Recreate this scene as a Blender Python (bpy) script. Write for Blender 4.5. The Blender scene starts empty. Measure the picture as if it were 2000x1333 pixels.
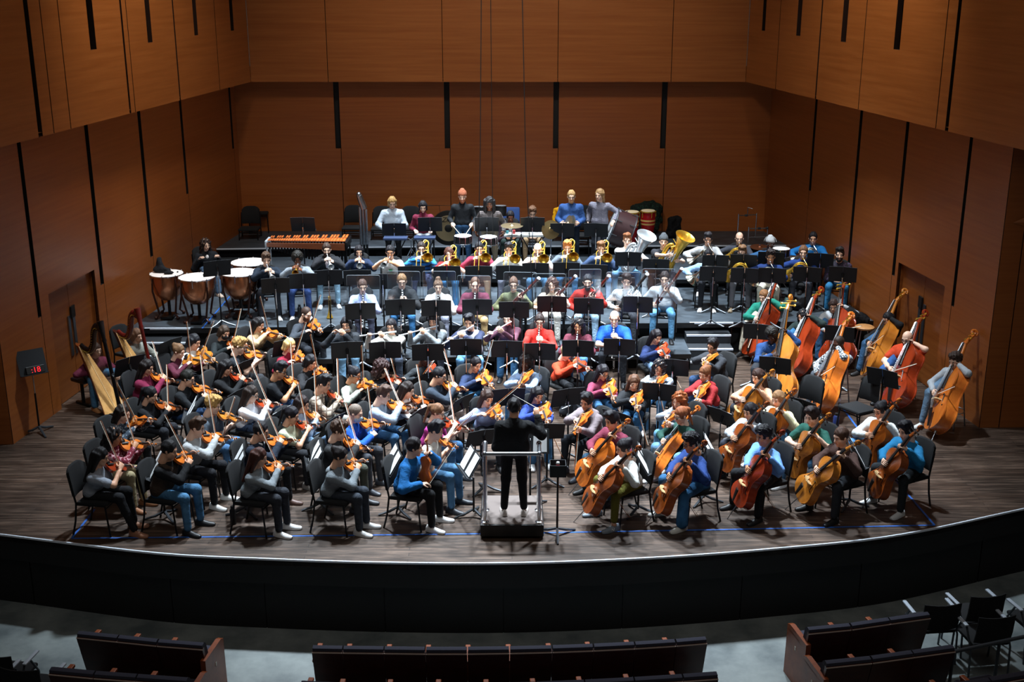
import bpy, bmesh, math, random
import numpy as np
from mathutils import Vector, Matrix

S = bpy.context.scene
COL = S.collection
R = math.radians
random.seed(7)

# ---------------------------------------------------------------- camera, world, lights, exposure
FPX, PITCH, EYE = 2350.0, R(17.4), 7.1
cam_d = bpy.data.cameras.new('camera')
cam = bpy.data.objects.new('camera', cam_d)
COL.objects.link(cam)
cam.location = (0, 0, EYE)
cam.rotation_euler = (R(90) - PITCH, 0, 0)
cam_d.sensor_width = 36
cam_d.lens = FPX / 2000 * 36
cam_d.clip_end = 200
S.camera = cam

W = bpy.data.worlds.new('hall_dark')
S.world = W
W.use_nodes = True
bg = W.node_tree.nodes['Background']
bg.inputs[0].default_value = (1.0, 0.93, 0.86, 1)
bg.inputs[1].default_value = 0.03

S.view_settings.view_transform = 'Standard'
S.view_settings.look = 'None'
S.view_settings.gamma = 1
S.view_settings.use_curve_mapping = False
S.view_settings.exposure = 0.0


def spot(name, loc, aim, energy, size, blend, radius, col):
    d = bpy.data.lights.new(name, 'SPOT')
    d.energy = energy
    d.spot_size = R(size)
    d.spot_blend = blend
    d.shadow_soft_size = radius
    d.color = col
    o = bpy.data.objects.new(name, d)
    COL.objects.link(o)
    o.location = loc
    o.rotation_euler = (Vector(aim) - Vector(loc)).to_track_quat('-Z', 'Y').to_euler()
    return o


COOL = (0.80, 0.91, 1.0)
WARM = (1.0, 0.88, 0.74)
for lx in (-3.4, -1.1, 1.1, 3.4):
    spot('stage_downlight', (lx, 18.7, 11.5), (lx * 0.86, 17.3, 0), 9000, 58, 0.9, 0.28, COOL)
for lx in (-3.2, 0.0, 3.2):
    spot('stage_downlight', (lx, 22.3, 11.5), (lx * 0.9, 21.5, 0.6), 9900, 56, 0.9, 0.28, COOL)
for lx in (-2.2, 0.8):
    spot('stage_downlight', (lx, 25.3, 11.5), (lx * 1.0, 24.6, 0.9), 7800, 46, 0.9, 0.28, COOL)
for lx in (-3.0, 3.0):  # added fill from the front that lifts the players' faces
    spot('front_fill_light', (lx, 11.0, 12.5), (lx * 0.8, 20.0, 0.8), 2600, 50, 1.0, 0.4, COOL)
for lx in (-4.6, 4.6):  # added warm lamps that brighten the walls in place of bounced light
    spot('wall_fill_light', (lx, 20.0, 11.8), (lx * 1.55, 22.5, 5.0), 1700, 66, 1.0, 0.5, WARM)
spot('wall_fill_light', (0, 18.5, 11.8), (0, 28.0, 5.6), 1500, 66, 1.0, 0.5, WARM)

hl = bpy.data.lights.new('audience_fill_light', 'AREA')  # added soft fill over the audience floor, also reaching the faces
hl.energy = 260
hl.shape = 'RECTANGLE'
hl.size, hl.size_y = 14, 5
hl.color = (1.0, 0.95, 0.88)
ho = bpy.data.objects.new('audience_fill_light', hl)
COL.objects.link(ho)
ho.location = (0, 8.5, 12.5)


# ---------------------------------------------------------------- pixels of the photograph to points of the hall
def pray(px, py):
    u, v = (px - 1000) / FPX, (666.5 - py) / FPX
    c, s = math.cos(PITCH), math.sin(PITCH)
    return Vector((u, c + v * s, -s + v * c))


def atz(px, py, z):
    d = pray(px, py)
    return Vector((0, 0, EYE)) + d * ((z - EYE) / d.z)


def aty(px, py, y):
    d = pray(px, py)
    return Vector((0, 0, EYE)) + d * (y / d.y)


def ray_sphere(px, py, c, r, pref):
    """the point of the pixel's ray at distance r from c that lies most in direction pref"""
    o, d = Vector((0, 0, EYE)), pray(px, py).normalized()
    m = o - c
    b, q = m.dot(d), m.dot(m) - r * r
    disc = b * b - q
    if disc <= 0:
        p = o + d * (-b)
        return c + (p - c).normalized() * r
    s = math.sqrt(disc)
    ps = [o + d * (-b - s), o + d * (-b + s)]
    return max(ps, key=lambda p: (p - c).dot(pref))


# ---------------------------------------------------------------- materials
MATS = {}


def lin(h):
    c = [int(h[i:i + 2], 16) / 255 for i in (0, 2, 4)]
    return tuple(x / 12.92 if x < 0.04045 else ((x + 0.055) / 1.055) ** 2.4 for x in c) + (1,)


def newmat(name, h, rough=0.6, metal=0.0, **kw):
    m = bpy.data.materials.new(name)
    m.use_nodes = True
    b = m.node_tree.nodes['Principled BSDF']
    b.inputs['Base Color'].default_value = lin(h)
    b.inputs['Roughness'].default_value = rough
    b.inputs['Metallic'].default_value = metal
    for k, v in kw.items():
        b.inputs[k.replace('_', ' ')].default_value = v
    return m


def plain(name, h, rough=0.6, metal=0.0, **kw):
    k = (name, h, rough, metal)
    if k not in MATS:
        MATS[k] = newmat(name, h, rough, metal, **kw)
    return MATS[k]


def nodes(m):
    nt = m.node_tree
    b = nt.nodes['Principled BSDF']
    def N(t, **kw):
        n = nt.nodes.new(t)
        for k, v in kw.items():
            if k.startswith('i_'):
                n.inputs[k[2:].replace('_', ' ')].default_value = v
            else:
                setattr(n, k, v)
        return n
    return nt, b, N, nt.links.new


def ramp(n, stops):
    e = n.color_ramp.elements
    while len(e) < len(stops):
        e.new(0.5)
    for i, (p, c) in enumerate(stops):
        e[i].position = p
        e[i].color = c


def grain(name, c0, c1, scale, rough=0.4, nscale=3.0, bump=0.0, coat=0.0, lo=0.3, hi=0.7):
    """wood or mottled stuff: two colours mixed by a stretched noise in object space"""
    k = ('grain', name)
    if k in MATS:
        return MATS[k]
    m = MATS[k] = newmat(name, c0, rough)
    nt, b, N, L = nodes(m)
    tc = N('ShaderNodeTexCoord')
    mp = N('ShaderNodeMapping')
    mp.inputs['Scale'].default_value = scale
    no = N('ShaderNodeTexNoise', i_Scale=nscale, i_Detail=5.0, i_Roughness=0.6)
    rp = N('ShaderNodeValToRGB')
    ramp(rp, [(lo, lin(c0)), (hi, lin(c1))])
    L(tc.outputs['Object'], mp.inputs[0])
    L(mp.outputs[0], no.inputs['Vector'])
    L(no.outputs['Fac'], rp.inputs[0])
    L(rp.outputs[0], b.inputs['Base Color'])
    if coat:
        b.inputs['Coat Weight'].default_value = coat
        b.inputs['Coat Roughness'].default_value = 0.15
    if bump:
        bp = N('ShaderNodeBump', i_Strength=bump, i_Distance=0.02)
        L(no.outputs['Fac'], bp.inputs['Height'])
        L(bp.outputs[0], b.inputs['Normal'])
    return m


def cloth(h, pat=''):
    """fabric of one colour with soft creases; pat adds a woven or printed pattern: 'stripe:hex', 'check:hex', 'speck:hex', 'knit:hex'"""
    k = ('cloth', h, pat)
    if k in MATS:
        return MATS[k]
    m = MATS[k] = newmat('fabric_' + h, h, 0.85)
    nt, b, N, L = nodes(m)
    b.inputs['Specular IOR Level'].default_value = 0.25
    tc = N('ShaderNodeTexCoord')
    no = N('ShaderNodeTexNoise', i_Scale=9.0, i_Detail=3.0, i_Distortion=0.8)
    L(tc.outputs['Object'], no.inputs['Vector'])
    bp = N('ShaderNodeBump', i_Strength=0.55, i_Distance=0.035)
    L(no.outputs['Fac'], bp.inputs['Height'])
    L(bp.outputs[0], b.inputs['Normal'])
    if pat:
        kind, h2 = pat.split(':')
        mix = N('ShaderNodeMix', data_type='RGBA')
        mix.inputs[6].default_value = lin(h)
        mix.inputs[7].default_value = lin(h2)
        if kind == 'stripe':
            w = N('ShaderNodeTexWave', bands_direction='Z', i_Scale=3.6)
            L(tc.outputs['Object'], w.inputs['Vector'])
            g = N('ShaderNodeMath', operation='GREATER_THAN')
            g.inputs[1].default_value = 0.62
            L(w.outputs['Fac'], g.inputs[0])
        elif kind in ('check', 'plaid'):
            ws = []
            for dr in 'XYZ':
                w = N('ShaderNodeTexWave', bands_direction=dr, i_Scale=11.0 if kind == 'check' else 4.0)
                L(tc.outputs['Object'], w.inputs['Vector'])
                ws.append(w)
            a = N('ShaderNodeMath', operation='MAXIMUM')
            L(ws[0].outputs['Fac'], a.inputs[0])
            L(ws[2].outputs['Fac'], a.inputs[1])
            g = N('ShaderNodeMath', operation='GREATER_THAN')
            g.inputs[1].default_value = 0.86
            L(a.outputs[0], g.inputs[0])
        elif kind == 'knit':
            w = N('ShaderNodeTexVoronoi', i_Scale=42.0)
            L(tc.outputs['Object'], w.inputs['Vector'])
            g = N('ShaderNodeMath', operation='GREATER_THAN')
            g.inputs[1].default_value = 0.52
            L(w.outputs['Distance'], g.inputs[0])
        else:
            w = N('ShaderNodeTexNoise', i_Scale=26.0, i_Detail=3.0)
            L(tc.outputs['Object'], w.inputs['Vector'])
            g = N('ShaderNodeMath', operation='GREATER_THAN')
            g.inputs[1].default_value = 0.56
            L(w.outputs['Fac'], g.inputs[0])
        L(g.outputs[0], mix.inputs[0])
        L(mix.outputs[2], b.inputs['Base Color'])
    return m


def denim(h):
    k = ('denim', h)
    if k in MATS:
        return MATS[k]
    m = cloth(h)
    nt, b, N, L = nodes(m)
    tc = N('ShaderNodeTexCoord')
    no = N('ShaderNodeTexNoise', i_Scale=5.0, i_Detail=4.0)
    L(tc.outputs['Object'], no.inputs['Vector'])
    rp = N('ShaderNodeValToRGB')
    c = lin(h)
    ramp(rp, [(0.35, tuple(x * 0.55 + 0.004 for x in c[:3]) + (1,)), (0.7, tuple(min(1, x * 1.15 + 0.02) for x in c[:3]) + (1,))])
    L(no.outputs['Fac'], rp.inputs[0])
    L(rp.outputs[0], b.inputs['Base Color'])
    MATS[k] = m
    return m


BLACK = plain('black_paint', '0b0c0d', 0.45)
BLACKM = plain('black_metal', '0d0e10', 0.35, 0.3)
BLKFAB = plain('black_upholstery', '0d0e11', 0.9)
CHROME = plain('chrome', 'd8dde2', 0.18, 1.0)
STEEL = plain('brushed_steel', '9aa0a6', 0.32, 1.0)
BRASS = plain('brass', 'e6b848', 0.27, 0.75)
SILVER = plain('silver_plate', 'e6eaec', 0.27, 0.7)
PAPER = plain('paper', 'eef2f4', 0.8)
EBONY = plain('ebony', '161211', 0.35)
STRING = plain('string_wire', 'b9bcc0', 0.3, 0.8)
HORSE = plain('horse_hair', 'e9e2d0', 0.6)
BOWWD = plain('bow_wood', '8a4a22', 0.35)
GREYM = plain('grey_metal', '4a4f55', 0.4, 0.6)


# ---------------------------------------------------------------- mesh building
def add_obj(name, V, F, mats, parent=None, smooth=True, mi=None, auto=None):
    me = bpy.data.meshes.new(name)
    if isinstance(F, np.ndarray) and F.ndim == 2:
        V = np.asarray(V, np.float32)
        n, k = F.shape
        me.vertices.add(len(V))
        me.vertices.foreach_set('co', V.ravel())
        me.loops.add(n * k)
        me.loops.foreach_set('vertex_index', F.astype(np.int32).ravel())
        me.polygons.add(n)
        me.polygons.foreach_set('loop_start', np.arange(0, n * k, k, dtype=np.int32))
        me.update(calc_edges=True)
    else:
        me.from_pydata([tuple(v) for v in V], [], F)
    for m in (mats if isinstance(mats, (list, tuple)) else [mats]):
        me.materials.append(m)
    n = len(me.polygons)
    if mi is not None:
        me.polygons.foreach_set('material_index', np.asarray(mi, np.int32))
    me.polygons.foreach_set('use_smooth', np.full(n, bool(smooth)))
    if smooth and auto:
        me.set_sharp_from_angle(angle=R(auto))
    me.update()
    o = bpy.data.objects.new(name, me)
    COL.objects.link(o)
    if parent is not None:
        o.parent = parent
    return o


class MB:
    def __init__(s):
        s.V, s.F, s.M, s.m = [], [], [], 0

    def add(s, V, F):
        o = len(s.V)
        s.V += [Vector(v) for v in V]
        s.F += [tuple(i + o for i in f) for f in F]
        s.M += [s.m] * len(F)
        return s

    def loft(s, rings, caps=True, closed=True):
        n = len(rings[0])
        V = [v for r in rings for v in r]
        F = []
        for i in range(len(rings) - 1):
            for j in range(n if closed else n - 1):
                k = (j + 1) % n
                F.append((i * n + j, i * n + k, (i + 1) * n + k, (i + 1) * n + j))
        if caps:
            F.append(tuple(reversed(range(n))))
            F.append(tuple(range((len(rings) - 1) * n, len(rings) * n)))
        return s.add(V, F)

    def tube(s, pts, r, n=8, caps=True, flat=1.0, up=None):
        pts = [Vector(p) for p in pts]
        k = len(pts)
        rr = list(r) if isinstance(r, (list, tuple)) else [r] * k
        ts = [(pts[min(i + 1, k - 1)] - pts[max(i - 1, 0)]).normalized() for i in range(k)]
        u = Vector(up) if up else (Vector((0, 0, 1)) if abs(ts[0].z) < 0.9 else Vector((1, 0, 0)))
        rings = []
        for p, t, q in zip(pts, ts, rr):
            u = (u - t * u.dot(t))
            u = u.normalized() if u.length > 1e-6 else t.orthogonal().normalized()
            w = t.cross(u)
            rings.append([p + u * (q * flat * math.cos(a)) + w * (q * math.sin(a)) for a in (2 * math.pi * j / n for j in range(n))])
        return s.loft(rings, caps)

    def lathe(s, prof, M=None, n=24, caps=True):
        rings = [[Vector((r * math.cos(2 * math.pi * j / n), r * math.sin(2 * math.pi * j / n), z)) for j in range(n)] for r, z in prof]
        if M is not None:
            rings = [[M @ v for v in r] for r in rings]
        return s.loft(rings, caps)

    def box(s, c, d, M=None, bevel=0.0):
        bm = bmesh.new()
        bmesh.ops.create_cube(bm, size=1)
        for v in bm.verts:
            v.co = Vector((v.co.x * d[0], v.co.y * d[1], v.co.z * d[2]))
        if bevel:
            bmesh.ops.bevel(bm, geom=bm.edges[:], offset=bevel, segments=2, affect='EDGES', profile=0.5)
        c = Vector(c)
        V = [(M @ v.co if M is not None else v.co) + c for v in bm.verts]
        bm.verts.index_update()
        F = [tuple(v.index for v in f.verts) for f in bm.faces]
        bm.free()
        return s.add(V, F)

    def prism(s, out, z0, z1, M=None):
        a = [Vector((x, y, z0)) for x, y in out]
        b = [Vector((x, y, z1)) for x, y in out]
        rings = [a, b]
        if M is not None:
            rings = [[M @ v for v in r] for r in rings]
        return s.loft(rings)

    def ball(s, c, r, n=10, k=6, sc=(1, 1, 1)):
        c = Vector(c)
        rings = []
        for i in range(k + 1):
            t = math.pi * i / k
            q = max(math.sin(t), 0.02)
            rings.append([c + Vector((r * sc[0] * q * math.cos(2 * math.pi * j / n), r * sc[1] * q * math.sin(2 * math.pi * j / n), -r * sc[2] * math.cos(t))) for j in range(n)])
        return s.loft(rings)

    def quad(s, a, b, c, d):
        return s.add([a, b, c, d], [(0, 1, 2, 3)])

    def build(s, name, mats, parent=None, smooth=True, auto=40):
        o = add_obj(name, s.V, s.F, mats, parent, smooth, s.M, auto)
        bm = bmesh.new()
        bm.from_mesh(o.data)
        bmesh.ops.recalc_face_normals(bm, faces=bm.faces[:])
        bm.to_mesh(o.data)
        bm.free()
        return o


def tag(o, label, cat, group=None, kind=None):
    if label:
        o['label'] = label
    if cat:
        o['category'] = cat
    if group:
        o['group'] = group
    if kind:
        o['kind'] = kind
    return o


def struct(o):
    o['kind'] = 'structure'
    return o


def empty(name, loc=(0, 0, 0), rz=0.0):
    o = bpy.data.objects.new(name, None)
    COL.objects.link(o)
    o.location = loc
    o.rotation_euler = (0, 0, rz)
    o.empty_display_size = 0.1
    return o


def text_mesh(t, mat):
    """a text object turned into a mesh"""
    n = t.name
    COL.objects.link(t)
    me = bpy.data.meshes.new_from_object(t)
    bpy.data.objects.remove(t)
    me.materials.clear()
    me.materials.append(mat)
    o = bpy.data.objects.new(n, me)
    COL.objects.link(o)
    return o


KIDS = {}


def proto(o):
    """remember a finished thing as the source of copies; it is moved out of the scene until the first use"""
    KIDS[o.name] = [(c, list(c.children)) for c in o.children]
    o['free'] = 1
    return o


def place(o, M, label, cat, group=None):
    """the thing itself the first time, later a copy of it with copies of its parts"""
    if o.get('free'):
        del o['free']
        c = o
    else:
        c = o.copy()
        COL.objects.link(c)
        for ch, gs in KIDS[o.name]:
            d = ch.copy()
            COL.objects.link(d)
            d.parent = c
            for g in gs:
                e = g.copy()
                COL.objects.link(e)
                e.parent = d
    c.matrix_world = M
    for k in ('label', 'category', 'group'):
        if k in c:
            del c[k]
    return tag(c, label, cat, group)


def frame(o, x, z):
    """matrix at o with local X along x and local Z as near z as it can be"""
    x = Vector(x).normalized()
    z = Vector(z)
    z = (z - x * z.dot(x)).normalized()
    y = z.cross(x)
    return Matrix(((x.x, y.x, z.x, o[0]), (x.y, y.y, z.y, o[1]), (x.z, y.z, z.z, o[2]), (0, 0, 0, 1)))


def spline(pts, n):
    """n points on a Catmull-Rom curve through pts"""
    P = [Vector(p) for p in pts]
    P = [P[0] * 2 - P[1]] + P + [P[-1] * 2 - P[-2]]
    out = []
    for i in range(n):
        t = i / (n - 1) * (len(P) - 3)
        k = min(int(t), len(P) - 4)
        u = t - k
        a, b, c, d = P[k:k + 4]
        out.append(0.5 * ((2 * b) + (c - a) * u + (2 * a - 5 * b + 4 * c - d) * u * u + (3 * b - a - 3 * c + d) * u ** 3))
    return out


# ---------------------------------------------------------------- smooth solids from round cones (for bodies, clothes, hair)
def field(prims, h, pad=0.06, k=0.04, cut=None, noise=None):
    """signed distance grid of a smooth union. prims: (a, b, ra, rb) round cone or (c, (rx, ry, rz)) ellipsoid"""
    los, his = [], []
    for p in prims:
        if len(p) == 4:
            a, b, r = np.array(p[0]), np.array(p[1]), max(p[2], p[3])
            los.append(np.minimum(a, b) - r)
            his.append(np.maximum(a, b) + r)
        else:
            c, r = np.array(p[0]), np.array(p[1])
            los.append(c - r)
            his.append(c + r)
    lo = np.min(los, 0) - pad
    hi = np.max(his, 0) + pad
    n = np.maximum(np.ceil((hi - lo) / h).astype(int) + 1, 4)
    F = np.full(n, 1.0, np.float32)
    ax = [(lo[i] + h * np.arange(n[i])).astype(np.float32) for i in range(3)]
    mg = k + 0.05
    for p, l, u in zip(prims, los, his):
        i0 = np.maximum(((l - mg - lo) / h).astype(int), 0)
        i1 = np.minimum(((u + mg - lo) / h).astype(int) + 2, n)
        sl = tuple(slice(i0[i], i1[i]) for i in range(3))
        X = ax[0][sl[0]][:, None, None]
        Y = ax[1][sl[1]][None, :, None]
        Z = ax[2][sl[2]][None, None, :]
        if len(p) == 4:
            a, b = np.array(p[0]), np.array(p[1])
            d = b - a
            q = max(float(d @ d), 1e-9)
            t = np.clip(((X - a[0]) * d[0] + (Y - a[1]) * d[1] + (Z - a[2]) * d[2]) / q, 0, 1)
            D = np.sqrt((X - a[0] - t * d[0]) ** 2 + (Y - a[1] - t * d[1]) ** 2 + (Z - a[2] - t * d[2]) ** 2) - (p[2] + (p[3] - p[2]) * t)
        else:
            c, r = p
            D = (np.sqrt(((X - c[0]) / r[0]) ** 2 + ((Y - c[1]) / r[1]) ** 2 + ((Z - c[2]) / r[2]) ** 2) - 1) * min(r)
        A = F[sl]
        hh = np.clip(0.5 + 0.5 * (A - D) / k, 0, 1)
        F[sl] = A + (D - A) * hh - k * hh * (1 - hh)
    if cut or noise:
        X, Y, Z = np.meshgrid(ax[0], ax[1], ax[2], indexing='ij')
        if noise:
            F = F + noise(X, Y, Z)
        for c in cut or ():
            F = np.maximum(F, c(X, Y, Z))
    return F, lo, h


CORN = np.array([[i, j, k] for i in (0, 1) for j in (0, 1) for k in (0, 1)])
EDG = [(0, 1), (2, 3), (4, 5), (6, 7), (0, 2), (1, 3), (4, 6), (5, 7), (0, 4), (1, 5), (2, 6), (3, 7)]


def surfnet(F, lo, h):
    """vertices and quads of the zero surface of F"""
    F = F.copy()
    for s in (0, -1):
        F[s] = np.maximum(F[s], h)
        F[:, s] = np.maximum(F[:, s], h)
        F[:, :, s] = np.maximum(F[:, :, s], h)
    I = F < 0
    n = np.array(F.shape) - 1
    cnt = np.zeros(n, np.int8)
    for c in CORN:
        cnt += I[c[0]:c[0] + n[0], c[1]:c[1] + n[1], c[2]:c[2] + n[2]]
    act = np.argwhere((cnt > 0) & (cnt < 8))
    idx = np.full(n, -1, np.int32)
    idx[tuple(act.T)] = np.arange(len(act))
    cv = np.stack([F[tuple((act + c).T)] for c in CORN], 1)
    acc = np.zeros((len(act), 3))
    num = np.zeros(len(act))
    for a, b in EDG:
        fa, fb = cv[:, a], cv[:, b]
        m = (fa < 0) != (fb < 0)
        t = np.where(m, fa / np.where(m, fa - fb, 1), 0)
        acc += m[:, None] * (CORN[a] + t[:, None] * (CORN[b] - CORN[a]))
        num += m
    V = lo + (act + acc / num[:, None]) * h
    Q = []
    for ax in range(3):
        sl0 = [slice(None)] * 3
        sl1 = [slice(None)] * 3
        sl0[ax], sl1[ax] = slice(0, -1), slice(1, None)
        A, B = I[tuple(sl0)], I[tuple(sl1)]
        e = np.argwhere(A != B)
        o1, o2 = (ax + 1) % 3, (ax + 2) % 3
        e = e[(e[:, o1] > 0) & (e[:, o2] > 0) & (e[:, o1] < F.shape[o1] - 1) & (e[:, o2] < F.shape[o2] - 1)]
        d1, d2 = np.zeros(3, int), np.zeros(3, int)
        d1[o1], d2[o2] = 1, 1
        q = np.stack([idx[tuple((e - d1 - d2).T)], idx[tuple((e - d2).T)], idx[tuple(e.T)], idx[tuple((e - d1).T)]], 1)
        flip = ~A[tuple(e.T)]
        q[flip] = q[flip][:, ::-1]
        Q.append(q)
    Q = np.concatenate(Q)
    return V, Q[(Q >= 0).all(1)]


def solid(prims, h, **kw):
    return surfnet(*field(prims, h, **kw))
# ================================================================ THE HALL
ZM, ZL, ZT, ZB = 0.64, 0.32, 0.82, 1.04          # heights of the platforms above the stage floor
ZUP = 4.57                                        # underside of the upper walls
ZA = -1.03                                        # floor of the audience

WALLW = grain('maple_panelling', '8b4a1d', 'a05c2a', (0.25, 0.25, 9.0), 0.38, 2.2, lo=0.25, hi=0.75)
WALLU = grain('maple_panelling_above', '955423', 'ae6b35', (0.3, 0.3, 8.0), 0.36, 2.0, lo=0.25, hi=0.75)
WALLD = plain('recess_shaded_wood', '1e0d06', 0.5)  # wood darkened, with the shade of slits and seams in its colour
SLOTB = plain('slot_black', '050506', 0.6)


def plank_mat():
    m = newmat('worn_stage_planks', '4a3a30', 0.42)
    nt, b, N, L = nodes(m)
    tc = N('ShaderNodeTexCoord')
    br = N('ShaderNodeTexBrick', i_Scale=1.0)
    br.inputs['Color1'].default_value = lin('54443a')
    br.inputs['Color2'].default_value = lin('403026')
    br.inputs['Mortar'].default_value = lin('2a211c')
    br.inputs['Mortar Size'].default_value = 0.004
    br.inputs['Brick Width'].default_value = 2.6
    br.inputs['Row Height'].default_value = 0.083
    L(tc.outputs['Object'], br.inputs['Vector'])
    mp = N('ShaderNodeMapping')
    mp.inputs['Scale'].default_value = (0.7, 7.0, 1)
    no = N('ShaderNodeTexNoise', i_Scale=2.6, i_Detail=6.0, i_Roughness=0.65)
    L(tc.outputs['Object'], mp.inputs[0])
    L(mp.outputs[0], no.inputs['Vector'])
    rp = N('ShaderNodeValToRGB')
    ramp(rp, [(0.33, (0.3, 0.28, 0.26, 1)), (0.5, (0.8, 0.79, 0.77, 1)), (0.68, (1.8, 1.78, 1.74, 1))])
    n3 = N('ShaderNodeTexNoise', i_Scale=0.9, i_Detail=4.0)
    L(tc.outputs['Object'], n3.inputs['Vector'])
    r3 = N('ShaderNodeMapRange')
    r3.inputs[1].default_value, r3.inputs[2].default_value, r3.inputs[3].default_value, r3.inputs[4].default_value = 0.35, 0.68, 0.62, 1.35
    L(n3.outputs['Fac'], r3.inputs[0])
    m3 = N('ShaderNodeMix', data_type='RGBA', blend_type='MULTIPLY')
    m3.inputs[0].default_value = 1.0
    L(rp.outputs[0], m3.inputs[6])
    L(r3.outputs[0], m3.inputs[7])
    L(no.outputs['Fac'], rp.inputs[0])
    mx = N('ShaderNodeMix', data_type='RGBA', blend_type='MULTIPLY')
    mx.inputs[0].default_value = 1.0
    L(br.outputs['Color'], mx.inputs[6])
    L(m3.outputs[2], mx.inputs[7])
    L(mx.outputs[2], b.inputs['Base Color'])
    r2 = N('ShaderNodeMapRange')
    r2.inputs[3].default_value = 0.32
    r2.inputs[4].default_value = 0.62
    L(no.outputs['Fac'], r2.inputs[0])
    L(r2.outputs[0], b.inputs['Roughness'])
    bp = N('ShaderNodeBump', i_Strength=0.25, i_Distance=0.01)
    L(br.outputs['Fac'], bp.inputs['Height'])
    bp.invert = True
    L(bp.outputs[0], b.inputs['Normal'])
    return m


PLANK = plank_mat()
LINO = grain('scuffed_black_platform_top', '2b3137', '444d55', (0.8, 1.6, 1.0), 0.5, 3.0, bump=0.05)
CONC = grain('blotched_concrete', '4f5759', '767d7c', (1, 1, 1), 0.55, 1.6, lo=0.35, hi=0.65)
PITB = plain('pit_black', '070708', 0.7)
NOSE = plain('white_nosing', 'd3dce8', 0.5)
TAPE = plain('blue_tape', '1a56a8', 0.6)

# stage floor with its curved front
EDGE = [atz(px, py, 0) for px, py in ((0, 1043), (300, 1079), (500, 1090), (750, 1098), (1000, 1099), (1250, 1090), (1500, 1072), (1750, 1045), (2000, 993))]
ed = spline([(EDGE[0] * 2 - EDGE[1]) + Vector((-1.0, 0.5, 0)), (EDGE[0] * 2 - EDGE[1])] + EDGE + [EDGE[-1] * 2 - EDGE[-2], (EDGE[-1] * 2 - EDGE[-2]) + Vector((1.4, 1.1, 0))], 90)
mb = MB()
far = [Vector((12.5, 29.5, 0)), Vector((-12.5, 29.5, 0))]
top = [Vector((p.x, p.y, 0)) for p in ed] + far
bot = [v + Vector((0, 0, -0.1)) for v in top]
mb.loft([bot, top])
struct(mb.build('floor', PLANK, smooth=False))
mb = MB()
mb.loft([[Vector((p.x, p.y - d, z)) for p in ed] for d, z in ((0.0, 0.004), (0.022, 0.004), (0.026, -0.018), (0.0, -0.03))], caps=False, closed=False)
struct(mb.build('trim_1', NOSE, smooth=False))
mb = MB()
mb.loft([[Vector((p.x, p.y - d, z)) for p in ed] for d, z in ((0.0, -0.035), (0.0, -0.36), (-0.06, -0.36))], caps=False, closed=False)
f1 = struct(mb.build('wall_pit', PITB, smooth=False))
for i in range(2, len(ed) - 8, 7):
    seg = ed[i:i + 8]
    a, b = seg[0].lerp(seg[1], 0.03), seg[-1].lerp(seg[-2], 0.03)
    seg = [a] + list(seg[1:-1]) + [b]
    m2 = MB()
    m2.loft([[Vector((p.x, p.y + 0.06, z)) for p in seg] for z in (-0.37, ZA)], caps=False, closed=False)
    m2.build('wall_panel', PITB, f1, smooth=False)
mb = MB()
mb.loft([[Vector((p.x, p.y + 0.075, z)) for p in ed] for z in (-0.36, ZA)], caps=False, closed=False)
mb.build('wall_backing', SLOTB, f1, smooth=False)
mb = MB()
mb.box((0, 9.5, ZA - 0.05), (26, 13.5, 0.1))
struct(mb.build('floor_audience', CONC, smooth=False))
mb = MB()
mb.box((2.0, 11.0, ZA + 0.001), (1.1, 0.02, 0.004))


# walls: panels between seams on a vertical plane from A to B (plan), with slots cut into panel edges, slits from above and door openings
class Wall:
    def __init__(s, name, A, B, inward):
        s.A, s.B = Vector((A[0], A[1], 0)), Vector((B[0], B[1], 0))
        s.t = (s.B - s.A).normalized()
        s.len = (s.B - s.A).length
        n = Vector((-s.t.y, s.t.x, 0))
        s.n = n if n.dot(Vector((inward[0], inward[1], 0))) > 0 else -n
        s.name = name

    def pix(s, px, py):
        d = pray(px, py)
        o = Vector((0, 0, EYE))
        k = (s.A - o).dot(s.n) / d.dot(s.n)
        p = o + d * k
        return (p - s.A).dot(s.t), p.z

    def at(s, u, z, off=0.0):
        p = s.A + s.t * u + s.n * off
        return Vector((p.x, p.y, z))

    def panels(s, seams, z0, z1, mat, slots=(), slits=(), doors=(), thick=0.06, back=None, gap=0.014):
        """seams: list of u. slots: (u, z, w) notch on the left of seam u above z. slits: (u0, u1, z). doors: (u0, u1, z)"""
        m = MB()
        m.quad(s.at(seams[0], z0, -thick - 0.06), s.at(seams[-1], z0, -thick - 0.06), s.at(seams[-1], z1, -thick - 0.06), s.at(seams[0], z1, -thick - 0.06))
        root = struct(m.build(s.name, back or SLOTB, smooth=False))
        for u0, u1 in zip(seams[:-1], seams[1:]):
            a, b = u0 + gap / 2, u1 - gap / 2
            o = [(a, z0)]
            for d0, d1, dz in doors:
                if a < d0 and d1 < b:
                    o += [(d0, z0), (d0, dz), (d1, dz), (d1, z0)]
            o.append((b, z0))
            for su, sz, sw in slots:
                if abs(su - u1) < 0.02:
                    o += [(b, sz), (b - sw, sz), (b - sw, z1)]
                    break
            else:
                o.append((b, z1))
            for l0, l1, lz in sorted(slits, reverse=True):
                if a < l0 and l1 < b:
                    o += [(l1, z1), (l1, lz), (l0, lz), (l0, z1)]
            o.append((a, z1))
            m = MB()
            m.loft([[s.at(u, z, 0) for u, z in o], [s.at(u, z, -thick) for u, z in o]])
            m.M = [1] * len(o) + [0, 1]  # edges and back coloured dark so the gaps read as shaded
            m.build('wall_panel', [mat, back or SLOTB], root, smooth=False)
        return root


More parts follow.
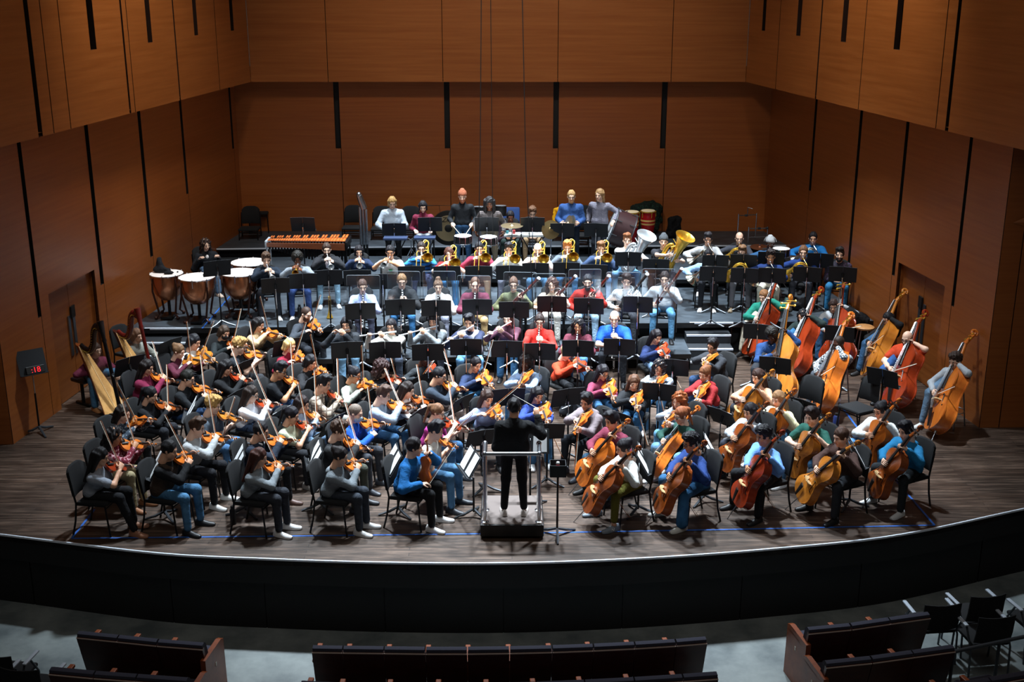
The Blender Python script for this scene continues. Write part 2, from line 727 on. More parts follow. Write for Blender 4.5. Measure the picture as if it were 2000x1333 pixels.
# lower walls
LW = Wall('wall_left', (-7.72, 17.3), (-6.38, 28.1), (1, 0))
RW = Wall('wall_right', (7.49, 18.0), (5.98, 28.1), (-1, 0))
BW = Wall('wall_back', (-6.5, 28.1), (6.1, 28.1), (0, -1))
sl = []
us = [0.0]
for px, py, w in ((81, 618, 0.10), (203, 554, 0.12), (299, 500, 0.12), (368, 378, 0.10), (457, 290, 0.10)):
    u, z = LW.pix(px, py)
    us.append(u)
    sl.append((u, z, w))
us = sorted(us + [LW.len])
dl0, dz = LW.pix(94, 575)
dl1, dz1 = LW.pix(184, 527)
LDZ = (dz + dz1) / 2
LW.panels(us, 0, ZUP + 0.3, WALLW, sl, doors=[(dl0, dl1, LDZ)])
sl = []
us = [0.0]
for px, py, w in ((1858, 597, 0.08), (1742, 537, 0.10), (1655, 522, 0.10), (1580, 372, 0.10), (1491, 288, 0.10)):
    u, z = RW.pix(px, py)
    us.append(u)
    sl.append((u, z, w))
us = sorted(us + [RW.len])
dr0, dz = RW.pix(1846, 557)
dr1, dz1 = RW.pix(1755, 515)
RDZ = (dz + dz1) / 2
RW.panels(us, 0, ZUP + 0.3, WALLW, sl, doors=[(dr0, dr1, RDZ)])
sl = []
us = [0.0]
for px in (661, 874, 1085, 1294):
    u, z = BW.pix(px, 290)
    us.append(u + 0.06)
    sl.append((u + 0.06, z, 0.115))
us.append(BW.len)
BW.panels(us, 0, ZUP + 0.3, WALLW, sl)

# double doors in their recesses
DOORW = grain('door_veneer', '7d4218', '945626', (0.3, 0.3, 7.0), 0.4, 2.0)
for i, (w, a, b, z) in enumerate(((LW, dl0, dl1, LDZ), (RW, dr0, dr1, RDZ))):
    m = MB()
    for u in (a, b):
        m.quad(w.at(u, 0, 0), w.at(u, 0, -0.16), w.at(u, z, -0.16), w.at(u, z, 0))
    m.quad(w.at(a, z, 0), w.at(b, z, 0), w.at(b, z, -0.16), w.at(a, z, -0.16))
    root = struct(m.build('door_%d' % (i + 1), DOORW, smooth=False))
    mid = (a + b) / 2
    for u0, u1 in ((a, mid - 0.006), (mid + 0.006, b)):
        m = MB()
        m.loft([[w.at(u0, 0.01, -0.1), w.at(u1, 0.01, -0.1), w.at(u1, z - 0.01, -0.1), w.at(u0, z - 0.01, -0.1)],
                [w.at(u0, 0.01, -0.15), w.at(u1, 0.01, -0.15), w.at(u1, z - 0.01, -0.15), w.at(u0, z - 0.01, -0.15)]])
        m.build('door_leaf', DOORW, root, smooth=False)
    u, zz = w.pix(*((151, 609), (1789, 591))[i])
    m = MB()
    m.box(w.at(u, zz, -0.085), (0.03, 0.17, 0.2))
    m.build('door_window', SLOTB, root, smooth=False)
    u, zz = w.pix(*((147, 667), (1795, 645))[i])
    for du in (-0.08, 0.08):
        m = MB()
        m.box(w.at(mid + du, 1.05, -0.09), (0.02, 0.1, 0.7))
        m.build('push_plate', STEEL if i == 0 else GREYM, root, smooth=False)

# upper walls, hung half a step further in, and the soffit below them
LU = Wall('wall_left_upper', (-8.75, 8.5), (-5.88, 27.6), (1, 0))
RU = Wall('wall_right_upper', (8.99, 8.5), (5.26, 27.6), (-1, 0))
BU = Wall('wall_back_upper', (-5.88, 27.6), (5.26, 27.6), (0, -1))
us = [0.0] + [LU.pix(*p)[0] for p in ((80, 240), (106, 262), (139, 253), (256, 222), (265, 221), (353, 197), (428, 150))] + [LU.len]
sl = [(us[1], ZUP, 0.10), (us[4], ZUP, 0.04), (us[6], ZUP, 0.03)]
st = []
for x0, x1, y in ((177, 189, 97), (289, 298, 83), (380, 387, 69), (451, 457, 60)):
    a, z = LU.pix(x0, y)
    b, z2 = LU.pix(x1, y)
    st.append((a, b, (z + z2) / 2))
LU.panels(us, ZUP, 10.5, WALLU, sl, st, back=WALLD, thick=0.1, gap=0.024)
us = sorted([0.0] + [RU.pix(*p)[0] for p in ((1846, 258), (1827, 254), (1676, 214), (1592, 193), (1518, 120))] + [RU.len])
sl = [(us[1], ZUP, 0.07), (us[4], ZUP, 0.03)]
st = []
for x0, x1, y in ((1488, 1494, 60), (1555, 1563, 70), (1642, 1652, 82), (1745, 1757, 97)):
    a, z = RU.pix(x0, y)
    b, z2 = RU.pix(x1, y)
    st.append((min(a, b), max(a, b), (z + z2) / 2))
RU.panels(us, ZUP, 10.5, WALLU, sl, st, back=WALLD, thick=0.1, gap=0.024)
us = [0.0] + [BU.pix(px, 90)[0] for px in (638, 864, 1090, 1313)] + [BU.len]
BU.panels(us, ZUP, 10.5, WALLU, back=WALLD, thick=0.1)
mb = MB()
zs = ZUP + 0.06
mb.quad(Vector((-8.75, 8.5, zs)), Vector((-5.88, 27.6, zs)), Vector((-6.6, 28.2, zs)), Vector((-9.6, 8.5, zs)))
mb.quad(Vector((8.99, 8.5, zs)), Vector((5.26, 27.6, zs)), Vector((6.3, 28.2, zs)), Vector((9.9, 8.5, zs)))
mb.quad(Vector((-5.88, 27.6, zs)), Vector((5.26, 27.6, zs)), Vector((6.3, 28.3, zs)), Vector((-6.6, 28.3, zs)))
struct(mb.build('ceiling_soffit', WALLU, smooth=False))

# the walls turn outwards at the front of the stage
LF = Wall('wall_front_left', (-10.5, 17.2), (-7.72, 17.3), (0, -1))
LF.panels([0, LF.len - 0.42, LF.len], 0, ZUP + 0.3, WALLW, back=WALLD)
RF = Wall('wall_front_right', (7.49, 18.0), (10.5, 18.08), (0, -1))
u1, z1 = RF.pix(1942, 583)
RF.panels([0, 0.32, RF.len], 0, ZUP + 0.3, WALLW, back=WALLD)
mb = MB()
a, b = RF.at(0.12, 3.35, 0.02), RF.at(2.6, 2.55, 0.02)
c, d = RF.at(2.6, 3.5, 0.7), RF.at(0.5, 3.5, 0.02)
e = RF.at(2.6, 4.5, 0.02)
mb.add([a, b, c, e], [(0, 1, 2), (0, 2, 3), (0, 3, 1), (1, 3, 2)])
struct(mb.build('wall_canopy', WALLU, smooth=False))

# platforms
def platform(name, out, z, thick=0.10, under_shade=0.14, nose=()):
    m = MB()
    m.m = 0
    n = len(out)
    V = [Vector((x, y, z)) for x, y in out] + [Vector((x, y, z - thick)) for x, y in out]
    m.add(V, [tuple(range(n))])
    m.m = 1
    m.add(V, [tuple(range(2 * n - 1, n - 1, -1))] + [(i, (i + 1) % n, n + (i + 1) % n, n + i) for i in range(n)])
    o = m.build(name, [LINO, plain('platform_edge', '0d0e10', 0.4)], smooth=False)
    struct(o)
    c = Vector((sum(p[0] for p in out) / n, sum(p[1] for p in out) / n))
    m = MB()
    ins = [(x, y + (under_shade if y < c.y else -0.02)) for x, y in out]
    m.loft([[Vector((x, y, z - thick)) for x, y in ins], [Vector((x, y, 0.0)) for x, y in ins]], caps=False)
    m.build('under_shade', plain('under_shade_black', '060607', 0.9), o, smooth=False)  # black sheet standing in for the shade under the open platform
    return o


mfl, mfr = atz(300, 642, ZM), atz(1432, 630, ZM)
MY = lambda x: mfl.y + (mfr.y - mfl.y) * (x - mfl.x) / (mfr.x - mfl.x)
pm = platform('stage_riser_middle', [(-7.12, MY(-7.12)), (6.86, MY(6.86)), (6.5, 24.45), (-6.75, 24.55)], ZM)
TY, BY = 24.32, 26.6
pt = platform('stage_riser_upper', [(-6.75, 24.5), (4.2, TY), (6.48, TY), (6.15, 26.8), (-6.55, 26.3)], ZT, 0.08)
pb = platform('stage_riser_back', [(-6.6, 26.25), (-2.0, 26.5), (6.2, BY), (5.98, 28.08), (-6.4, 28.08)], ZB, 0.06)
m = MB()
m.loft([[Vector((x, y, z)) for x, y in ((-6.6, 26.25), (-2.0, 26.5), (6.2, BY))] for z in (ZB + 0.003, ZB - 0.028)], caps=False, closed=False)
for v in m.V:
    v.y -= 0.006
m.build('nosing', NOSE, pb, smooth=False)
lfl, lfr, lbr = atz(618, 702, ZL), atz(1350, 692, ZL), atz(1327, 647, ZL)
pl = platform('stage_riser_front', [(lfl.x, lfl.y), (lfr.x, lfr.y), (lfr.x, MY(0) + 0.35), (lfl.x, MY(0) + 0.3)], ZL, 0.09, 0.2)
m = MB()
for x in (lfr.x - 0.06, lfl.x + 0.1):
    m.tube([(x, lfr.y + 0.1, 0), (x, lfr.y + 0.1, ZL - 0.08)], 0.025)
m.build('leg', STEEL, pl)
m = MB()
for px in (1436, 1515, 1580):
    x = atz(px, 640, ZM).x
    m.tube([(x, MY(x) + 0.08, 0), (x, MY(x) + 0.08, ZM - 0.09)], 0.025)
m.build('leg', BLACKM, pm)

def nosing(parent, x0, x1, y, z):
    m = MB()
    m.box(((x0 + x1) / 2, y - 0.002, z - 0.01), (x1 - x0, 0.012, 0.03))
    m.box(((x0 + x1) / 2, y + 0.016, z + 0.002), (x1 - x0, 0.035, 0.004))
    m.build('nosing', NOSE, parent, smooth=False)


for nm, rows in (('stair_right', ((1347, 1432, 630), (1341, 1428, 655), (1345, 1432, 682), (1348, 1435, 707))), ('stair_left', ((282, 371, 642), (268, 366, 670), (266, 366, 696), (270, 366, 724)))):
    root = None
    for i, (xa, xb, y) in enumerate(rows):
        z = ZM - 0.16 * i
        p, q = atz(xa, y, z), atz(xb, y, z)
        x0, x1 = (p.x, q.x)
        if i == 0:
            nosing(pm, x0, x1, MY((x0 + x1) / 2) - 0.004, z)
            yb = MY((x0 + x1) / 2)
            continue
        m = MB()
        m.box(((x0 + x1) / 2, (p.y + yb) / 2 + 0.1, z / 2), (x1 - x0, yb - p.y + 0.2, z))
        o = m.build(nm if root is None else 'step', [plain('step_black', '1d2126', 0.6)], root, smooth=False)
        if root is None:
            root = struct(o)
        nosing(root, x0, x1, p.y, z)

# blue tape marks on the floor
def tape(pts, z, label):
    m = MB()
    w = 0.015
    P = [Vector((p[0], p[1], z + 0.006)) for p in pts]
    for a, b in zip(P[:-1], P[1:]):
        n = Vector((-(b - a).y, (b - a).x, 0)).normalized() * w
        m.quad(a - n, b - n, b + n, a + n)
    return tag(m.build('floor_tape', TAPE, smooth=False), label, 'tape', 'blue tape marks on the stage')


tape([atz(*p, 0) for p in ((140, 1053), (600, 1048), (1000, 1043), (1400, 1036), (1825, 1027))], 0, 'long blue tape line along the stage front before the first chairs')
tape([atz(*p, 0) for p in ((140, 1053), (185, 996))], 0, 'short blue tape line slanting behind the front corner chair, by the harp side')
tape([atz(*p, 0) for p in ((1825, 1027), (1757, 948), (1640, 790))], 0, 'blue tape line slanting past the cello chairs up to the basses')
tape([atz(*p, ZM) for p in ((395, 642), (452, 576))], ZM, 'blue tape line on the dark riser under the kettledrum music stand')
# ================================================================ FURNITURE AND INSTRUMENTS (one of each kind, copied later)
def make_chair():
    r = empty('orchestra_chair')
    m = MB()
    m.box((0.02, 0, 0.455), (0.43, 0.45, 0.055), Matrix.Rotation(R(-2), 3, 'Y'), 0.022)
    m.build('seat', BLKFAB, r)
    m = MB()
    rings = []
    for t in (-1, -0.93, -0.8, -0.5, 0, 0.5, 0.8, 0.93, 1):
        bow = 0.03 * (1 - t * t)
        ring = []
        for z, q in ((0.52, 0), (0.54, 1), (0.72, 1), (0.9 - 0.06 * abs(t) ** 5, 1), (0.92 - 0.07 * abs(t) ** 5, 0)):
            lean = -0.225 - (z - 0.5) * 0.16 - bow
            ring.append(Vector((lean + (0.02 if q else 0.006), t * (0.205 - 0.012 * (1 - q)), z)))
        for z, q in ((0.92 - 0.07 * abs(t) ** 5, 0), (0.9 - 0.06 * abs(t) ** 5, 1), (0.72, 1), (0.54, 1), (0.52, 0)):
            lean = -0.225 - (z - 0.5) * 0.16 - bow
            ring.append(Vector((lean - (0.02 if q else 0.006), t * (0.205 - 0.012 * (1 - q)), z)))
        rings.append(ring)
    m.loft(rings)
    m.build('backrest', BLKFAB, r, auto=60)
    for s in (-1, 1):
        m = MB()
        m.tube([(0.19, 0.205 * s, 0.43), (0.215, 0.215 * s, 0.2), (0.235, 0.22 * s, 0)], 0.0125, 8)
        m.build('leg', BLACKM, r)
        m = MB()
        m.tube([(-0.265, 0.215 * s, 0.78), (-0.2, 0.22 * s, 0.45), (-0.235, 0.22 * s, 0.2), (-0.285, 0.225 * s, 0)], 0.0135, 8)
        m.build('leg', BLACKM, r)
    m = MB()
    for s in (-1, 1):
        m.tube([(-0.2, 0.218 * s, 0.43), (0.19, 0.21 * s, 0.43)], 0.011, 6)
    m.tube([(-0.2, -0.22, 0.43), (-0.2, 0.22, 0.43)], 0.011, 6)
    m.tube([(0.2, -0.21, 0.4), (0.2, 0.21, 0.4)], 0.011, 6)
    m.build('seat_frame', BLACKM, r)
    return proto(r)


def make_stool():
    r = empty('bass_stool')
    m = MB()
    m.lathe([(0.0, 0.735), (0.15, 0.735), (0.17, 0.75), (0.175, 0.775), (0.15, 0.79), (0.0, 0.79)], n=20)
    m.build('seat', grain('stool_seat_wood', '9a6a3c', 'b98450', (3, 3, 3), 0.5), r)
    for a in (45, 135, 225, 315):
        c, s = math.cos(R(a)), math.sin(R(a))
        m = MB()
        m.tube([(0.12 * c, 0.12 * s, 0.74), (0.22 * c, 0.22 * s, 0)], 0.012, 8)
        m.build('leg', STEEL, r)
    m = MB()
    pts = [(0.19 * math.cos(2 * math.pi * i / 20), 0.19 * math.sin(2 * math.pi * i / 20), 0.26) for i in range(21)]
    m.tube(pts, 0.008, 6)
    m.build('foot_ring', STEEL, r)
    return proto(r)


DESKM = plain('stand_black', '161a1f', 0.75)


def make_stand(h=0.98, tilt=22, name='music_stand'):
    """origin on the floor under the pole; the desk faces +X (towards its player)"""
    r = empty(name)
    M = Matrix.Rotation(R(-tilt), 3, 'Y')
    m = MB()
    for s in (-1, 1):
        m.box(M @ Vector((0, 0.127 * s, 0)) + Vector((0.0, 0, h)), (0.008, 0.25, 0.33), M @ Matrix.Rotation(R(4 * s), 3, 'Z'), 0.003)
    m.box(M @ Vector((0.03, 0, -0.166)) + Vector((0, 0, h)), (0.07, 0.5, 0.008), M)
    m.box(M @ Vector((0.064, 0, -0.158)) + Vector((0, 0, h)), (0.006, 0.5, 0.022), M)
    m.build('desk', DESKM, r, smooth=False)
    m = MB()
    m.tube([(-0.045, 0, 0.52), (-0.045, 0, h - 0.03)], 0.009, 8)
    m.build('upper_pole', CHROME, r)
    m = MB()
    m.tube([(-0.045, 0, 0.06), (-0.045, 0, 0.56)], 0.0145, 8)
    m.tube([(-0.045, 0, h - 0.06), (-0.01, 0, h + 0.02)], 0.022, 8)
    m.build('pole', BLACKM, r)
    m = MB()
    for a in (0, 120, 240):
        c, s = math.cos(R(a)), math.sin(R(a))
        m.tube([(-0.045 + 0.01 * c, 0.01 * s, 0.1), (-0.045 + 0.12 * c, 0.12 * s, 0.05), (-0.045 + 0.27 * c, 0.27 * s, 0.012)], [0.018, 0.02, 0.014], 6)
    m.build('base', GREYM, r)
    return proto(r)


# ---- violin family. origin at the tail end of the body, X towards the scroll, Z out of the top plate
def fiddle_outline(pts, L, n=26):
    xs = [p[0] * L for p in pts]
    c = spline([(p[0] * L, p[1] * L, 0) for p in pts], n)
    return [(max(0, p.x), max(p.y, 0.0008 * L)) for p in c]


FID = [(0.0, 0.03), (0.012, 0.13), (0.07, 0.235), (0.17, 0.288), (0.27, 0.265), (0.345, 0.215), (0.375, 0.205), (0.44, 0.165), (0.53, 0.152), (0.62, 0.168), (0.665, 0.195), (0.70, 0.2), (0.78, 0.232), (0.88, 0.215), (0.955, 0.135), (0.99, 0.06), (1.0, 0.03)]
BAS = [(0.0, 0.03), (0.012, 0.13), (0.06, 0.235), (0.16, 0.30), (0.27, 0.285), (0.345, 0.24), (0.375, 0.222), (0.44, 0.18), (0.53, 0.162), (0.62, 0.178), (0.67, 0.2), (0.70, 0.203), (0.77, 0.215), (0.86, 0.18), (0.93, 0.12), (0.975, 0.065), (1.0, 0.045)]


def wood(name, a, b, e):
    return grain(name, a, b, (1.0, 5.0, 5.0), 0.26, 3.0 * e, coat=0.55, lo=0.25, hi=0.75)


def make_fiddle(name, L, out, rib, neck, head, tone, arch, pin=0.0, chin=True):
    """L body length, rib depth of the sides, neck = free neck, head = pegbox and scroll"""
    wd = wood('varnish_' + tone[0], tone[1], tone[2], 0.35 / L)
    half = fiddle_outline(out, L)
    loop = [(x, y) for x, y in half] + [(x, -y) for x, y in reversed(half)]
    n = len(loop)
    def ring(sc, z, ov=0.0):
        r = []
        for x, y in loop:
            cx = 0.5 * L
            k = sc
            r.append(Vector((cx + (x - cx) * (1 - (1 - k) * 0.85) + (ov if x > cx else -ov) * 0.5, y * k + (ov if y > 0 else -ov), z)))
        return r
    m = MB()
    ov = 0.010 * L
    t = 0.012 * L
    m.loft([ring(0.02, -rib - arch * 0.8), ring(0.5, -rib - arch * 0.65), ring(0.86, -rib - arch * 0.12), ring(1, -rib - t * 0.4, ov), ring(1, -rib + t, ov), ring(1, -rib + t), ring(1, -t), ring(1, -t, ov), ring(1, t * 0.4, ov), ring(0.86, arch * 0.2), ring(0.5, arch * 0.9), ring(0.02, arch)])
    body = m.build(name, wd, auto=38)
    # neck and scroll
    m = MB()
    x0, x1 = L * 0.985, L + neck
    w = 0.035 * L
    zn = arch * 0.55 + 0.01 * L
    m.tube([(x0 - 0.02 * L, 0, -rib * 0.55), (x0 + 0.03 * L, 0, zn - 0.045 * L), (x1, 0, zn - 0.03 * L)], [w * 1.35, w, w * 0.85], 10)
    hx = x1 + head
    m.tube([(x1 - 0.01 * L, 0, zn - 0.025 * L), (x1 + head * 0.35, 0, zn - 0.06 * L), (x1 + head * 0.7, 0, zn - 0.10 * L)], [w * 0.95, w * 0.85, w * 0.6], 8)
    sr = head * 0.2
    c = Vector((x1 + head * 0.80, 0, zn - 0.10 * L + sr * 0.3))
    pts = [c + Vector((sr * (1 - i / 16) * math.cos(-2.2 + i * 0.7), 0, sr * (1 - i / 16) * math.sin(-2.2 + i * 0.7))) for i in range(13)]
    m.tube(pts, [w * 0.62] * 8 + [w * 0.72, w * 0.8, w * 0.85, w * 0.9, w * 0.9], 8)
    nko = m.build('neck', wd, body)
    m = MB()
    fb0 = L * 0.62
    m.tube([(fb0, 0, zn + arch * 0.75), (x1, 0, zn - 0.004 * L)], [w * 1.15, w * 0.75], 8, flat=0.42, up=(0, 0, 1))
    m.build('fingerboard', EBONY, body)
    bx = L * 0.42
    bh = arch + 0.085 * L
    m = MB()
    bw = 0.11 * L
    m.prism([(-bw, arch * 0.7), (-bw * 0.85, bh * 0.8), (-bw * 0.4, bh), (bw * 0.4, bh), (bw * 0.85, bh * 0.8), (bw, arch * 0.7), (bw * 0.5, arch * 0.8), (0, bh * 0.7), (-bw * 0.5, arch * 0.8)], -0.008 * L, 0.008 * L, Matrix(((0, 0, 1, bx), (1, 0, 0, 0), (0, 1, 0, 0), (0, 0, 0, 1))))
    m.build('bridge', plain('bridge_maple', 'd8b480', 0.5), body, smooth=False)
    m = MB()
    m.tube([(0.02 * L, 0, arch * 0.5 + 0.02 * L), (bx * 0.66, 0, bh * 0.72)], [0.03 * L, 0.055 * L], 8, flat=0.3, up=(0, 0, 1))
    m.build('tailpiece', EBONY, body)
    for s in (-1, 1):
        m = MB()
        P = [(bx + 0.09 * L, s * 0.085 * L, 0), (bx + 0.105 * L, s * 0.10 * L, 0), (bx + 0.07 * L, s * 0.118 * L, 0), (bx, s * 0.132 * L, 0), (bx - 0.07 * L, s * 0.15 * L, 0), (bx - 0.10 * L, s * 0.172 * L, 0), (bx - 0.085 * L, s * 0.185 * L, 0)]
        m.tube([Vector((p.x, p.y, arch * (1.02 - abs(p.y) / (0.30 * L) * 0.62))) for p in spline(P, 12)], [0.011 * L] + [0.007 * L] * 10 + [0.011 * L], 5)
        m.build('f_hole', EBONY, body)
    m = MB()
    for s in (-1.5, -0.5, 0.5, 1.5):
        m.tube([(bx * 0.64, s * 0.018 * L, bh * 0.74), (bx, s * 0.03 * L, bh * 1.0), (x1, s * 0.013 * L, zn + 0.014 * L)], 0.0022 * L, 4)
    m.build('strings', STRING, body)
    for i in range(4):
        s = -1 if i % 2 else 1
        px = x1 + head * (0.12 + 0.14 * i)
        m = MB()
        pl = 0.10 * L
        m.tube([(px, -s * 0.03 * L, zn - 0.04 * L), (px, s * pl, zn - 0.04 * L), (px, s * pl * 1.05, zn - 0.04 * L)], [0.010 * L, 0.010 * L, 0.012 * L], 6)
        m.ball((px, s * pl * 1.15, zn - 0.04 * L), 0.022 * L, 8, 5, (1, 1, 0.4))
        m.build('tuning_peg', EBONY if L < 0.9 else BRASS, nko)
    if chin:
        m = MB()
        m.ball((0.10 * L, 0.14 * L, arch + 0.02 * L), 0.12 * L, 12, 6, (0.85, 1, 0.22))
        m.build('chin_rest', EBONY, body)
    if pin:
        m = MB()
        m.tube([(0.01, 0, -rib * 0.5), (-0.03 * L, 0, -rib * 0.5), (-0.035 * L, 0, -rib * 0.5), (-pin, 0, -rib * 0.5)], [0.022 * L, 0.018 * L, 0.007, 0.005], 8)
        m.build('endpin', STEEL, body)
    return proto(body)


TONES = {'o': ('orange', 'b2521a', 'dc7c2c'), 'r': ('red', '78240f', 'a33a18'), 'y': ('golden', 'ae621c', 'cc8230'), 'b': ('brown', '7c3614', 'a4541f')}
FIDDLES = {}


def fiddle(kind, tone):
    k = (kind, tone)
    if k not in FIDDLES:
        T = TONES[tone]
        if kind == 'vn':
            f = make_fiddle('violin', 0.356, FID, 0.032, 0.132, 0.112, T, 0.017)
        elif kind == 'va':
            f = make_fiddle('viola', 0.41, FID, 0.038, 0.15, 0.125, T, 0.02)
        elif kind == 'vc':
            f = make_fiddle('cello', 0.755, FID, 0.12, 0.28, 0.2, T, 0.035, 0.36, False)
        else:
            f = make_fiddle('double_bass', 1.10, BAS, 0.2, 0.42, 0.29, T, 0.045, 0.2, False)
        FIDDLES[k] = f
    return FIDDLES[k]


def make_bow(name, L, th):
    m = MB()
    m.tube([(0, 0, 0), (L * 0.3, 0, -th * 0.5), (L * 0.6, 0, -th), (L * 0.97, 0, -th * 0.2)], [0.0052, 0.005, 0.0045, 0.004], 6)
    m.tube([(L * 0.97, 0, -th * 0.2), (L, 0, -0.022)], [0.005, 0.003], 6)
    b = m.build(name, BOWWD)
    m = MB()
    m.box((L * 0.53, 0, -0.022), (L * 0.92, 0.011, 0.0025))
    m.build('bow_hair', HORSE, b, smooth=False)
    m = MB()
    m.box((L * 0.07, 0, -0.012), (0.045, 0.011, 0.022))
    m.build('frog', EBONY, b, smooth=False)
    return proto(b)


# ---- winds. origin at the mouthpiece, X along the tube
def make_flute():
    m = MB()
    m.tube([(-0.09, 0, 0), (0.58, 0, 0)], 0.0135, 10)
    f = m.build('flute', SILVER)
    m = MB()
    m.ball((0, 0, 0.009), 0.016, 10, 5, (1.2, 0.9, 0.5))
    m.build('lip_plate', SILVER, f)
    m = MB()
    for i in range(14):
        m.lathe([(0, 0.012), (0.009, 0.012), (0.009, 0.017), (0, 0.017)], Matrix.Translation((0.2 + i * 0.026, 0.0, 0)), 8)
    m.tube([(0.19, 0.012, 0.008), (0.56, 0.012, 0.008)], 0.003, 5)
    m.build('keys', STEEL, f)
    return proto(f)


GREN = plain('blackwood', '17130f', 0.3)


def make_reed(name, L, r, bell, mat):
    m = MB()
    m.tube([(0.03, 0, 0), (0.06, 0, 0), (0.09, 0, 0), (L * 0.88, 0, 0), (L * 0.95, 0, 0), (L, 0, 0)], [r * 0.6, r * 0.9, r, r, r * 1.25, bell], 12)
    o = m.build(name, mat)
    m = MB()
    m.tube([(0, 0, 0), (0.05, 0, 0)], [0.003, 0.007], 8)
    m.build('mouthpiece', plain('reed_cane', 'd8c69a', 0.6) if bell < 0.025 else EBONY, o)
    m = MB()
    for i in range(11):
        x = L * (0.18 + 0.062 * i)
        m.lathe([(0, r), (0.011, r), (0.011, r + 0.006), (0, r + 0.006)], Matrix.Translation((x, 0, 0)), 8)
    m.tube([(L * 0.15, r * 0.9, r * 0.6), (L * 0.86, r * 0.9, r * 0.6)], 0.0035, 5)
    m.tube([(L * 0.3, -r * 0.9, r * 0.6), (L * 0.8, -r * 0.9, r * 0.6)], 0.0035, 5)
    m.build('keys', SILVER, o)
    m = MB()
    for x in (0.1, 0.46, 0.86):
        m.tube([(L * x, 0, 0), (L * x + 0.012, 0, 0)], r * 1.18, 12)
    m.build('rings', SILVER, o)
    return proto(o)


def make_bassoon(tone='r'):
    """origin at the boot, X towards the bell"""
    wd = wood('bassoon_' + tone, *(('5a160c', '7c2413') if tone == 'r' else ('1b1614', '2a211d')), 1.0)
    m = MB()
    m.tube([(0, 0, 0), (0.04, 0, 0), (0.42, 0, 0)], [0.03, 0.038, 0.036], 12, flat=0.7)
    m.tube([(0.40, 0.02, 0), (0.46, 0.022, 0), (0.95, 0.022, 0), (1.05, 0.022, 0), (1.22, 0.022, 0), (1.31, 0.022, 0)], [0.02, 0.022, 0.022, 0.03, 0.024, 0.03], 12)
    m.tube([(0.40, -0.025, 0), (0.86, -0.025, 0)], [0.016, 0.013], 10)
    o = m.build('bassoon', wd)
    m = MB()
    m.tube([(1.31, 0.022, 0), (1.335, 0.022, 0)], [0.031, 0.031], 14)
    m.build('bell_ring', PAPER, o)
    m = MB()
    m.tube([(0.0, 0, 0), (0.06, 0, 0)], 0.041, 12, flat=0.72)
    for x in (0.44, 0.98):
        m.tube([(x, 0.02, 0), (x + 0.018, 0.02, 0)], 0.026, 12)
    for i in range(9):
        m.lathe([(0, 0.03), (0.014, 0.03), (0.014, 0.036), (0, 0.036)], Matrix.Translation((0.1 + i * 0.085, 0.0, 0)), 8)
    m.tube([(0.08, -0.03, 0.03), (0.8, -0.03, 0.026)], 0.004, 5)
    m.build('keys', SILVER, o)
    return proto(o)


def bell_prof(L, r0, r1, k=6):
    return [(L * i / k, r0 + (r1 - r0) * (i / k) ** 3.2) for i in range(k + 1)]


def flare(m, o, d, P, n=20, inner=0.55):
    """bell: outside along the profile, over a rolled lip and back inside"""
    o, d = Vector(o), Vector(d).normalized()
    u = d.orthogonal().normalized()
    w = d.cross(u)
    k = P[-1]
    Q = list(P) + [(k[0] + 0.003, k[1] + 0.001), (k[0] + 0.001, k[1] - 0.004)]
    Q += [(x, max(r - 0.004, 0.002)) for x, r in reversed(P[int(len(P) * (1 - inner)):-1])]
    rings = [[o + d * x + u * (r * math.cos(2 * math.pi * j / n)) + w * (r * math.sin(2 * math.pi * j / n)) for j in range(n)] for x, r in Q]
    m.loft(rings, caps=False)


def make_trumpet(mat):
    m = MB()
    m.tube([(0.06, 0, 0), (0.36, 0, 0)], 0.0065, 8)
    m.tube(spline([(0.36, 0, 0), (0.41, 0, -0.03), (0.38, 0, -0.065), (0.2, 0, -0.065), (0.1, 0, -0.065)], 14), 0.0065, 8)
    m.tube(spline([(0.26, -0.02, -0.05), (0.12, -0.02, -0.03), (0.09, -0.02, 0.0), (0.14, -0.02, 0.01)], 10), 0.0065, 8)
    P = bell_prof(0.36, 0.008, 0.062, 9)
    flare(m, (0.14, -0.015, 0.01), (1, 0, 0), P, 16)
    o = m.build('trumpet', mat, auto=70)
    m = MB()
    m.tube([(0, 0, 0), (0.012, 0, 0), (0.04, 0, 0), (0.09, 0, 0)], [0.013, 0.012, 0.006, 0.006], 10)
    m.build('mouthpiece', SILVER, o)
    for i in range(3):
        m = MB()
        m.tube([(0.22 + 0.026 * i, -0.008, -0.085), (0.22 + 0.026 * i, -0.008, 0.035)], 0.0105, 10)
        m.tube([(0.22 + 0.026 * i, -0.008, 0.035), (0.22 + 0.026 * i, -0.008, 0.062)], 0.004, 6)
        m.build('valve', mat, o)
    return proto(o)


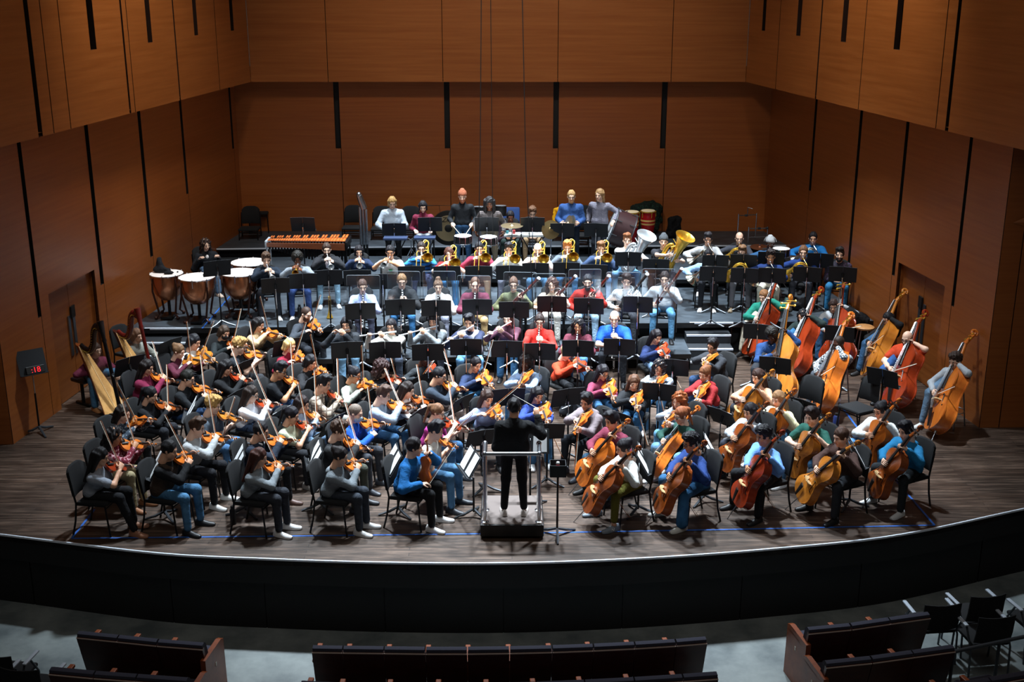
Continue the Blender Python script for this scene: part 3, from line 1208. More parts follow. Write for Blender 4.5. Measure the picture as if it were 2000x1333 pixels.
def make_trombone(mat):
    """mouthpiece at the origin, slide along X, bell beside it on +Y"""
    m = MB()
    for y in (0.0, -0.085):
        m.tube([(0.05, y, -0.0), (0.62, y, -0.0)], 0.0075, 8)
    m.tube([(0.62 + 0.0425 * math.sin(a), -0.0425 + 0.0425 * math.cos(a), 0) for a in np.linspace(0, math.pi, 9)], 0.0085, 8)
    m.tube([(0.12, 0, 0), (0.12, -0.085, 0)], 0.006, 6)
    sl = MB()
    o = m.build('trombone', mat)
    m = MB()
    P = bell_prof(0.34, 0.013, 0.108, 10)
    b0 = Vector((-0.12, 0.13, 0.03))
    flare(m, b0, (1, 0, 0), P, 24, 0.85)
    m.build('bell', mat, o, auto=70)
    m = MB()
    m.tube(spline([(-0.12, 0.13, 0.03), (-0.3, 0.13, 0.05), (-0.38, 0.1, 0.06), (-0.40, 0.06, 0.06), (-0.36, 0.03, 0.05), (-0.2, 0.01, 0.03)], 16), 0.012, 8)
    m.tube(spline([(-0.2, 0.01, 0.03), (0.0, -0.085, 0.02), (0.08, -0.085, 0)], 8), 0.010, 8)
    m.tube([(-0.05, 0.12, 0.03), (-0.05, -0.06, 0.02)], 0.007, 6)
    m.tube(spline([(-0.1, 0.1, 0.03), (-0.2, 0.05, 0.09), (-0.3, 0.1, 0.1), (-0.24, 0.14, 0.08), (-0.1, 0.1, 0.05)], 14), 0.010, 8)
    m.build('tuning_slide', mat, o)
    m = MB()
    m.tube([(0, 0, 0), (0.014, 0, 0), (0.05, 0, 0), (0.1, 0, 0)], [0.02, 0.018, 0.008, 0.008], 10)
    m.build('mouthpiece', SILVER, o)
    return proto(o)


def make_tuba(mat):
    """origin at the bottom bow, Z up to the bell, X away from the player"""
    m = MB()
    P = bell_prof(0.62, 0.07, 0.205, 10)
    z0 = 0.32
    flare(m, (0, 0.06, z0), (0, 0, 1), P, 28, 0.8)
    o = m.build('tuba', mat, auto=70)
    m = MB()
    m.tube(spline([(0, 0.06, z0 + 0.02), (0, 0.07, 0.16), (0, 0.03, 0.06), (0, -0.06, 0.03), (0, -0.14, 0.08), (0, -0.16, 0.2), (0, -0.16, 0.5), (0, -0.15, 0.6), (0, -0.10, 0.66), (0, -0.06, 0.6), (0, -0.06, 0.3)], 40), list(np.linspace(0.075, 0.022, 40)), 14)
    m.build('bottom_bow', mat, o)
    m = MB()
    for k, y in enumerate((-0.10, -0.02, 0.06)):
        m.tube(spline([(0.07, y, 0.5), (0.1, y, 0.2), (0.1, y - 0.03, 0.14), (0.09, y - 0.06, 0.2), (0.07, y - 0.05, 0.48)], 16), 0.012, 8)
    m.tube(spline([(0.05, -0.1, 0.62), (0.0, -0.02, 0.68), (-0.12, -0.08, 0.7), (-0.2, -0.1, 0.68)], 12), 0.008, 8)
    m.build('branches', mat, o)
    for k in range(4):
        m = MB()
        m.tube([(0.1, -0.10 + 0.045 * k, 0.36), (0.1, -0.10 + 0.045 * k, 0.54)], 0.017, 10)
        m.tube([(0.1, -0.10 + 0.045 * k, 0.54), (0.1, -0.10 + 0.045 * k, 0.58)], 0.006, 6)
        m.build('valve', SILVER, o)
    return proto(o)


def make_horn(mat):
    """origin at the mouthpiece; player's axes: X forward, Y left, Z up. The bell lies at the player's right hip"""
    c = Vector((0.26, -0.03, -0.20))
    m = MB()
    m.tube([c + Vector((0.0, 0.145 * math.cos(a), 0.145 * math.sin(a))) for a in np.linspace(0, 2 * math.pi, 30)], 0.012, 8)
    m.tube([c + Vector((0.025, 0.115 * math.cos(a), 0.115 * math.sin(a))) for a in np.linspace(0, 2 * math.pi, 26)], 0.009, 8)
    m.tube([c + Vector((-0.02, 0.09 * math.cos(a), 0.12 * math.sin(a))) for a in np.linspace(0, 2 * math.pi, 26)], 0.009, 8)
    m.tube(spline([c + Vector((0.03, 0.09, 0.06)), c + Vector((0.05, 0.0, 0.02)), c + Vector((0.05, -0.06, -0.06)), c + Vector((0.02, 0.02, -0.1))], 12), 0.009, 8)
    m.tube(spline([(0.02, 0, 0), (0.1, 0.02, -0.03), (0.2, 0.09, -0.12), tuple(c + Vector((0, 0.145, 0)))], 14), 0.006, 8)
    o = m.build('french_horn', mat)
    m = MB()
    P = bell_prof(0.30, 0.03, 0.148, 9)
    d = Vector((-0.35, -0.6, -0.72)).normalized()
    b0 = c + Vector((0.0, -0.1, 0.06))
    flare(m, b0, d, P, 24, 0.85)
    m.tube(spline([c + Vector((0, 0.0, 0.145)), c + Vector((0, -0.07, 0.11)), b0], 8), [0.014, 0.016, 0.019, 0.021, 0.023, 0.025, 0.028, 0.03], 10)
    m.build('bell', mat, o, auto=70)
    m = MB()
    for k in range(3):
        m.tube([c + Vector((0.05, 0.06 - 0.045 * k, -0.03)), c + Vector((-0.03, 0.06 - 0.045 * k, -0.03))], 0.018, 10)
    m.build('rotors', SILVER, o)
    m = MB()
    m.tube([(0, 0, 0), (0.01, 0, 0), (0.06, 0.005, -0.012)], [0.012, 0.011, 0.005], 10)
    m.build('mouthpiece', SILVER, o)
    return proto(o)


def make_harp(tone, mat):
    """origin at the foot of the column; the neck runs along +X back to the player, column at x=0"""
    m = MB()
    m.box((0.25, 0, 0.06), (0.62, 0.3, 0.1), None, 0.02)
    o = m.build('concert_harp', mat)
    m = MB()
    m.lathe([(0.055, 0.08), (0.045, 0.2), (0.036, 0.3), (0.034, 1.4), (0.045, 1.44), (0.035, 1.48), (0.05, 1.62), (0.062, 1.76), (0.066, 1.8), (0.0, 1.8)], n=16)
    m.build('column', mat, o)
    m = MB()
    N = spline([(0.02, 0, 1.66), (0.14, 0, 1.70), (0.25, 0, 1.60), (0.34, 0, 1.40), (0.46, 0, 1.27), (0.60, 0, 1.28), (0.72, 0, 1.36)], 26)
    m.tube(N, list(np.linspace(0.05, 0.04, 26)), 10, flat=1.5, up=(0, 0, 1))
    m.build('neck', mat, o)
    m = MB()
    for p in N[2:-3]:
        for s in (-1, 1):
            m.tube([p + Vector((0, 0.03 * s, -0.02)), p + Vector((0, 0.06 * s, -0.02))], 0.006, 5)
    m.build('tuning_pins', BRASS, o)
    sp = plain('harp_shell', '6b3413' if tone == 'y' else '33110b', 0.3)
    m = MB()
    A, B = Vector((0.74, 0, 1.36)), Vector((0.14, 0, 0.12))
    ring = []
    for k in range(13):
        t = k / 12
        p = A.lerp(B, t)
        w = 0.055 + 0.2 * t ** 1.2
        ring.append([p + Vector((-0.01, w, -0.004)), p + Vector((-0.015, w * 0.5, -0.002)), p + Vector((-0.018, 0, 0)), p + Vector((-0.015, -w * 0.5, -0.002)), p + Vector((-0.01, -w, -0.004)), p + Vector((0.08, -w * 0.8, 0.03)), p + Vector((0.13, 0, 0.06)), p + Vector((0.08, w * 0.8, 0.03))])
    m.loft(ring)
    m.build('soundbox', sp, o)
    m = MB()
    rr = []
    for k in range(13):
        t = k / 12
        p = A.lerp(B, t)
        w = 0.05 + 0.195 * t ** 1.2
        rr.append([p + Vector((-0.021, w, -0.012)), p + Vector((-0.03, 0, -0.008)), p + Vector((-0.021, -w, -0.012)), p + Vector((-0.012, 0, 0))])
    m.loft(rr)
    m.build('soundboard', grain('spruce_soundboard', 'c08a4a', 'd8a562', (6, 6, 1), 0.4, 3.0), o)
    m = MB()
    m.tube([A.lerp(B, t) + Vector((-0.034, 0, -0.01)) for t in (0.02, 0.98)], 0.009, 6)
    m.build('string_rib', plain('rib_maple', 'e2bd86', 0.5), o)
    m = MB()
    for i in range(34):
        t = i / 33
        q = A.lerp(B, 0.06 + 0.86 * t)
        p = N[int(2 + (1 - t) * 21)]
        p2 = N[min(int(2 + (1 - t) * 21) + 1, 25)]
        f = (2 + (1 - t) * 21) % 1
        m.tube([q + Vector((-0.03, 0, 0)), p.lerp(p2, f) + Vector((0, 0.035, -0.03))], 0.0016, 4)
    m.build('strings', plain('gut_strings', '6b4a3a', 0.5), o)
    return proto(o)


CHAIR = make_chair()
STOOL = make_stool()
STAND = make_stand()
STANDLOW = make_stand(0.80, 30)
STANDHI = make_stand(1.10, 20)
BOW = make_bow('violin_bow', 0.74, 0.006)
CBOW = make_bow('cello_bow', 0.71, 0.006)
BBOW = make_bow('bass_bow', 0.72, 0.006)
FLUTE = make_flute()
OBOE = make_reed('oboe', 0.62, 0.0115, 0.022, GREN)
CLAR = make_reed('clarinet', 0.66, 0.0145, 0.036, GREN)
BSN = {'r': make_bassoon('r'), 'k': make_bassoon('k')}
TPT = {'s': make_trumpet(SILVER), 'g': make_trumpet(BRASS)}
TBN = make_trombone(BRASS)
TUBA = {'s': make_tuba(SILVER), 'g': make_tuba(BRASS)}
HORN = {'s': make_horn(plain('nickel_silver', 'cfcfc4', 0.2, 1.0)), 'g': make_horn(BRASS)}
# ================================================================ PEOPLE
# head space: X forward, Y to the person's left, Z up, origin at the centre of the head
def head_mesh(sex):
    f = sex == 'f'
    j = 0.054 if f else 0.062
    pr = [((-0.012, 0, 0.032), (0.096, 0.075, 0.095)),
          ((0.022, 0, -0.045), (0.072, j, 0.072)),
          ((0.070, 0, -0.098), (0.066, 0, -0.098), 0.021 if f else 0.025, 0.021),
          ((0.088, 0, 0.008), (0.108, 0, -0.028), 0.008, 0.0135),
          ((0.072, -0.034, 0.024), (0.072, 0.034, 0.024), 0.019, 0.019),
          ((0.066, -0.042, -0.028), (0.066, 0.042, -0.028), 0.018, 0.018),
          ((0.083, -0.018, -0.064), (0.083, 0.018, -0.064), 0.011, 0.011),
          ((-0.012, -0.079, -0.008), (-0.004, -0.077, -0.03), 0.014, 0.009),
          ((-0.012, 0.079, -0.008), (-0.004, 0.077, -0.03), 0.014, 0.009),
          ((-0.02, 0, -0.07), (-0.035, 0, -0.175), 0.05 if f else 0.056, 0.054 if f else 0.06)]
    V, Q = solid(pr, 0.0095, k=0.018, pad=0.02)
    Q = Q[(V[Q].mean(1)[:, 2] > -0.19)]
    c = V[Q].mean(1)
    mi = np.zeros(len(Q), int)
    lip = (c[:, 0] > 0.082) & (abs(c[:, 1]) < 0.025) & (abs(c[:, 2] + 0.064) < 0.010)
    mi[lip] = 4
    brow = (c[:, 0] > 0.072) & (abs(abs(c[:, 1]) - 0.034) < 0.020) & (abs(c[:, 2] - 0.033) < 0.005)
    mi[brow] = 3
    for s in (-1, 1):
        m = MB()
        m.ball((0.0855, 0.033 * s, 0.004), 0.012, 8, 6, (0.8, 1.35, 0.75))
        m.ball((0.093, 0.032 * s, 0.003), 0.007, 8, 4, (0.6, 1, 1))
        # upper lid line
        m.tube([(0.088, 0.018 * s, 0.010), (0.096, 0.033 * s, 0.013), (0.085, 0.051 * s, 0.009)], 0.0035, 5)
        o = len(V)
        V = np.vstack([V, np.array([tuple(v) for v in m.V])])
        qs = [list(q) + [q[-1]] * (4 - len(q)) for q in m.F if len(q) <= 4]
        Q = np.vstack([Q, np.array(qs) + o])
        nb = [i for i, q in enumerate(m.F) if len(q) <= 4]
        mi = np.concatenate([mi, [1 if max(m.F[i]) < 56 else 2 for i in nb]])
    return V, Q, mi


HEADS = {s: head_mesh(s) for s in 'mf'}


def wob(a, f, seed=0.0):
    return lambda X, Y, Z: (a * (np.sin(f * X + 1.3 * seed) * np.sin(f * Y * 1.13 + seed) + np.sin(f * Z * 0.93 + 2.1 + seed) * np.sin(f * 1.21 * (X + Y) + seed)) + 0.5 * a * np.sin(f * 2.3 * (Y - Z)) * np.sin(f * 2.1 * X + seed)).astype(np.float32)


def strands(a, f):
    return lambda X, Y, Z: (a * np.sin(f * (Y + 0.35 * X) + 4 * np.sin(9 * Z)) + 0.6 * a * np.sin(1.7 * f * (X - 0.2 * Y))).astype(np.float32)


def facecut(top=0.075, wide=0.072, x0=0.035):
    """opening for the face, below the hair line"""
    def g(X, Y, Z):
        d = np.sqrt(((X - 0.115) / (0.115 - x0)) ** 2 + (Y / wide) ** 2 + ((Z + 0.05) / (top + 0.05)) ** 2) - 1
        return -d * 0.05
    return g


def below(z, k=0.0):
    return lambda X, Y, Z: z - Z + k * X


SK = [((-0.016, 0, 0.038), (0.104, 0.086, 0.104))]
SKL = [((-0.016, 0, 0.036), (0.100, 0.081, 0.100))]
NB = lambda s, z1, r0, r1, x=-0.05, y=0.07: ((x, y * s, 0.03), (x - 0.01, (y + 0.012) * s, z1), r0, r1)
HAIR = {
    'sh': (SK, dict(cut=[facecut(0.088), below(-0.045, 0.35)], noise=strands(0.003, 95))),
    'bz': (SKL, dict(cut=[facecut(0.10, 0.080, 0.0), below(-0.045, 0.3)])),
    'bd': ([((-0.02, 0, 0.0), (0.098, 0.081, 0.085))], dict(cut=[facecut(0.12, 0.09, -0.01), below(-0.045, 0.3), lambda X, Y, Z: Z - 0.045 - 0.4 * np.abs(Y) * 0])),
    'cu': (SK + [((0.02, 0, 0.115), (0.075, 0.075, 0.05)), ((-0.06, 0, 0.06), (0.07, 0.08, 0.08))], dict(cut=[facecut(0.085), below(-0.05, 0.3)], noise=wob(0.0075, 85))),
    'fl': (SK + [((0.02, 0, 0.125), (0.08, 0.08, 0.045))], dict(cut=[facecut(0.09), below(-0.055, 0.3)], noise=strands(0.005, 60))),
    'af': ([((-0.015, 0, 0.06), (0.125, 0.112, 0.115)), ((-0.04, 0, 0.0), (0.10, 0.10, 0.08))], dict(cut=[facecut(0.082), below(-0.06, 0.3)], noise=wob(0.006, 110))),
    'bc': ([((-0.03, 0, 0.05), (0.14, 0.135, 0.13)), ((-0.05, 0.06, -0.07), (0.09, 0.08, 0.11)), ((-0.05, -0.06, -0.07), (0.09, 0.08, 0.11))], dict(cut=[facecut(0.08, 0.07, 0.03)], noise=wob(0.011, 75))),
    'bo': (SK + [NB(1, -0.085, 0.035, 0.022, -0.01, 0.068), NB(-1, -0.085, 0.035, 0.022, -0.01, 0.068), NB(1, -0.09, 0.05, 0.04, -0.07, 0.03), NB(-1, -0.09, 0.05, 0.04, -0.07, 0.03)], dict(cut=[facecut(0.07, 0.066)], noise=strands(0.003, 90))),
    'sg': (SK + [NB(1, -0.15, 0.04, 0.022, -0.02, 0.068), NB(-1, -0.15, 0.04, 0.022, -0.02, 0.068), NB(1, -0.16, 0.05, 0.035, -0.075, 0.03), NB(-1, -0.16, 0.05, 0.035, -0.075, 0.03)], dict(cut=[facecut(0.078, 0.068)], noise=wob(0.006, 60))),
    'lo': (SK + [NB(1, -0.25, 0.037, 0.022, -0.02, 0.066), NB(-1, -0.25, 0.037, 0.022, -0.02, 0.066), NB(1, -0.36, 0.05, 0.03, -0.085, 0.032), NB(-1, -0.36, 0.05, 0.03, -0.085, 0.032)], dict(cut=[facecut(0.072, 0.064)], noise=strands(0.0035, 85))),
    'wv': (SK + [NB(1, -0.26, 0.045, 0.04, -0.01, 0.075), NB(-1, -0.26, 0.045, 0.04, -0.01, 0.075), NB(1, -0.34, 0.06, 0.045, -0.085, 0.035), NB(-1, -0.34, 0.06, 0.045, -0.085, 0.035)], dict(cut=[facecut(0.075, 0.066)], noise=wob(0.010, 55))),
    'pt': (SK + [((-0.11, 0, 0.07), (-0.14, 0, 0.04), 0.026, 0.03), ((-0.14, 0, 0.04), (-0.14, 0.01, -0.22), 0.032, 0.014)], dict(cut=[facecut(0.085)], noise=strands(0.003, 85))),
    'bn': (SK + [((-0.105, 0, 0.075), (0.05, 0.05, 0.05))], dict(cut=[facecut(0.088), lambda X, Y, Z: -0.055 - Z + 0.35 * X], noise=strands(0.003, 90))),
    'tb': (SK + [((-0.03, 0, 0.15), (0.045, 0.045, 0.042))], dict(cut=[facecut(0.088), lambda X, Y, Z: -0.055 - Z + 0.35 * X], noise=strands(0.003, 90))),
    'dr': ([((-0.02, 0, 0.045), (0.115, 0.10, 0.11))] + [((-0.02 - 0.09 * math.sin(a) * (1 if k % 2 else 0.8), 0.10 * math.cos(a), 0.06), (-0.02 - 0.11 * math.sin(a), 0.12 * math.cos(a), -0.40 + 0.04 * (k % 3)), 0.024, 0.016) for k, a in enumerate(np.linspace(-0.75, math.pi + 0.75, 19))], dict(cut=[facecut(0.07, 0.06, 0.04)], noise=wob(0.006, 70), k=0.012)),
    'be': ([((-0.016, 0, 0.05), (0.112, 0.094, 0.112)), ((-0.02, 0, 0.155), (0.04, 0.04, 0.025))], dict(cut=[lambda X, Y, Z: 0.03 - Z + 0.25 * X, facecut(0.05)], noise=strands(0.0015, 120))),
    'cap': ([((-0.016, 0, 0.055), (0.110, 0.090, 0.098)), ((0.10, 0, 0.062), (0.075, 0.072, 0.016))], dict(cut=[lambda X, Y, Z: 0.04 - Z])),
    'br': ([((0.026, 0, -0.056), (0.078, 0.068, 0.078)), ((0.072, 0, -0.108), (0.03, 0.036, 0.03))], dict(cut=[lambda X, Y, Z: Z + 0.028 - 0.55 * np.maximum(0.045 - X, 0), lambda X, Y, Z: 0.010 - X, lambda X, Y, Z: -(np.sqrt(((X - 0.1) / 0.035) ** 2 + (Y / 0.02) ** 2 + ((Z + 0.062) / 0.010) ** 2) - 1) * 0.01], noise=wob(0.002, 150))),
    'mk': ([((0.042, 0, -0.058), (0.074, 0.062, 0.062)), ((0.09, 0, -0.035), (0.03, 0.03, 0.028))], dict(cut=[lambda X, Y, Z: 0.02 - X, lambda X, Y, Z: Z + 0.012])),
}
HMESH = {}


def shared(name, key, V, Q, smooth=True):
    if key not in HMESH:
        o = add_obj(name, V, Q, [None], None, smooth)
        HMESH[key] = o.data
        bpy.data.objects.remove(o)
    return HMESH[key]


def hair_data(st):
    if st not in HMESH:
        pr, kw = HAIR[st]
        kw = dict(kw)
        k = kw.pop('k', 0.025)
        shared('hair', st, *solid(pr, 0.0105, pad=0.035, k=k, **kw))
    return HMESH[st]


def part(name, data, mat, parent, M):
    """a part that shares its mesh with others of its kind but wears its own material"""
    o = bpy.data.objects.new(name, data)
    COL.objects.link(o)
    o.parent = parent
    o.matrix_basis = M
    o.material_slots[0].link = 'OBJECT'
    o.material_slots[0].material = mat
    return o


_m = MB()
for s in (-1, 1):
    pts = [(0.104 - 0.012 * abs(math.cos(a)) * (1 if math.cos(a) * s > 0 else 0), 0.033 * s + 0.024 * math.cos(a), 0.002 + 0.019 * math.sin(a)) for a in np.linspace(0, 2 * math.pi, 13)]
    _m.tube(pts, 0.0028, 5)
    _m.tube([(0.096, 0.056 * s, 0.008), (0.05, 0.078 * s, 0.01), (-0.005, 0.083 * s, 0.002)], 0.0026, 5)
_m.tube([(0.104, -0.01, 0.006), (0.106, 0, 0.009), (0.104, 0.01, 0.006)], 0.0026, 5)
_g = _m.build('glasses', [None])
HMESH['gl'] = _g.data
bpy.data.objects.remove(_g)
_m = MB()
_m.loft([[Vector((x, w * math.cos(a) * 0.5, 0.0 + z0 + max(0, math.sin(a)) * hh)) for a in np.linspace(-0.5, math.pi + 0.5, 11)] for x, w, z0, hh in ((-0.085, 0.05, 0.012, 0.05), (-0.07, 0.075, 0.008, 0.085), (-0.02, 0.085, 0.006, 0.085), (0.05, 0.09, 0.006, 0.065), (0.12, 0.095, 0.006, 0.048), (0.175, 0.075, 0.008, 0.04), (0.195, 0.04, 0.012, 0.025))])
_g = _m.build('shoe', [None])
HMESH['shoe'] = _g.data
bpy.data.objects.remove(_g)


SKINS = {'p': ('e8bfa6', 'c27c6c'), 'l': ('d9a688', 'b56a5a'), 't': ('c08a66', '9c5a48'), 'd': ('7a4a32', '6b3a32'), 'k': ('4a2c20', '4a2622')}
EYEW = plain('eye_white', 'e8e6e2', 0.3)
IRIS = plain('iris', '1a120d', 0.3)


def skin(t):
    k = ('skin', t)
    if k not in MATS:
        m = MATS[k] = newmat('skin_' + t, SKINS[t][0], 0.5)
        b = m.node_tree.nodes['Principled BSDF']
        b.inputs['Subsurface Weight'].default_value = 0.0
        b.inputs['Specular IOR Level'].default_value = 0.35
    return MATS[k]


def hairmat(h):
    k = ('hairmat', h)
    if k not in MATS:
        m = MATS[k] = newmat('hair_' + h, h, 0.55)
        nt, b, N, L = nodes(m)
        b.inputs['Specular IOR Level'].default_value = 0.3
        tc = N('ShaderNodeTexCoord')
        mp = N('ShaderNodeMapping')
        mp.inputs['Scale'].default_value = (160, 160, 22)
        no = N('ShaderNodeTexNoise', i_Scale=1.0, i_Detail=3.0)
        L(tc.outputs['Object'], mp.inputs[0])
        L(mp.outputs[0], no.inputs['Vector'])
        rp = N('ShaderNodeValToRGB')
        c = lin(h)
        ramp(rp, [(0.3, tuple(x * 0.6 for x in c[:3]) + (1,)), (0.7, tuple(min(1, x * 1.5 + 0.004) for x in c[:3]) + (1,))])
        L(no.outputs['Fac'], rp.inputs[0])
        L(rp.outputs[0], b.inputs['Base Color'])
        bp = N('ShaderNodeBump', i_Strength=0.7, i_Distance=0.006)
        L(no.outputs['Fac'], bp.inputs['Height'])
        L(bp.outputs[0], b.inputs['Normal'])
    return MATS[k]


def hand_geo(Wp, d, n, side, curl=1.0):
    """palm, four jointed fingers and a thumb; Wp wrist, d towards the knuckles, n the way the palm faces, side = thumb side"""
    d = Vector(d).normalized()
    n = Vector(n)
    n = (n - d * n.dot(d)).normalized()
    s = Vector(side)
    s = s - d * s.dot(d) - n * s.dot(n)
    s = s.normalized() if s.length > 1e-4 else d.cross(n)
    m = MB()
    rings = []
    for t, w, h in ((-0.015, 0.024, 0.02), (0.01, 0.028, 0.018), (0.045, 0.038, 0.015), (0.085, 0.040, 0.012), (0.094, 0.036, 0.008)):
        rings.append([Wp + d * t + s * (w * math.cos(a)) + n * (h * math.sin(a)) for a in (2 * math.pi * j / 8 for j in range(8))])
    m.loft(rings)
    for i, (o, L) in enumerate(((0.030, 0.92), (0.010, 1.0), (-0.010, 0.94), (-0.029, 0.76))):
        p = Wp + d * 0.082 + s * o
        pts = [p]
        a = 0.15 * curl
        for k, l in enumerate((0.042, 0.028, 0.022)):
            a += curl * (0.5, 0.62, 0.45)[k] * (1 + 0.08 * i)
            p = p + (d * math.cos(a) + n * math.sin(a)) * (l * L)
            pts.append(p)
        m.tube(pts, [0.0098, 0.0092, 0.0083, 0.0066], 6)
    p = Wp + d * 0.028 + s * 0.026
    q = p + (s * 0.62 + d * 0.6 + n * 0.5).normalized() * 0.042
    r = q + (s * 0.05 + d * 0.85 + n * 0.6).normalized() * 0.034
    m.tube([p, q, r], [0.0135, 0.0105, 0.008], 6)
    return m


def ik(Sh, T, l1, l2, hint):
    v = T - Sh
    D = v.length
    if D > (l1 + l2) * 0.985:
        k = D / ((l1 + l2) * 0.985)
        l1, l2 = l1 * min(k, 1.12), l2 * min(k, 1.12)
        if D > (l1 + l2) * 0.985:
            T = Sh + v * ((l1 + l2) * 0.985 / D)
            v = T - Sh
            D = v.length
    x = v / D
    h = Vector(hint)
    h = (h - x * h.dot(x)).normalized()
    a = (l1 * l1 - l2 * l2 + D * D) / (2 * D)
    return Sh + x * a + h * math.sqrt(max(l1 * l1 - a * a, 1e-6)), T


UP = Vector((0, 0, 1))


def anchors(p):
    """where the head, shoulders and hips of person p are"""
    a = R(p['az'])
    fwd = Vector((math.sin(a), -math.cos(a), 0))
    left = UP.cross(fwd)
    z0 = p['z0']
    hz = p.get('hz') or (1.10 if p['sex'] == 'm' else 1.03)
    if p['pose'] == 'stand' and not p.get('hz'):
        hz = 1.56 if p['sex'] == 'm' else 1.5
    H = atz(p['px'][0], p['px'][1], z0 + hz)
    w = {'m': 1.0, 'f': 0.9}[p['sex']] * p.get('w', 1.0)
    lean = p.get('lean', 0.10 if p['pose'] == 'sit' else 0.02)
    sc = H - UP * 0.235 - fwd * 0.055
    seat = {'sit': 0.5, 'perch': 0.80, 'stand': 0.93}[p['pose']]
    hip = Vector((sc.x, sc.y, z0 + seat)) - fwd * lean
    if p['pose'] == 'sit':
        hip.z = z0 + 0.53
    sh = 0.178 * (0.92 if p['sex'] == 'f' else 1.0) * (0.5 + 0.5 * p.get('w', 1.0))
    A = dict(H=H, fwd=fwd, left=left, Sc=sc, hip=hip, SL=sc + left * sh, SR=sc - left * sh, w=w, base=Vector((hip.x, hip.y, z0)))
    A['mouth'] = H + fwd * 0.10 - UP * 0.065
    return A


def join_geo(parts):
    Vs, Qs, Ms, o = [], [], [], 0
    for V, Q, mi in parts:
        Vs.append(V)
        Qs.append(Q + o)
        Ms.append(mi)
        o += len(V)
    return np.vstack(Vs), np.vstack(Qs), np.concatenate(Ms)


def mb_np(m):
    V = np.array([tuple(v) for v in m.V])
    Q = []
    for f in m.F:
        f = list(f)
        if len(f) == 4:
            Q.append(f)
        else:
            for i in range(1, len(f) - 1, 2):
                Q.append([f[0], f[i], f[i + 1], f[min(i + 2, len(f) - 1)]])
    return V, np.array(Q)


def lerp(a, b, t):
    return a + (b - a) * t


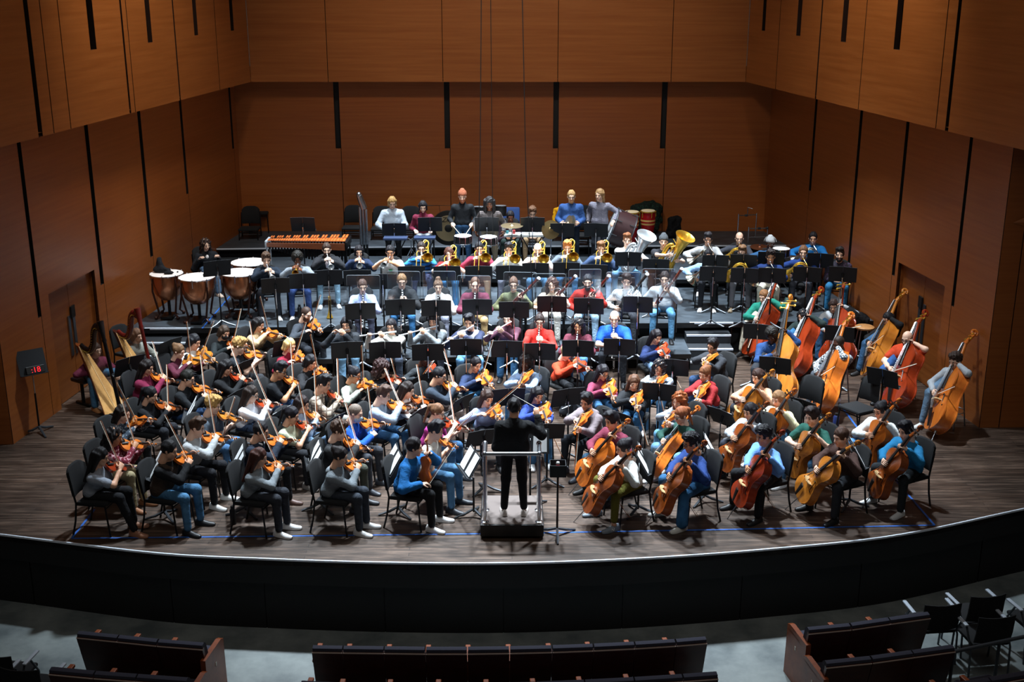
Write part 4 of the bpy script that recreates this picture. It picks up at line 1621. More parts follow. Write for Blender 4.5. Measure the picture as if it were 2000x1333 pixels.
def make_person(p, A, arms):
    """body of one continuous skin (with head and hands), then clothes, hair and the rest as parts"""
    H, fwd, left, Sc, hip, w = A['H'], A['fwd'], A['left'], A['Sc'], A['hip'], A['w']
    base = A['base']
    z0 = p['z0']
    T = lambda v: tuple(v - base)
    f = p['sex'] == 'f'
    fat = max(0.0, p.get('w', 1.0) - 1.0)
    # arms
    geo = []
    AR = {}
    for sd in 'LR':
        S_ = A['S' + sd]
        G, pn, hint, curl, thumb = arms[sd]
        out = left if sd == 'L' else -left
        hint = hint if hint is not None else (-UP * 0.9 + out * 0.5 - fwd * 0.25)
        E0, _ = ik(S_, G, 0.285, 0.34, hint)
        d = (G - E0).normalized()
        pn = Vector(pn) if pn is not None else -UP
        pn = (pn - d * pn.dot(d))
        pn = pn.normalized() if pn.length > 0.05 else d.orthogonal().normalized()
        Wp = G - d * 0.085 - pn * 0.028
        E, Wp = ik(S_, Wp, 0.285, 0.25, hint)
        d = (d * 0.7 + (Wp - E).normalized() * 0.3).normalized()
        AR[sd] = (S_, E, Wp)
        geo.append(hand_geo(Wp - base, d, pn, thumb if thumb is not None else (UP * 0.6 - out * 0.6), curl))
    # legs
    LG = {}
    for sd, s in (('L', 1), ('R', -1)):
        hp = hip + left * (0.085 * s * w)
        sp = p.get('spread', 0.10 if not f else 0.05)
        if p['pose'] == 'sit':
            dr = (fwd + left * (s * sp * 1.6)).normalized()
            kn = Vector((hp.x, hp.y, z0 + 0.50)) + dr * 0.42 + UP * 0.02
            kf = p.get('kf', (0.02, 0.02))[0 if sd == 'L' else 1]
            an = Vector((kn.x, kn.y, z0 + 0.08)) + fwd * kf + left * (s * 0.01)
            hp = hp - UP * 0.02
        elif p['pose'] == 'perch':
            dr = (fwd * 0.8 + left * (s * 0.35) - UP * 0.55).normalized()
            kn = hp + dr * 0.44
            an = Vector((kn.x, kn.y, z0 + (0.30 if (sd == 'L') else 0.09))) + fwd * (0.0 if sd == 'L' else 0.12)
        else:
            kn = Vector((hp.x, hp.y, z0 + 0.50)) + fwd * 0.03 + left * (s * 0.02)
            an = Vector((hp.x, hp.y, z0 + 0.09)) + left * (s * 0.045) - fwd * 0.01
        LG[sd] = (hp, kn, an)
    tw = lambda t: lerp(hip, Sc, t)
    ra, rb = 0.098 * w, (0.088 if f else 0.098) * w
    chest = [(tw(0.86) + left * 0.07 * w, tw(0.25) + left * 0.06 * w, ra, rb), (tw(0.86) - left * 0.07 * w, tw(0.25) - left * 0.06 * w, ra, rb)]
    if f:
        chest += [(tw(0.66) + left * 0.065 + fwd * 0.05, tw(0.66) - left * 0.065 + fwd * 0.05, 0.075, 0.075)]
    if fat:
        chest += [(tw(0.3) + fwd * 0.06 + left * 0.05, tw(0.3) + fwd * 0.06 - left * 0.05, 0.11 + 0.12 * fat, 0.11 + 0.12 * fat)]
    shl = [(A['SL'] - left * 0.01 - UP * 0.012, A['SR'] + left * 0.01 - UP * 0.012, 0.058, 0.058), (Sc - UP * 0.01, Sc + UP * 0.05 + fwd * 0.01, 0.068, 0.058)]
    am = 1.0 + 0.35 * fat - (0.08 if f else 0)

    def armprims(e, cut=2.0):
        r = []
        for sd in 'LR':
            S_, E, Wp = AR[sd]
            if cut >= 1:
                r.append((S_, E, 0.052 * am + e, 0.043 * am + e))
                q = E.lerp(Wp, min(cut - 1, 1.0))
                r.append((E, q, 0.043 * am + e, lerp(0.043, 0.031, min(cut - 1, 1.0)) * am + e))
            else:
                r.append((S_, S_.lerp(E, cut), 0.054 * am + e, 0.050 * am + e * 1.3))
        return r

    def tr(prims):
        return [(T(a), T(b), r1, r2) for a, b, r1, r2 in prims]
    thin = -0.014
    legs = []
    for sd in 'LR':
        hp, kn, an = LG[sd]
        legs += [(hp, kn, 0.07 * w, 0.052), (kn, an, 0.05, 0.036)]
    body = [(a, b, r1 + thin, r2 + thin) for a, b, r1, r2 in chest + shl] + armprims(0.0) + legs + [(Sc, H - UP * 0.07 - fwd * 0.02, 0.052, 0.048 if f else 0.054), (hip + left * 0.06, hip - left * 0.06, 0.10 * w, 0.10 * w)]
    bV, bQ = solid(tr(body), 0.0255, k=0.03)
    # head
    hy, hp_, hr = p.get('head', (0, 0, 0))
    hm = Matrix(((fwd.x, left.x, 0), (fwd.y, left.y, 0), (0, 0, 1))) @ Matrix.Rotation(R(hy), 3, 'Z') @ Matrix.Rotation(R(hp_), 3, 'Y') @ Matrix.Rotation(R(hr), 3, 'X')
    hs = p.get('hs', 1.0 if not f else 0.95)
    HM = Matrix.Translation(H - base) @ hm.to_4x4() @ Matrix.Scale(hs, 4)
    V, Q, mi = HEADS[p['sex']]
    Mn = np.array(HM)
    hV = V @ Mn[:3, :3].T + Mn[:3, 3]
    parts = [(bV, bQ, np.zeros(len(bQ), int)), (hV, Q, mi)]
    for g in geo:
        gv, gq = mb_np(g)
        parts.append((gv, gq, np.zeros(len(gq), int)))
    V, Q, mi = join_geo(parts)
    hc = hairmat(p['hc'])
    root = add_obj('person', V, Q, [skin(p['skin']), EYEW, IRIS, hc, plain('lips_' + p['skin'], SKINS[p['skin']][1], 0.45)], None, True, mi)
    root.location = base
    # trousers
    fl = p.get('flare', 0.0)
    tp = []
    for sd in 'LR':
        hp, kn, an = LG[sd]
        end = an.lerp(kn, -0.02 if p.get('long') else p.get('crop', 0.06))
        tp += [(hp, kn, 0.083 * w + 0.004, 0.066 + fl * 0.3), (kn, end, 0.062 + fl * 0.3, 0.05 + fl)]
    tp += [(hip + left * 0.065 * w, hip - left * 0.065 * w, 0.115 * w, 0.115 * w)]
    if p['pose'] == 'sit':
        tp += [(hip + left * 0.06 * w - UP * 0.02 + fwd * 0.06, hip - left * 0.06 * w - UP * 0.02 + fwd * 0.06, 0.095 * w, 0.095 * w)]
    V, Q = solid(tr(tp), 0.022, k=0.035)
    add_obj('trousers', V, Q, [p['pmat']], root)
    # top
    st = p['top']
    cut = {'t': 0.66, 'w': 1.97, 'h': 1.95, 'j': 1.95, 'b': 1.9, 'k': 1.97, 's': 0.72, 'r': 1.35}[st]
    e = {'t': 0.010, 'w': 0.014, 'h': 0.018, 'j': 0.019, 'b': 0.012, 'k': 0.009, 's': 0.012, 'r': 0.012}[st]
    hem = {'t': 0.04, 'w': 0.03, 'h': 0.02, 'j': 0.0, 'b': 0.03, 'k': 0.05, 's': 0.03, 'r': 0.03}[st]
    hb = tw(0.10 + hem)
    sp = [(a, b, r1 + e, r2 + e) for a, b, r1, r2 in chest + shl] + armprims(e, cut)
    sp += [(hb + left * 0.075 * w, hb - left * 0.075 * w, 0.108 * w + e, 0.108 * w + e)]
    if st == 'k':
        sp += [(Sc + UP * 0.03, Sc + UP * 0.11 + fwd * 0.02, 0.066, 0.060)]
    if st == 'j':
        sp += [(Sc + UP * 0.045 + left * 0.035, Sc + UP * 0.045 - left * 0.035 - fwd * 0.01, 0.062, 0.062)]
    V, Q = solid(tr(sp), 0.0205, k=0.035, noise=wob(0.0022, 40, p['seed']))
    nm = {'t': 't_shirt', 'w': 'sweater', 'h': 'hoodie', 'j': 'jacket', 'b': 'shirt', 'k': 'turtleneck', 's': 'short_sleeve_shirt', 'r': 'rolled_sleeve_shirt'}[st]
    top = add_obj(nm, V, Q, [p['tmat']], root)
    if st == 'h':
        q = Sc - fwd * 0.075 + UP * 0.035
        hp2 = [(q + left * 0.075 + fwd * 0.06, q + left * 0.05 - UP * 0.01, 0.036, 0.05), (q + left * 0.05 - UP * 0.01, q - left * 0.05 - UP * 0.01, 0.055, 0.055), (q - left * 0.05 - UP * 0.01, q - left * 0.075 + fwd * 0.06, 0.05, 0.036), (q - UP * 0.02 - fwd * 0.02, q - UP * 0.12 - fwd * 0.03, 0.05, 0.03)]
        V, Q = solid(tr(hp2), 0.02, k=0.03)
        add_obj('hood', V, Q, [p['tmat']], top)
    if p.get('inner'):
        c1, c2 = tw(0.93) + fwd * (ra + 0.012), tw(0.3) + fwd * (rb + 0.006)
        V, Q = solid(tr([(c1 - fwd * 0.028, c2 - fwd * 0.025, 0.045, 0.05), (Sc + UP * 0.045 + fwd * 0.025, c1 - fwd * 0.03, 0.05, 0.045)]), 0.018, k=0.02)
        add_obj('undershirt', V, Q, [cloth(p['inner'])], root)
    if p.get('vest'):
        vp = [(a, b, r1 + e + 0.007, r2 + e + 0.007) for a, b, r1, r2 in chest + shl[:1]] + [(hb + left * 0.075 * w, hb - left * 0.075 * w, 0.115 * w + e, 0.115 * w + e)]
        V, Q = solid(tr(vp), 0.0205, k=0.035)
        add_obj(p['vest'][1], V, Q, [cloth(p['vest'][0])], root if p['vest'][1] == 'vest' else top)
    if p.get('print'):
        q = tw(0.62) + fwd * (ra + 0.022) - base
        m = MB()
        bx = Matrix(((fwd.x, left.x, 0), (fwd.y, left.y, 0), (0, 0, 1)))
        m.box(q, (0.02, 0.07, 0.05), bx, 0.006)
        m.box(q - UP * 0.09 + left * 0.01, (0.02, 0.09, 0.06), bx, 0.006)
        m.build('print', cloth(p['print']), top)
    if p.get('collar'):
        m = MB()
        for s in (-1, 1):
            b0 = Sc + UP * 0.085 - base
            P = [b0 - fwd * 0.05 + left * 0.0, b0 + left * (0.055 * s) - fwd * 0.01, b0 + left * (0.05 * s) + fwd * 0.05 - UP * 0.015, b0 + left * (0.016 * s) + fwd * 0.075 - UP * 0.045]
            m.tube(spline(P, 8), [0.016] * 6 + [0.02, 0.012], 6, flat=1.3, up=UP)
        m.build('collar', cloth(p['collar']), top)
    # shoes
    for sd, s in (('L', 1), ('R', -1)):
        an = LG[sd][2]
        tw_ = R(8 * s)
        c, sn = math.cos(tw_), math.sin(tw_)
        x = fwd * c + left * sn
        y = UP.cross(x)
        fz = (an.z - 0.085) if p['pose'] == 'perch' else z0
        M = Matrix(((x.x, y.x, 0, an.x - base.x), (x.y, y.y, 0, an.y - base.y), (0, 0, 1, fz - base.z), (0, 0, 0, 1)))
        so = part('shoe', HMESH['shoe'], plain('shoe_leather_' + p['shoe'], p['shoe'], 0.5), root, M)
        if p.get('emblem'):
            t = bpy.data.curves.new('shoe_emblem', 'FONT')
            t.body = 'N'
            t.size = 0.06
            t.shear = 0.15
            t.extrude = 0.002
            t.align_x = 'CENTER'
            eo = text_mesh(bpy.data.objects.new('shoe_emblem', t), PAPER)
            eo.parent = so
            eo.matrix_basis = Matrix(((-1, 0, 0, 0.05), (0, 0, 1, 0.0455), (0, 1, 0, 0.02), (0, 0, 0, 1)))
    # hair and what is worn on the head
    for h in p['hair'].split('+'):
        if h == 'none':
            continue
        part('hair', hair_data(h), hc, root, HM)
    ex = p.get('ex', '')
    if 'g' in ex:
        part('glasses', HMESH['gl'], BLACK, root, HM)
    if 'd' in ex:
        part('beard', hair_data('br'), hairmat(p.get('bc', p['hc'])), root, HM)
    if 'm' in ex:
        part('face_mask', hair_data('mk'), plain('mask_' + p['mask'], p['mask'], 0.7), root, HM)
    if 'c' in ex:
        part('knit_cap', hair_data('be'), cloth(p['cap']), root, HM)
    if 'u' in ex:
        part('knit_cap', hair_data('cap'), cloth(p['cap']), root, HM).name = 'cap'
    if 'e' in ex:
        m = MB()
        m.tube([(-0.01, 0.118 * math.cos(a), 0.04 + 0.118 * math.sin(a)) for a in np.linspace(0, math.pi, 16)], 0.008, 6)
        o = m.build('headband', SILVER, root)
        o.matrix_basis = HM
    return root
# ================================================================ THE PLAYERS
# kind|head px|azimuth (0 faces the hall, + towards picture right)|sex|level|hair,colour|skin|top|trousers|shoe|instrument px|more|who it is
PEOPLE = '''
vn|287,718|68|f|0|lo,1b1413|l|w:7a2342|c:23232a|1b1b1d|350,747;299,668|tone='o'|long dark hair and wine-red sweater, next to the harps
vn|349,687|62|f|0|bn,6e5138|p|k:552233|c:1e2025|1b1b1d|412,708;364,633|tone='y'|brown pinned hair and plum turtleneck
vn|379,668|60|m|0|bo,17171c|l|w:e4e4de|c:23252b|1b1b1d|424,708;415,631|tone='y'|dark bowl cut and white sweater at the left stairs
vn|438,650|35|f|0|bo,3a2c22|l|w:1c2224|c:1c1e22|1b1b1d|488,676;|tone='b',ex='m',mask='15161a'|black face mask and two-tone bob, by the riser
vn|468,676|72|m|0|cu,a8834e|p|t:23262c|c:2a2c30|1b1b1d|534,693;489,631|tone='o',ex='g'|blond curls, glasses and charcoal t-shirt
vn|505,634|58|f|0|lo,161214|l|w:c9ad84|c:26221f|1b1b1d|558,657;508,584|tone='o'|long black hair and beige sweater below the trumpets
vn|442,718|66|f|0|lo,121114|l|w:17191c|c:3a3230|1b1b1d|500,746;451,672|tone='r'|long black hair and black top in the third row
vn|366,740|72|m|0|sh,14130f|l|k:191c20|j:2c4d78|1b1b1d|436,767;393,696|tone='o',ex='g'|short black hair, glasses and black crew sweater
vn|294,772|70|f|0|pt,131216|l|k:17191d|c:202228|1b1b1d|367,800;327,716|tone='b'|black ponytail and black turtleneck behind the patterned sweater
vn|240,808|66|f|0|sg,1f1714|p|w:35414e/speck:8f9aa2|c:1e2024|1b1b1d|304,818;229,754|tone='o'|shaggy dark hair and mottled blue-grey sweater
vn|416,792|72|m|0|cu,b08a50|p|t:55606c|j:39648f|6a5a48|484,823;458,782|tone='y'|sandy curls and slate-grey t-shirt
vn|491,770|66|f|0|lo,2a201c|p|b:e8eaf0|j:3a4d6a|dddddd|553,791;491,705|tone='r',ex='g'|long brown hair, glasses and white blouse
vn|384,836|74|m|0|fl,3b281c|p|h:a9adb0|c:1c1d22|e6e6e4|464,856;408,766|tone='o'|tousled brown hair and light grey hoodie
vn|224,852|72|f|0|wv,161113|t|b:6e1f2f/speck:c0929a|c:9c9070|8a5a3a|307,867;236,772|tone='o'|red floral blouse in the outer second row
vn|196,893|80|f|0|lo,131114|l|s:8d94a0|c:17181c|9a6a50|269,912;198,822|tone='r',kf=(0.05,0.18)|very long black hair and grey short-sleeved knit, nearest the left edge
vn|330,880|74|m|0|sh,131215|l|w:17181b|j:41769f|15161a|390,881;326,814|tone='o',vest=('3f332b','vest')|brown vest over black sleeves and blue jeans, in the front row
vn|509,843|72|m|0|sh,17151a|l|j:1e2736|c:1c1e23|5a4038|587,860;516,784|tone='o',ex='g',collar='e8e8e8'|navy jacket, white collar and black hair
vn|506,894|74|f|0|lo,3e2019|l|w:7c848a|c:2c2f36|d8d8d8|576,908;507,826|tone='o'|long auburn hair and grey sweater in the front row
vn|570,812|66|f|0|pt,15131a|l|t:c3c9ae|c:1f2126|77706a|626,832;584,750|tone='r'|pale green t-shirt and black ponytail
vn|590,790|62|f|0|lo,241a1b|l|j:9fb0c8|j:7f9fc0|dddddd|642,822;616,728|tone='o'|dark hair and pale denim jacket, behind the pale green t-shirt
vn|632,750|62|m|0|fl,121318|l|b:b8ab98/plaid:6e6258|j:8a8a84|dddddd|688,792;660,704|tone='r',inner='17181b'|fluffy black hair and beige plaid overshirt
vn|546,724|66|m|0|fl,15141a|t|t:16191e|j:2c4a72|1b1b1d|596,748;570,672|tone='o',ex='g'|cropped black hair, glasses and black t-shirt in the middle of the violins
vn|566,676|50|f|0|bo,c9a66c|p|k:8e2136|c:26262c|1b1b1d|596,706;|tone='o'|blond bob and crimson top
vn|598,614|40|m|0|bz,3b2b24|p|w:353a42|c:2b2e35|1b1b1d|629,648;624,580|tone='o',ex='gd',bc='4a3024'|dark beard, glasses and charcoal sweater at the front riser
vn|607,708|52|f|0|bo,121217|l|h:1c1d21|c:1f2025|1b1b1d|640,729;606,658|tone='o'|black chin-length hair and black hoodie
vn|692,732|56|f|0|bn,17161c|t|w:aab0a4|c:22242a|1b1b1d|740,756;705,680|tone='o',ex='g'|black hair under a headband and sage-grey top
vn|746,722|62|f|0|bc,2c1716|l|w:1d1d22|c:1f2126|1b1b1d|800,743;758,672|tone='r'|large cloud of dark red-brown curls
vn|748,772|66|m|0|fl,4a372e|p|h:93a2b4|j:2f5e88|1b1b1d|816,797;749,710|tone='o'|brown fringe and powder-blue hoodie
vn|796,762|60|f|0|lo,1f1614|p|w:d8d3d0/stripe:5a4038|c:3b2f2c|1b1b1d|857,786;816,716|tone='b'|long dark hair and white-and-brown sweater
vn|694,808|66|m|0|bz,75685e|p|j:2058b8|c:3a3d44|3a3d44|764,829;720,760|tone='o',ex='m',mask='a9c4d4'|bright blue jacket and pale face mask
vn|662,842|70|m|0|cu,3c2a20|p|j:2e2f31|c:4a4d44|24252a|730,880;677,790|tone='o'|tight brown curls and dark grey jacket
vn|664,892|74|f|0|bn,1b1517|l|h:70787e|c:2e343d|c9c9c9|720,898;666,818|tone='o'|dark bun and grey zip hoodie in the front row
vn|830,700|24|f|0|cu,a83a1c|k|w:1e2226|c:22242a|1b1b1d|850,732;864,676|tone='r',ex='g'|bright orange curls and dark jumper
vn|858,734|58|m|0|sh,15151a|l|w:2b3440|c:8c7f7a|1b1b1d|916,762;867,680|tone='o',ex='g'|black hair, glasses and dark slate sweater
vn|854,806|66|f|0|pt,6e4c34|p|t:a0307a|j:2c5a86|2b2e35|926,841;878,752|tone='r',ex='g'|brown ponytail and magenta t-shirt
vn|850,842|72|m|0|fl,14131a|l|s:cfc9bd|j:4a7ba4|20242c|896,874;921,812|tone='o'|cream short-sleeved shirt, beside the conductor
lap|809,874|74|m|0|sh,191519|p|j:125a96|c:121316|d9d9da|846,887;888,866|tone='o'|blue fleece jacket, with a lowered violin, in the front row
va|929,712|26|f|0|bn,171419|l|w:23304e|j:2f6a94|1b1b1d|964,759;960,668|tone='o'|black tied hair and navy sweater before the flutes
va|952,778|12|f|0|lo,33221d|p|b:8d9cc0|c:24262c|1b1b1d|975,818;1011,754|tone='o'|long brown hair and lilac-blue denim shirt
va|1028,708|-35|m|0|dr,1c1719|k|b:a9c3e4|j:2a5c88|1b1b1d|1011,760;1022,672|tone='o'|short dark locks and pale blue shirt
va|1106,688|34|f|0|tb,9d8462|p|w:b4371c|c:1c1e22|cccccc|1157,724;|tone='r',ex='g'|blond top knot and rust-orange sweater
va|1050,772|8|f|0|lo,151318|l|h:2a3f86|j:2d6088|dddddd|1072,832;|tone='o'|long black hair with a fringe and royal blue hoodie
va|1146,784|-52|m|0|fl,131217|l|h:776c70|c:1f242b|2a2f38|1119,846;|tone='o'|mauve-grey hoodie and black fringe, right of the podium
va|1178,728|12|f|0|lo,17141a|l|k:7b3048|j:2d5f8a|1b1b1d|1201,786;|tone='o',ex='g'|long black hair, glasses and maroon fitted top
va|1238,748|-14|f|0|lo,5a3c2b|p|j:1c1e22|j:3b76a8|dddddd|1244,803;|tone='o',inner='cfcfd2'|long brown hair and black cardigan
va|1282,658|14|f|0|lo,1c161a|l|w:25335c|j:7f9fc4|1b1b1d|1306,704;|tone='r'|long black hair and navy sweater beside the front riser corner
va|1287,718|-20|f|0|wv,1a171b|l|b:c3d0dc/check:5a6a7a|j:4f88b8|cccccc|1276,760;|tone='o',ex='g'|wavy black hair and pale blue checked shirt
va|1392,676|-55|m|0|fl,121116|l|h:2a2c31|j:1d3c62|1b1b1d|1371,712;|tone='y',ex='g'|black fringe, glasses and black hoodie by the right stairs
va|1376,730|-58|f|0|pt,75492e|p|h:8c2326|j:4a86ba|1b1b1d|1356,792;|tone='o'|brown ponytail and brick-red hoodie
va|1326,782|-58|f|0|wv,8a4a24|p|w:8a8f9a|j:6aa0c8|dddddd|1292,832;|tone='o'|loose ginger curls behind the green sweater
vc|1196,822|-52|m|0|fl,15151c|l|w:6e2a3e|j:2f5674|141518|1225,820;1129,938|tone='o'|black glossy hair and maroon crew sweater with a cello
vc|1330,812|-55|f|0|pt,8a4f30|p|w:22463e|j:6a9ac2|cfcfcf|1360,810;1268,928|tone='o',ex='g'|glasses, reddish ponytail and dark green sweater
vc|1218,876|-66|f|0|bn,1c1a20|l|w:c9ccc9|c:5c5a20|6d7884|1246,880;1141,990|tone='b',crop=0.16,emblem=1|white knitted sweater and olive trousers
vc|1350,866|-66|m|0|cu,15141a|t|w:243f7a|j:2c6a9c|c9c9c4|1374,872;1280,992|tone='b',ex='g',flare=0.03|dark curls, navy sweater and wide blue jeans
vc|1492,852|-60|m|0|cu,121116|t|b:6f9fe2|c:1b1d21|0f1013|1529,858;1436,982|tone='r',collar='6f9fe2'|curly black hair and sky-blue shirt with a red cello
vc|1465,804|-48|f|0|lo,17141a|l|h:a9b0b8|c:2b2f3a|1b1b1d|1494,798;1408,912|tone='b'|long black hair and pale grey hoodie with a cello
vc|1480,736|-45|f|0|lo,3a2620|p|b:d39c7c|c:2a2c33|1b1b1d|1506,728;1424,822|tone='y'|brown hair and peach blouse with a cello
vc|1520,780|-45|f|0|lo,8e6a48|p|w:d5cda6|j:3f6f94|cccccc|1548,770;1490,846|tone='o'|fair straight hair and cream sweater
vc|1587,814|-52|m|0|fl,231a1a|p|t:215248|j:3b6f9a|dddddd|1617,814;1542,906|tone='y'|dark parted hair and bottle-green t-shirt
vc|1643,854|-62|m|0|sh,4b352b|p|w:46322d|c:2a2d33|101114|1675,864;1558,968|tone='y'|brown hair and chocolate sweater, in the front row
vc|1719,802|-48|f|0|bn,16151a|l|j:d3d8d8|j:4a86bc|cccccc|1752,794;1680,902|tone='o',ex='g',inner='1b1b20'|white cardigan, glasses and tied black hair
vc|1770,842|-60|m|0|fl,15131a|p|h:1c6f9e|c:23282c|d0d4d6|1790,850;1700,962|tone='b'|teal hoodie and black hair, nearest the right edge
cb|1492,580|-34|m|0|sh,8a5f3c|p|j:1f7a68|c:c2b8a4|1b1b1d|1536,566;1462,722|tone='r',inner='b4bac4'|reddish hair and teal-green overshirt
cb|1507,656|-14|m|0|af,17130f|k|w:22406e|c:25282e|1b1b1d|1560,634;1512,775|tone='y',collar='eeeeee'|navy sweater, white collar and short afro
cb|1568,618|-36|f|0|wv,171519|l|j:23302f|j:2a6a98|1b1b1d|1608,594;1545,760|tone='r'|long dark curls and dark green jacket with a double bass
cb|1628,598|-12|f|0|lo,33221d|l|w:a9adb2|j:2c5c86|1b1b1d|1650,566;1650,735|tone='r'|brown hair and pale grey sweater at the rear of the basses
cb|1638,672|-48|m|0|bz,2a1d16|k|w:c2cbd0/knit:3a4148|c:474d56|d5dadf|1647,650;1592,832|tone='o'|white cable knit sweater, face hidden by the bass scroll
cb|1734,624|-54|f|0|lo,131116|l|w:17181b|j:2f5a82|1b1b1d|1762,604;1682,768|tone='y'|long black hair and black top beside the wall door
cb|1772,662|-40|m|0|bd,5a4030|p|t:c0401f|j:1f4f8a|141518|1807,658;1748,826|tone='r',ex='gd',w=1.2,bc='6e4228'|orange-red t-shirt, glasses and beard
cb|1866,706|-52|m|0|cu,2f2019|p|w:9ea3a8|j:5d7a94|c9cac8|1900,684;1818,872|tone='o'|brown curls and grey sweatshirt, the outermost bass
fl|676,634|12|f|L|bo,17151a|l|j:23262b|j:84b4d8|1b1b1d|648,650|pic=1|black bob and black quilted jacket with the shortest flute
fl|764,638|6|f|L|lo,18151a|l|w:d8d8d0|c:3a4250|1b1b1d|702,657|ex='g'|long black hair, glasses and ivory top with a flute
fl|846,628|4|f|L|lo,1d181c|l|w:8d9498|c:3a3e4a|e8e8e8|781,656|_=0|long dark hair and mid-grey sweater with a flute
fl|917,630|2|m|L|fl,15141a|l|w:2b3148|j:6aa2d2|e0e0e0|864,673|w=1.1,vest=('d7dbe6','shirt_front')|white raglan top with dark sleeves
fl|992,622|-2|f|L|lo,3e2b22|p|k:5c3a48|j:3f78aa|1b1b1d|943,660|_=0|long brown hair and dusky purple top
ob|1054,628|-4|f|L|bn,2a1e1c|p|w:d2342c|c:2a2d33|1b1b1d||ex='g',w=1.1|coral red sweater and glasses
ob|1129,636|-6|f|L|wv,141216|t|w:5c2836|j:4a80b0|1b1b1d||_=0|long black curls and maroon top, left of the royal blue t-shirt
ob|1200,622|-8|m|L|bd,7a5136|p|t:1d55c0|c:22252b|1b1b1d||w=1.3|royal blue t-shirt and receding hair
cl|708,560|10|f|M|pt,4a362e|p|w:a9b4da|c:4a4e62|1b1b1d||_=0|lavender sweater, nearest the trumpets
cl|785,550|6|m|M|sh,7a5a3c|p|j:1c1d20|j:2f6fa4|1b1b1d||ex='g'|light brown hair, glasses and black fleece
cl|856,560|3|f|M|tb,6a503e|p|j:dcd8d4|j:8a90a4|e8e8e8||inner='e0a8a0'|small top bun and ivory cardigan
cl|928,556|2|m|M|bz,5a3e2c|p|w:5c2436|c:b09468|1b1b1d||_=0|thinning hair and burgundy quarter zip
bs|1003,556|-2|f|M|bn,5a4032|p|w:5a5c42|c:2c3036|1b1b1d|1041,558|tone='r',ex='g'|tied brown hair, glasses and olive sweater
bs|1078,556|-4|f|M|wv,46302a|p|t:dcc4a8|c:d6d4cc|1b1b1d|1113,549|tone='r'|voluminous wavy hair and cream top
bs|1148,551|-6|m|M|sh,1b1617|p|j:a0241c|j:9fc4e0|1b1b1d|1176,551|tone='r',ex='d'|black beard and scarlet jacket
bs|1224,550|-8|m|M|fl,2a1e1c|p|w:a9a8a6/speck:55565a|c:3a3d44|1b1b1d|1254,542|tone='k'|dark fringe and speckled grey jumper, with a black bassoon
bs|1298,545|-10|m|M|sh,2b211e|p|h:a4a9ae|j:5f9cc8|1b1b1d|1318,530|tone='r',w=1.1|grey hoodie and pale jeans at the corner of the front riser
tp|520,508|14|m|M|cu,4c3626|p|j:1d2734|c:23262e|e2e2e2|536,548|tone='s'|brown curly mop and navy jacket
tp|581,507|12|m|M|af,17140f|d|h:7d848c|j:2c4a86|e2e2e2|577,536|tone='g',ex='g'|short afro, glasses and grey hoodie
tp|638,488|10|m|M|sh,3a2a22|p|j:1f2024|j:9cc8e4|b8bcc0|650,526|tone='s',ex='d',w=1.15,inner='d8c8cc'|brown beard and pale jeans, in the middle of the trumpets
tp|701,492|8|f|M|bo,18151a|l|h:1f2b44|c:3a4050|1b1b1d|704,522|tone='s'|black hair parted in the middle and navy hoodie
tp|762,493|2|m|M|sh,17151a|t|t:e8e8e4|c:2c2f36|1b1b1d|749,521|tone='s',print='2f8a52'|white t-shirt with a green print
tb|823,486|4|m|M|sh,2b211d|p|w:2f7fc4/stripe:16324e|c:4a4f6e|1b1b1d||ex='gd'|blue striped sweater and trimmed beard
tb|877,496|3|f|M|sg,4a2a20|p|t:c01c1c|j:3d7fb4|e2e2e2||_=0|bright red t-shirt and shaggy auburn hair
tb|936,486|2|m|M|sh,17151a|l|w:7c2338|c:c9a888|1b1b1d||_=0|black hair and burgundy sweater
tb|994,488|0|m|M|fl,17161c|l|w:e6e9e6|c:7a7f90|1b1b1d||_=0|black fringe and white sweater
tb|1050,488|-1|m|M|none,5a4030|p|b:e2c6bc|j:6a9cc8|1b1b1d||ex='d',bc='6a4a36'|bald head and pale pink shirt
tb|1108,484|-2|m|M|cu,c0783a|p|w:56606c|j:5a92c4|1b1b1d||ex='d',bc='b8743c'|copper hair and slate sweater
tb|1174,486|-4|m|M|fl,7a563a|p|j:2e3f5c|j:5a92c4|1b1b1d||_=0|light brown hair and blue-grey jacket
tu|1225,470|-4|m|M|fl,7a4a2c|p|w:e0e2e0|j:6aa0cc|1b1b1d|1247,462|tone='s',hz=1.16|chestnut hair and white sweater behind a silver tuba
tu|1296,472|-6|m|M|none,3a2a22|p|t:2b2c31|c:3a3d44|1b1b1d|1325,462|tone='g',ex='c',cap='4a4e52',hz=1.16|grey knit cap and charcoal t-shirt
hn|1383,500|-6|f|M|bn,131217|l|h:8fb2dc|c:23252b|f2f2f2||tone='s'|pale blue hoodie and white shoes
hn|1450,494|-10|m|M|fl,7a5a40|p|j:3f3a36|c:6a6a70|8a7a66||tone='g'|brown overshirt and grey trousers
hn|1505,502|-12|m|M|cu,241b1c|t|w:1d3468|c:d0ccbe|1b1b1d||tone='s'|thick dark curls, navy top and white trousers
hn|1569,493|-14|m|M|sh,6a4a34|p|b:1f3a78|c:3a3d46|2b2620||tone='g',collar='1f3a78'|navy button shirt and a brass bell at the hip
rest|1640,498|-16|m|M|fl,1d1817|p|j:2e2c36/speck:4a3a5a|j:1c6c9c|1b1b1d||ex='d'|patterned black sweater, beard and teal jeans, hands in the lap
hn|1383,468|-6|m|M|fl,2f2c30|l|h:a9aaac|c:2a2d33|e2e2e2||tone='s'|dark messy hair and ash-grey hoodie in the back horns
hn|1444,466|-10|m|M|bd,4a3a32|p|w:3a3d46|c:2a2d33|1b1b1d||tone='g'|bald crown and graphite sweater in the back horns
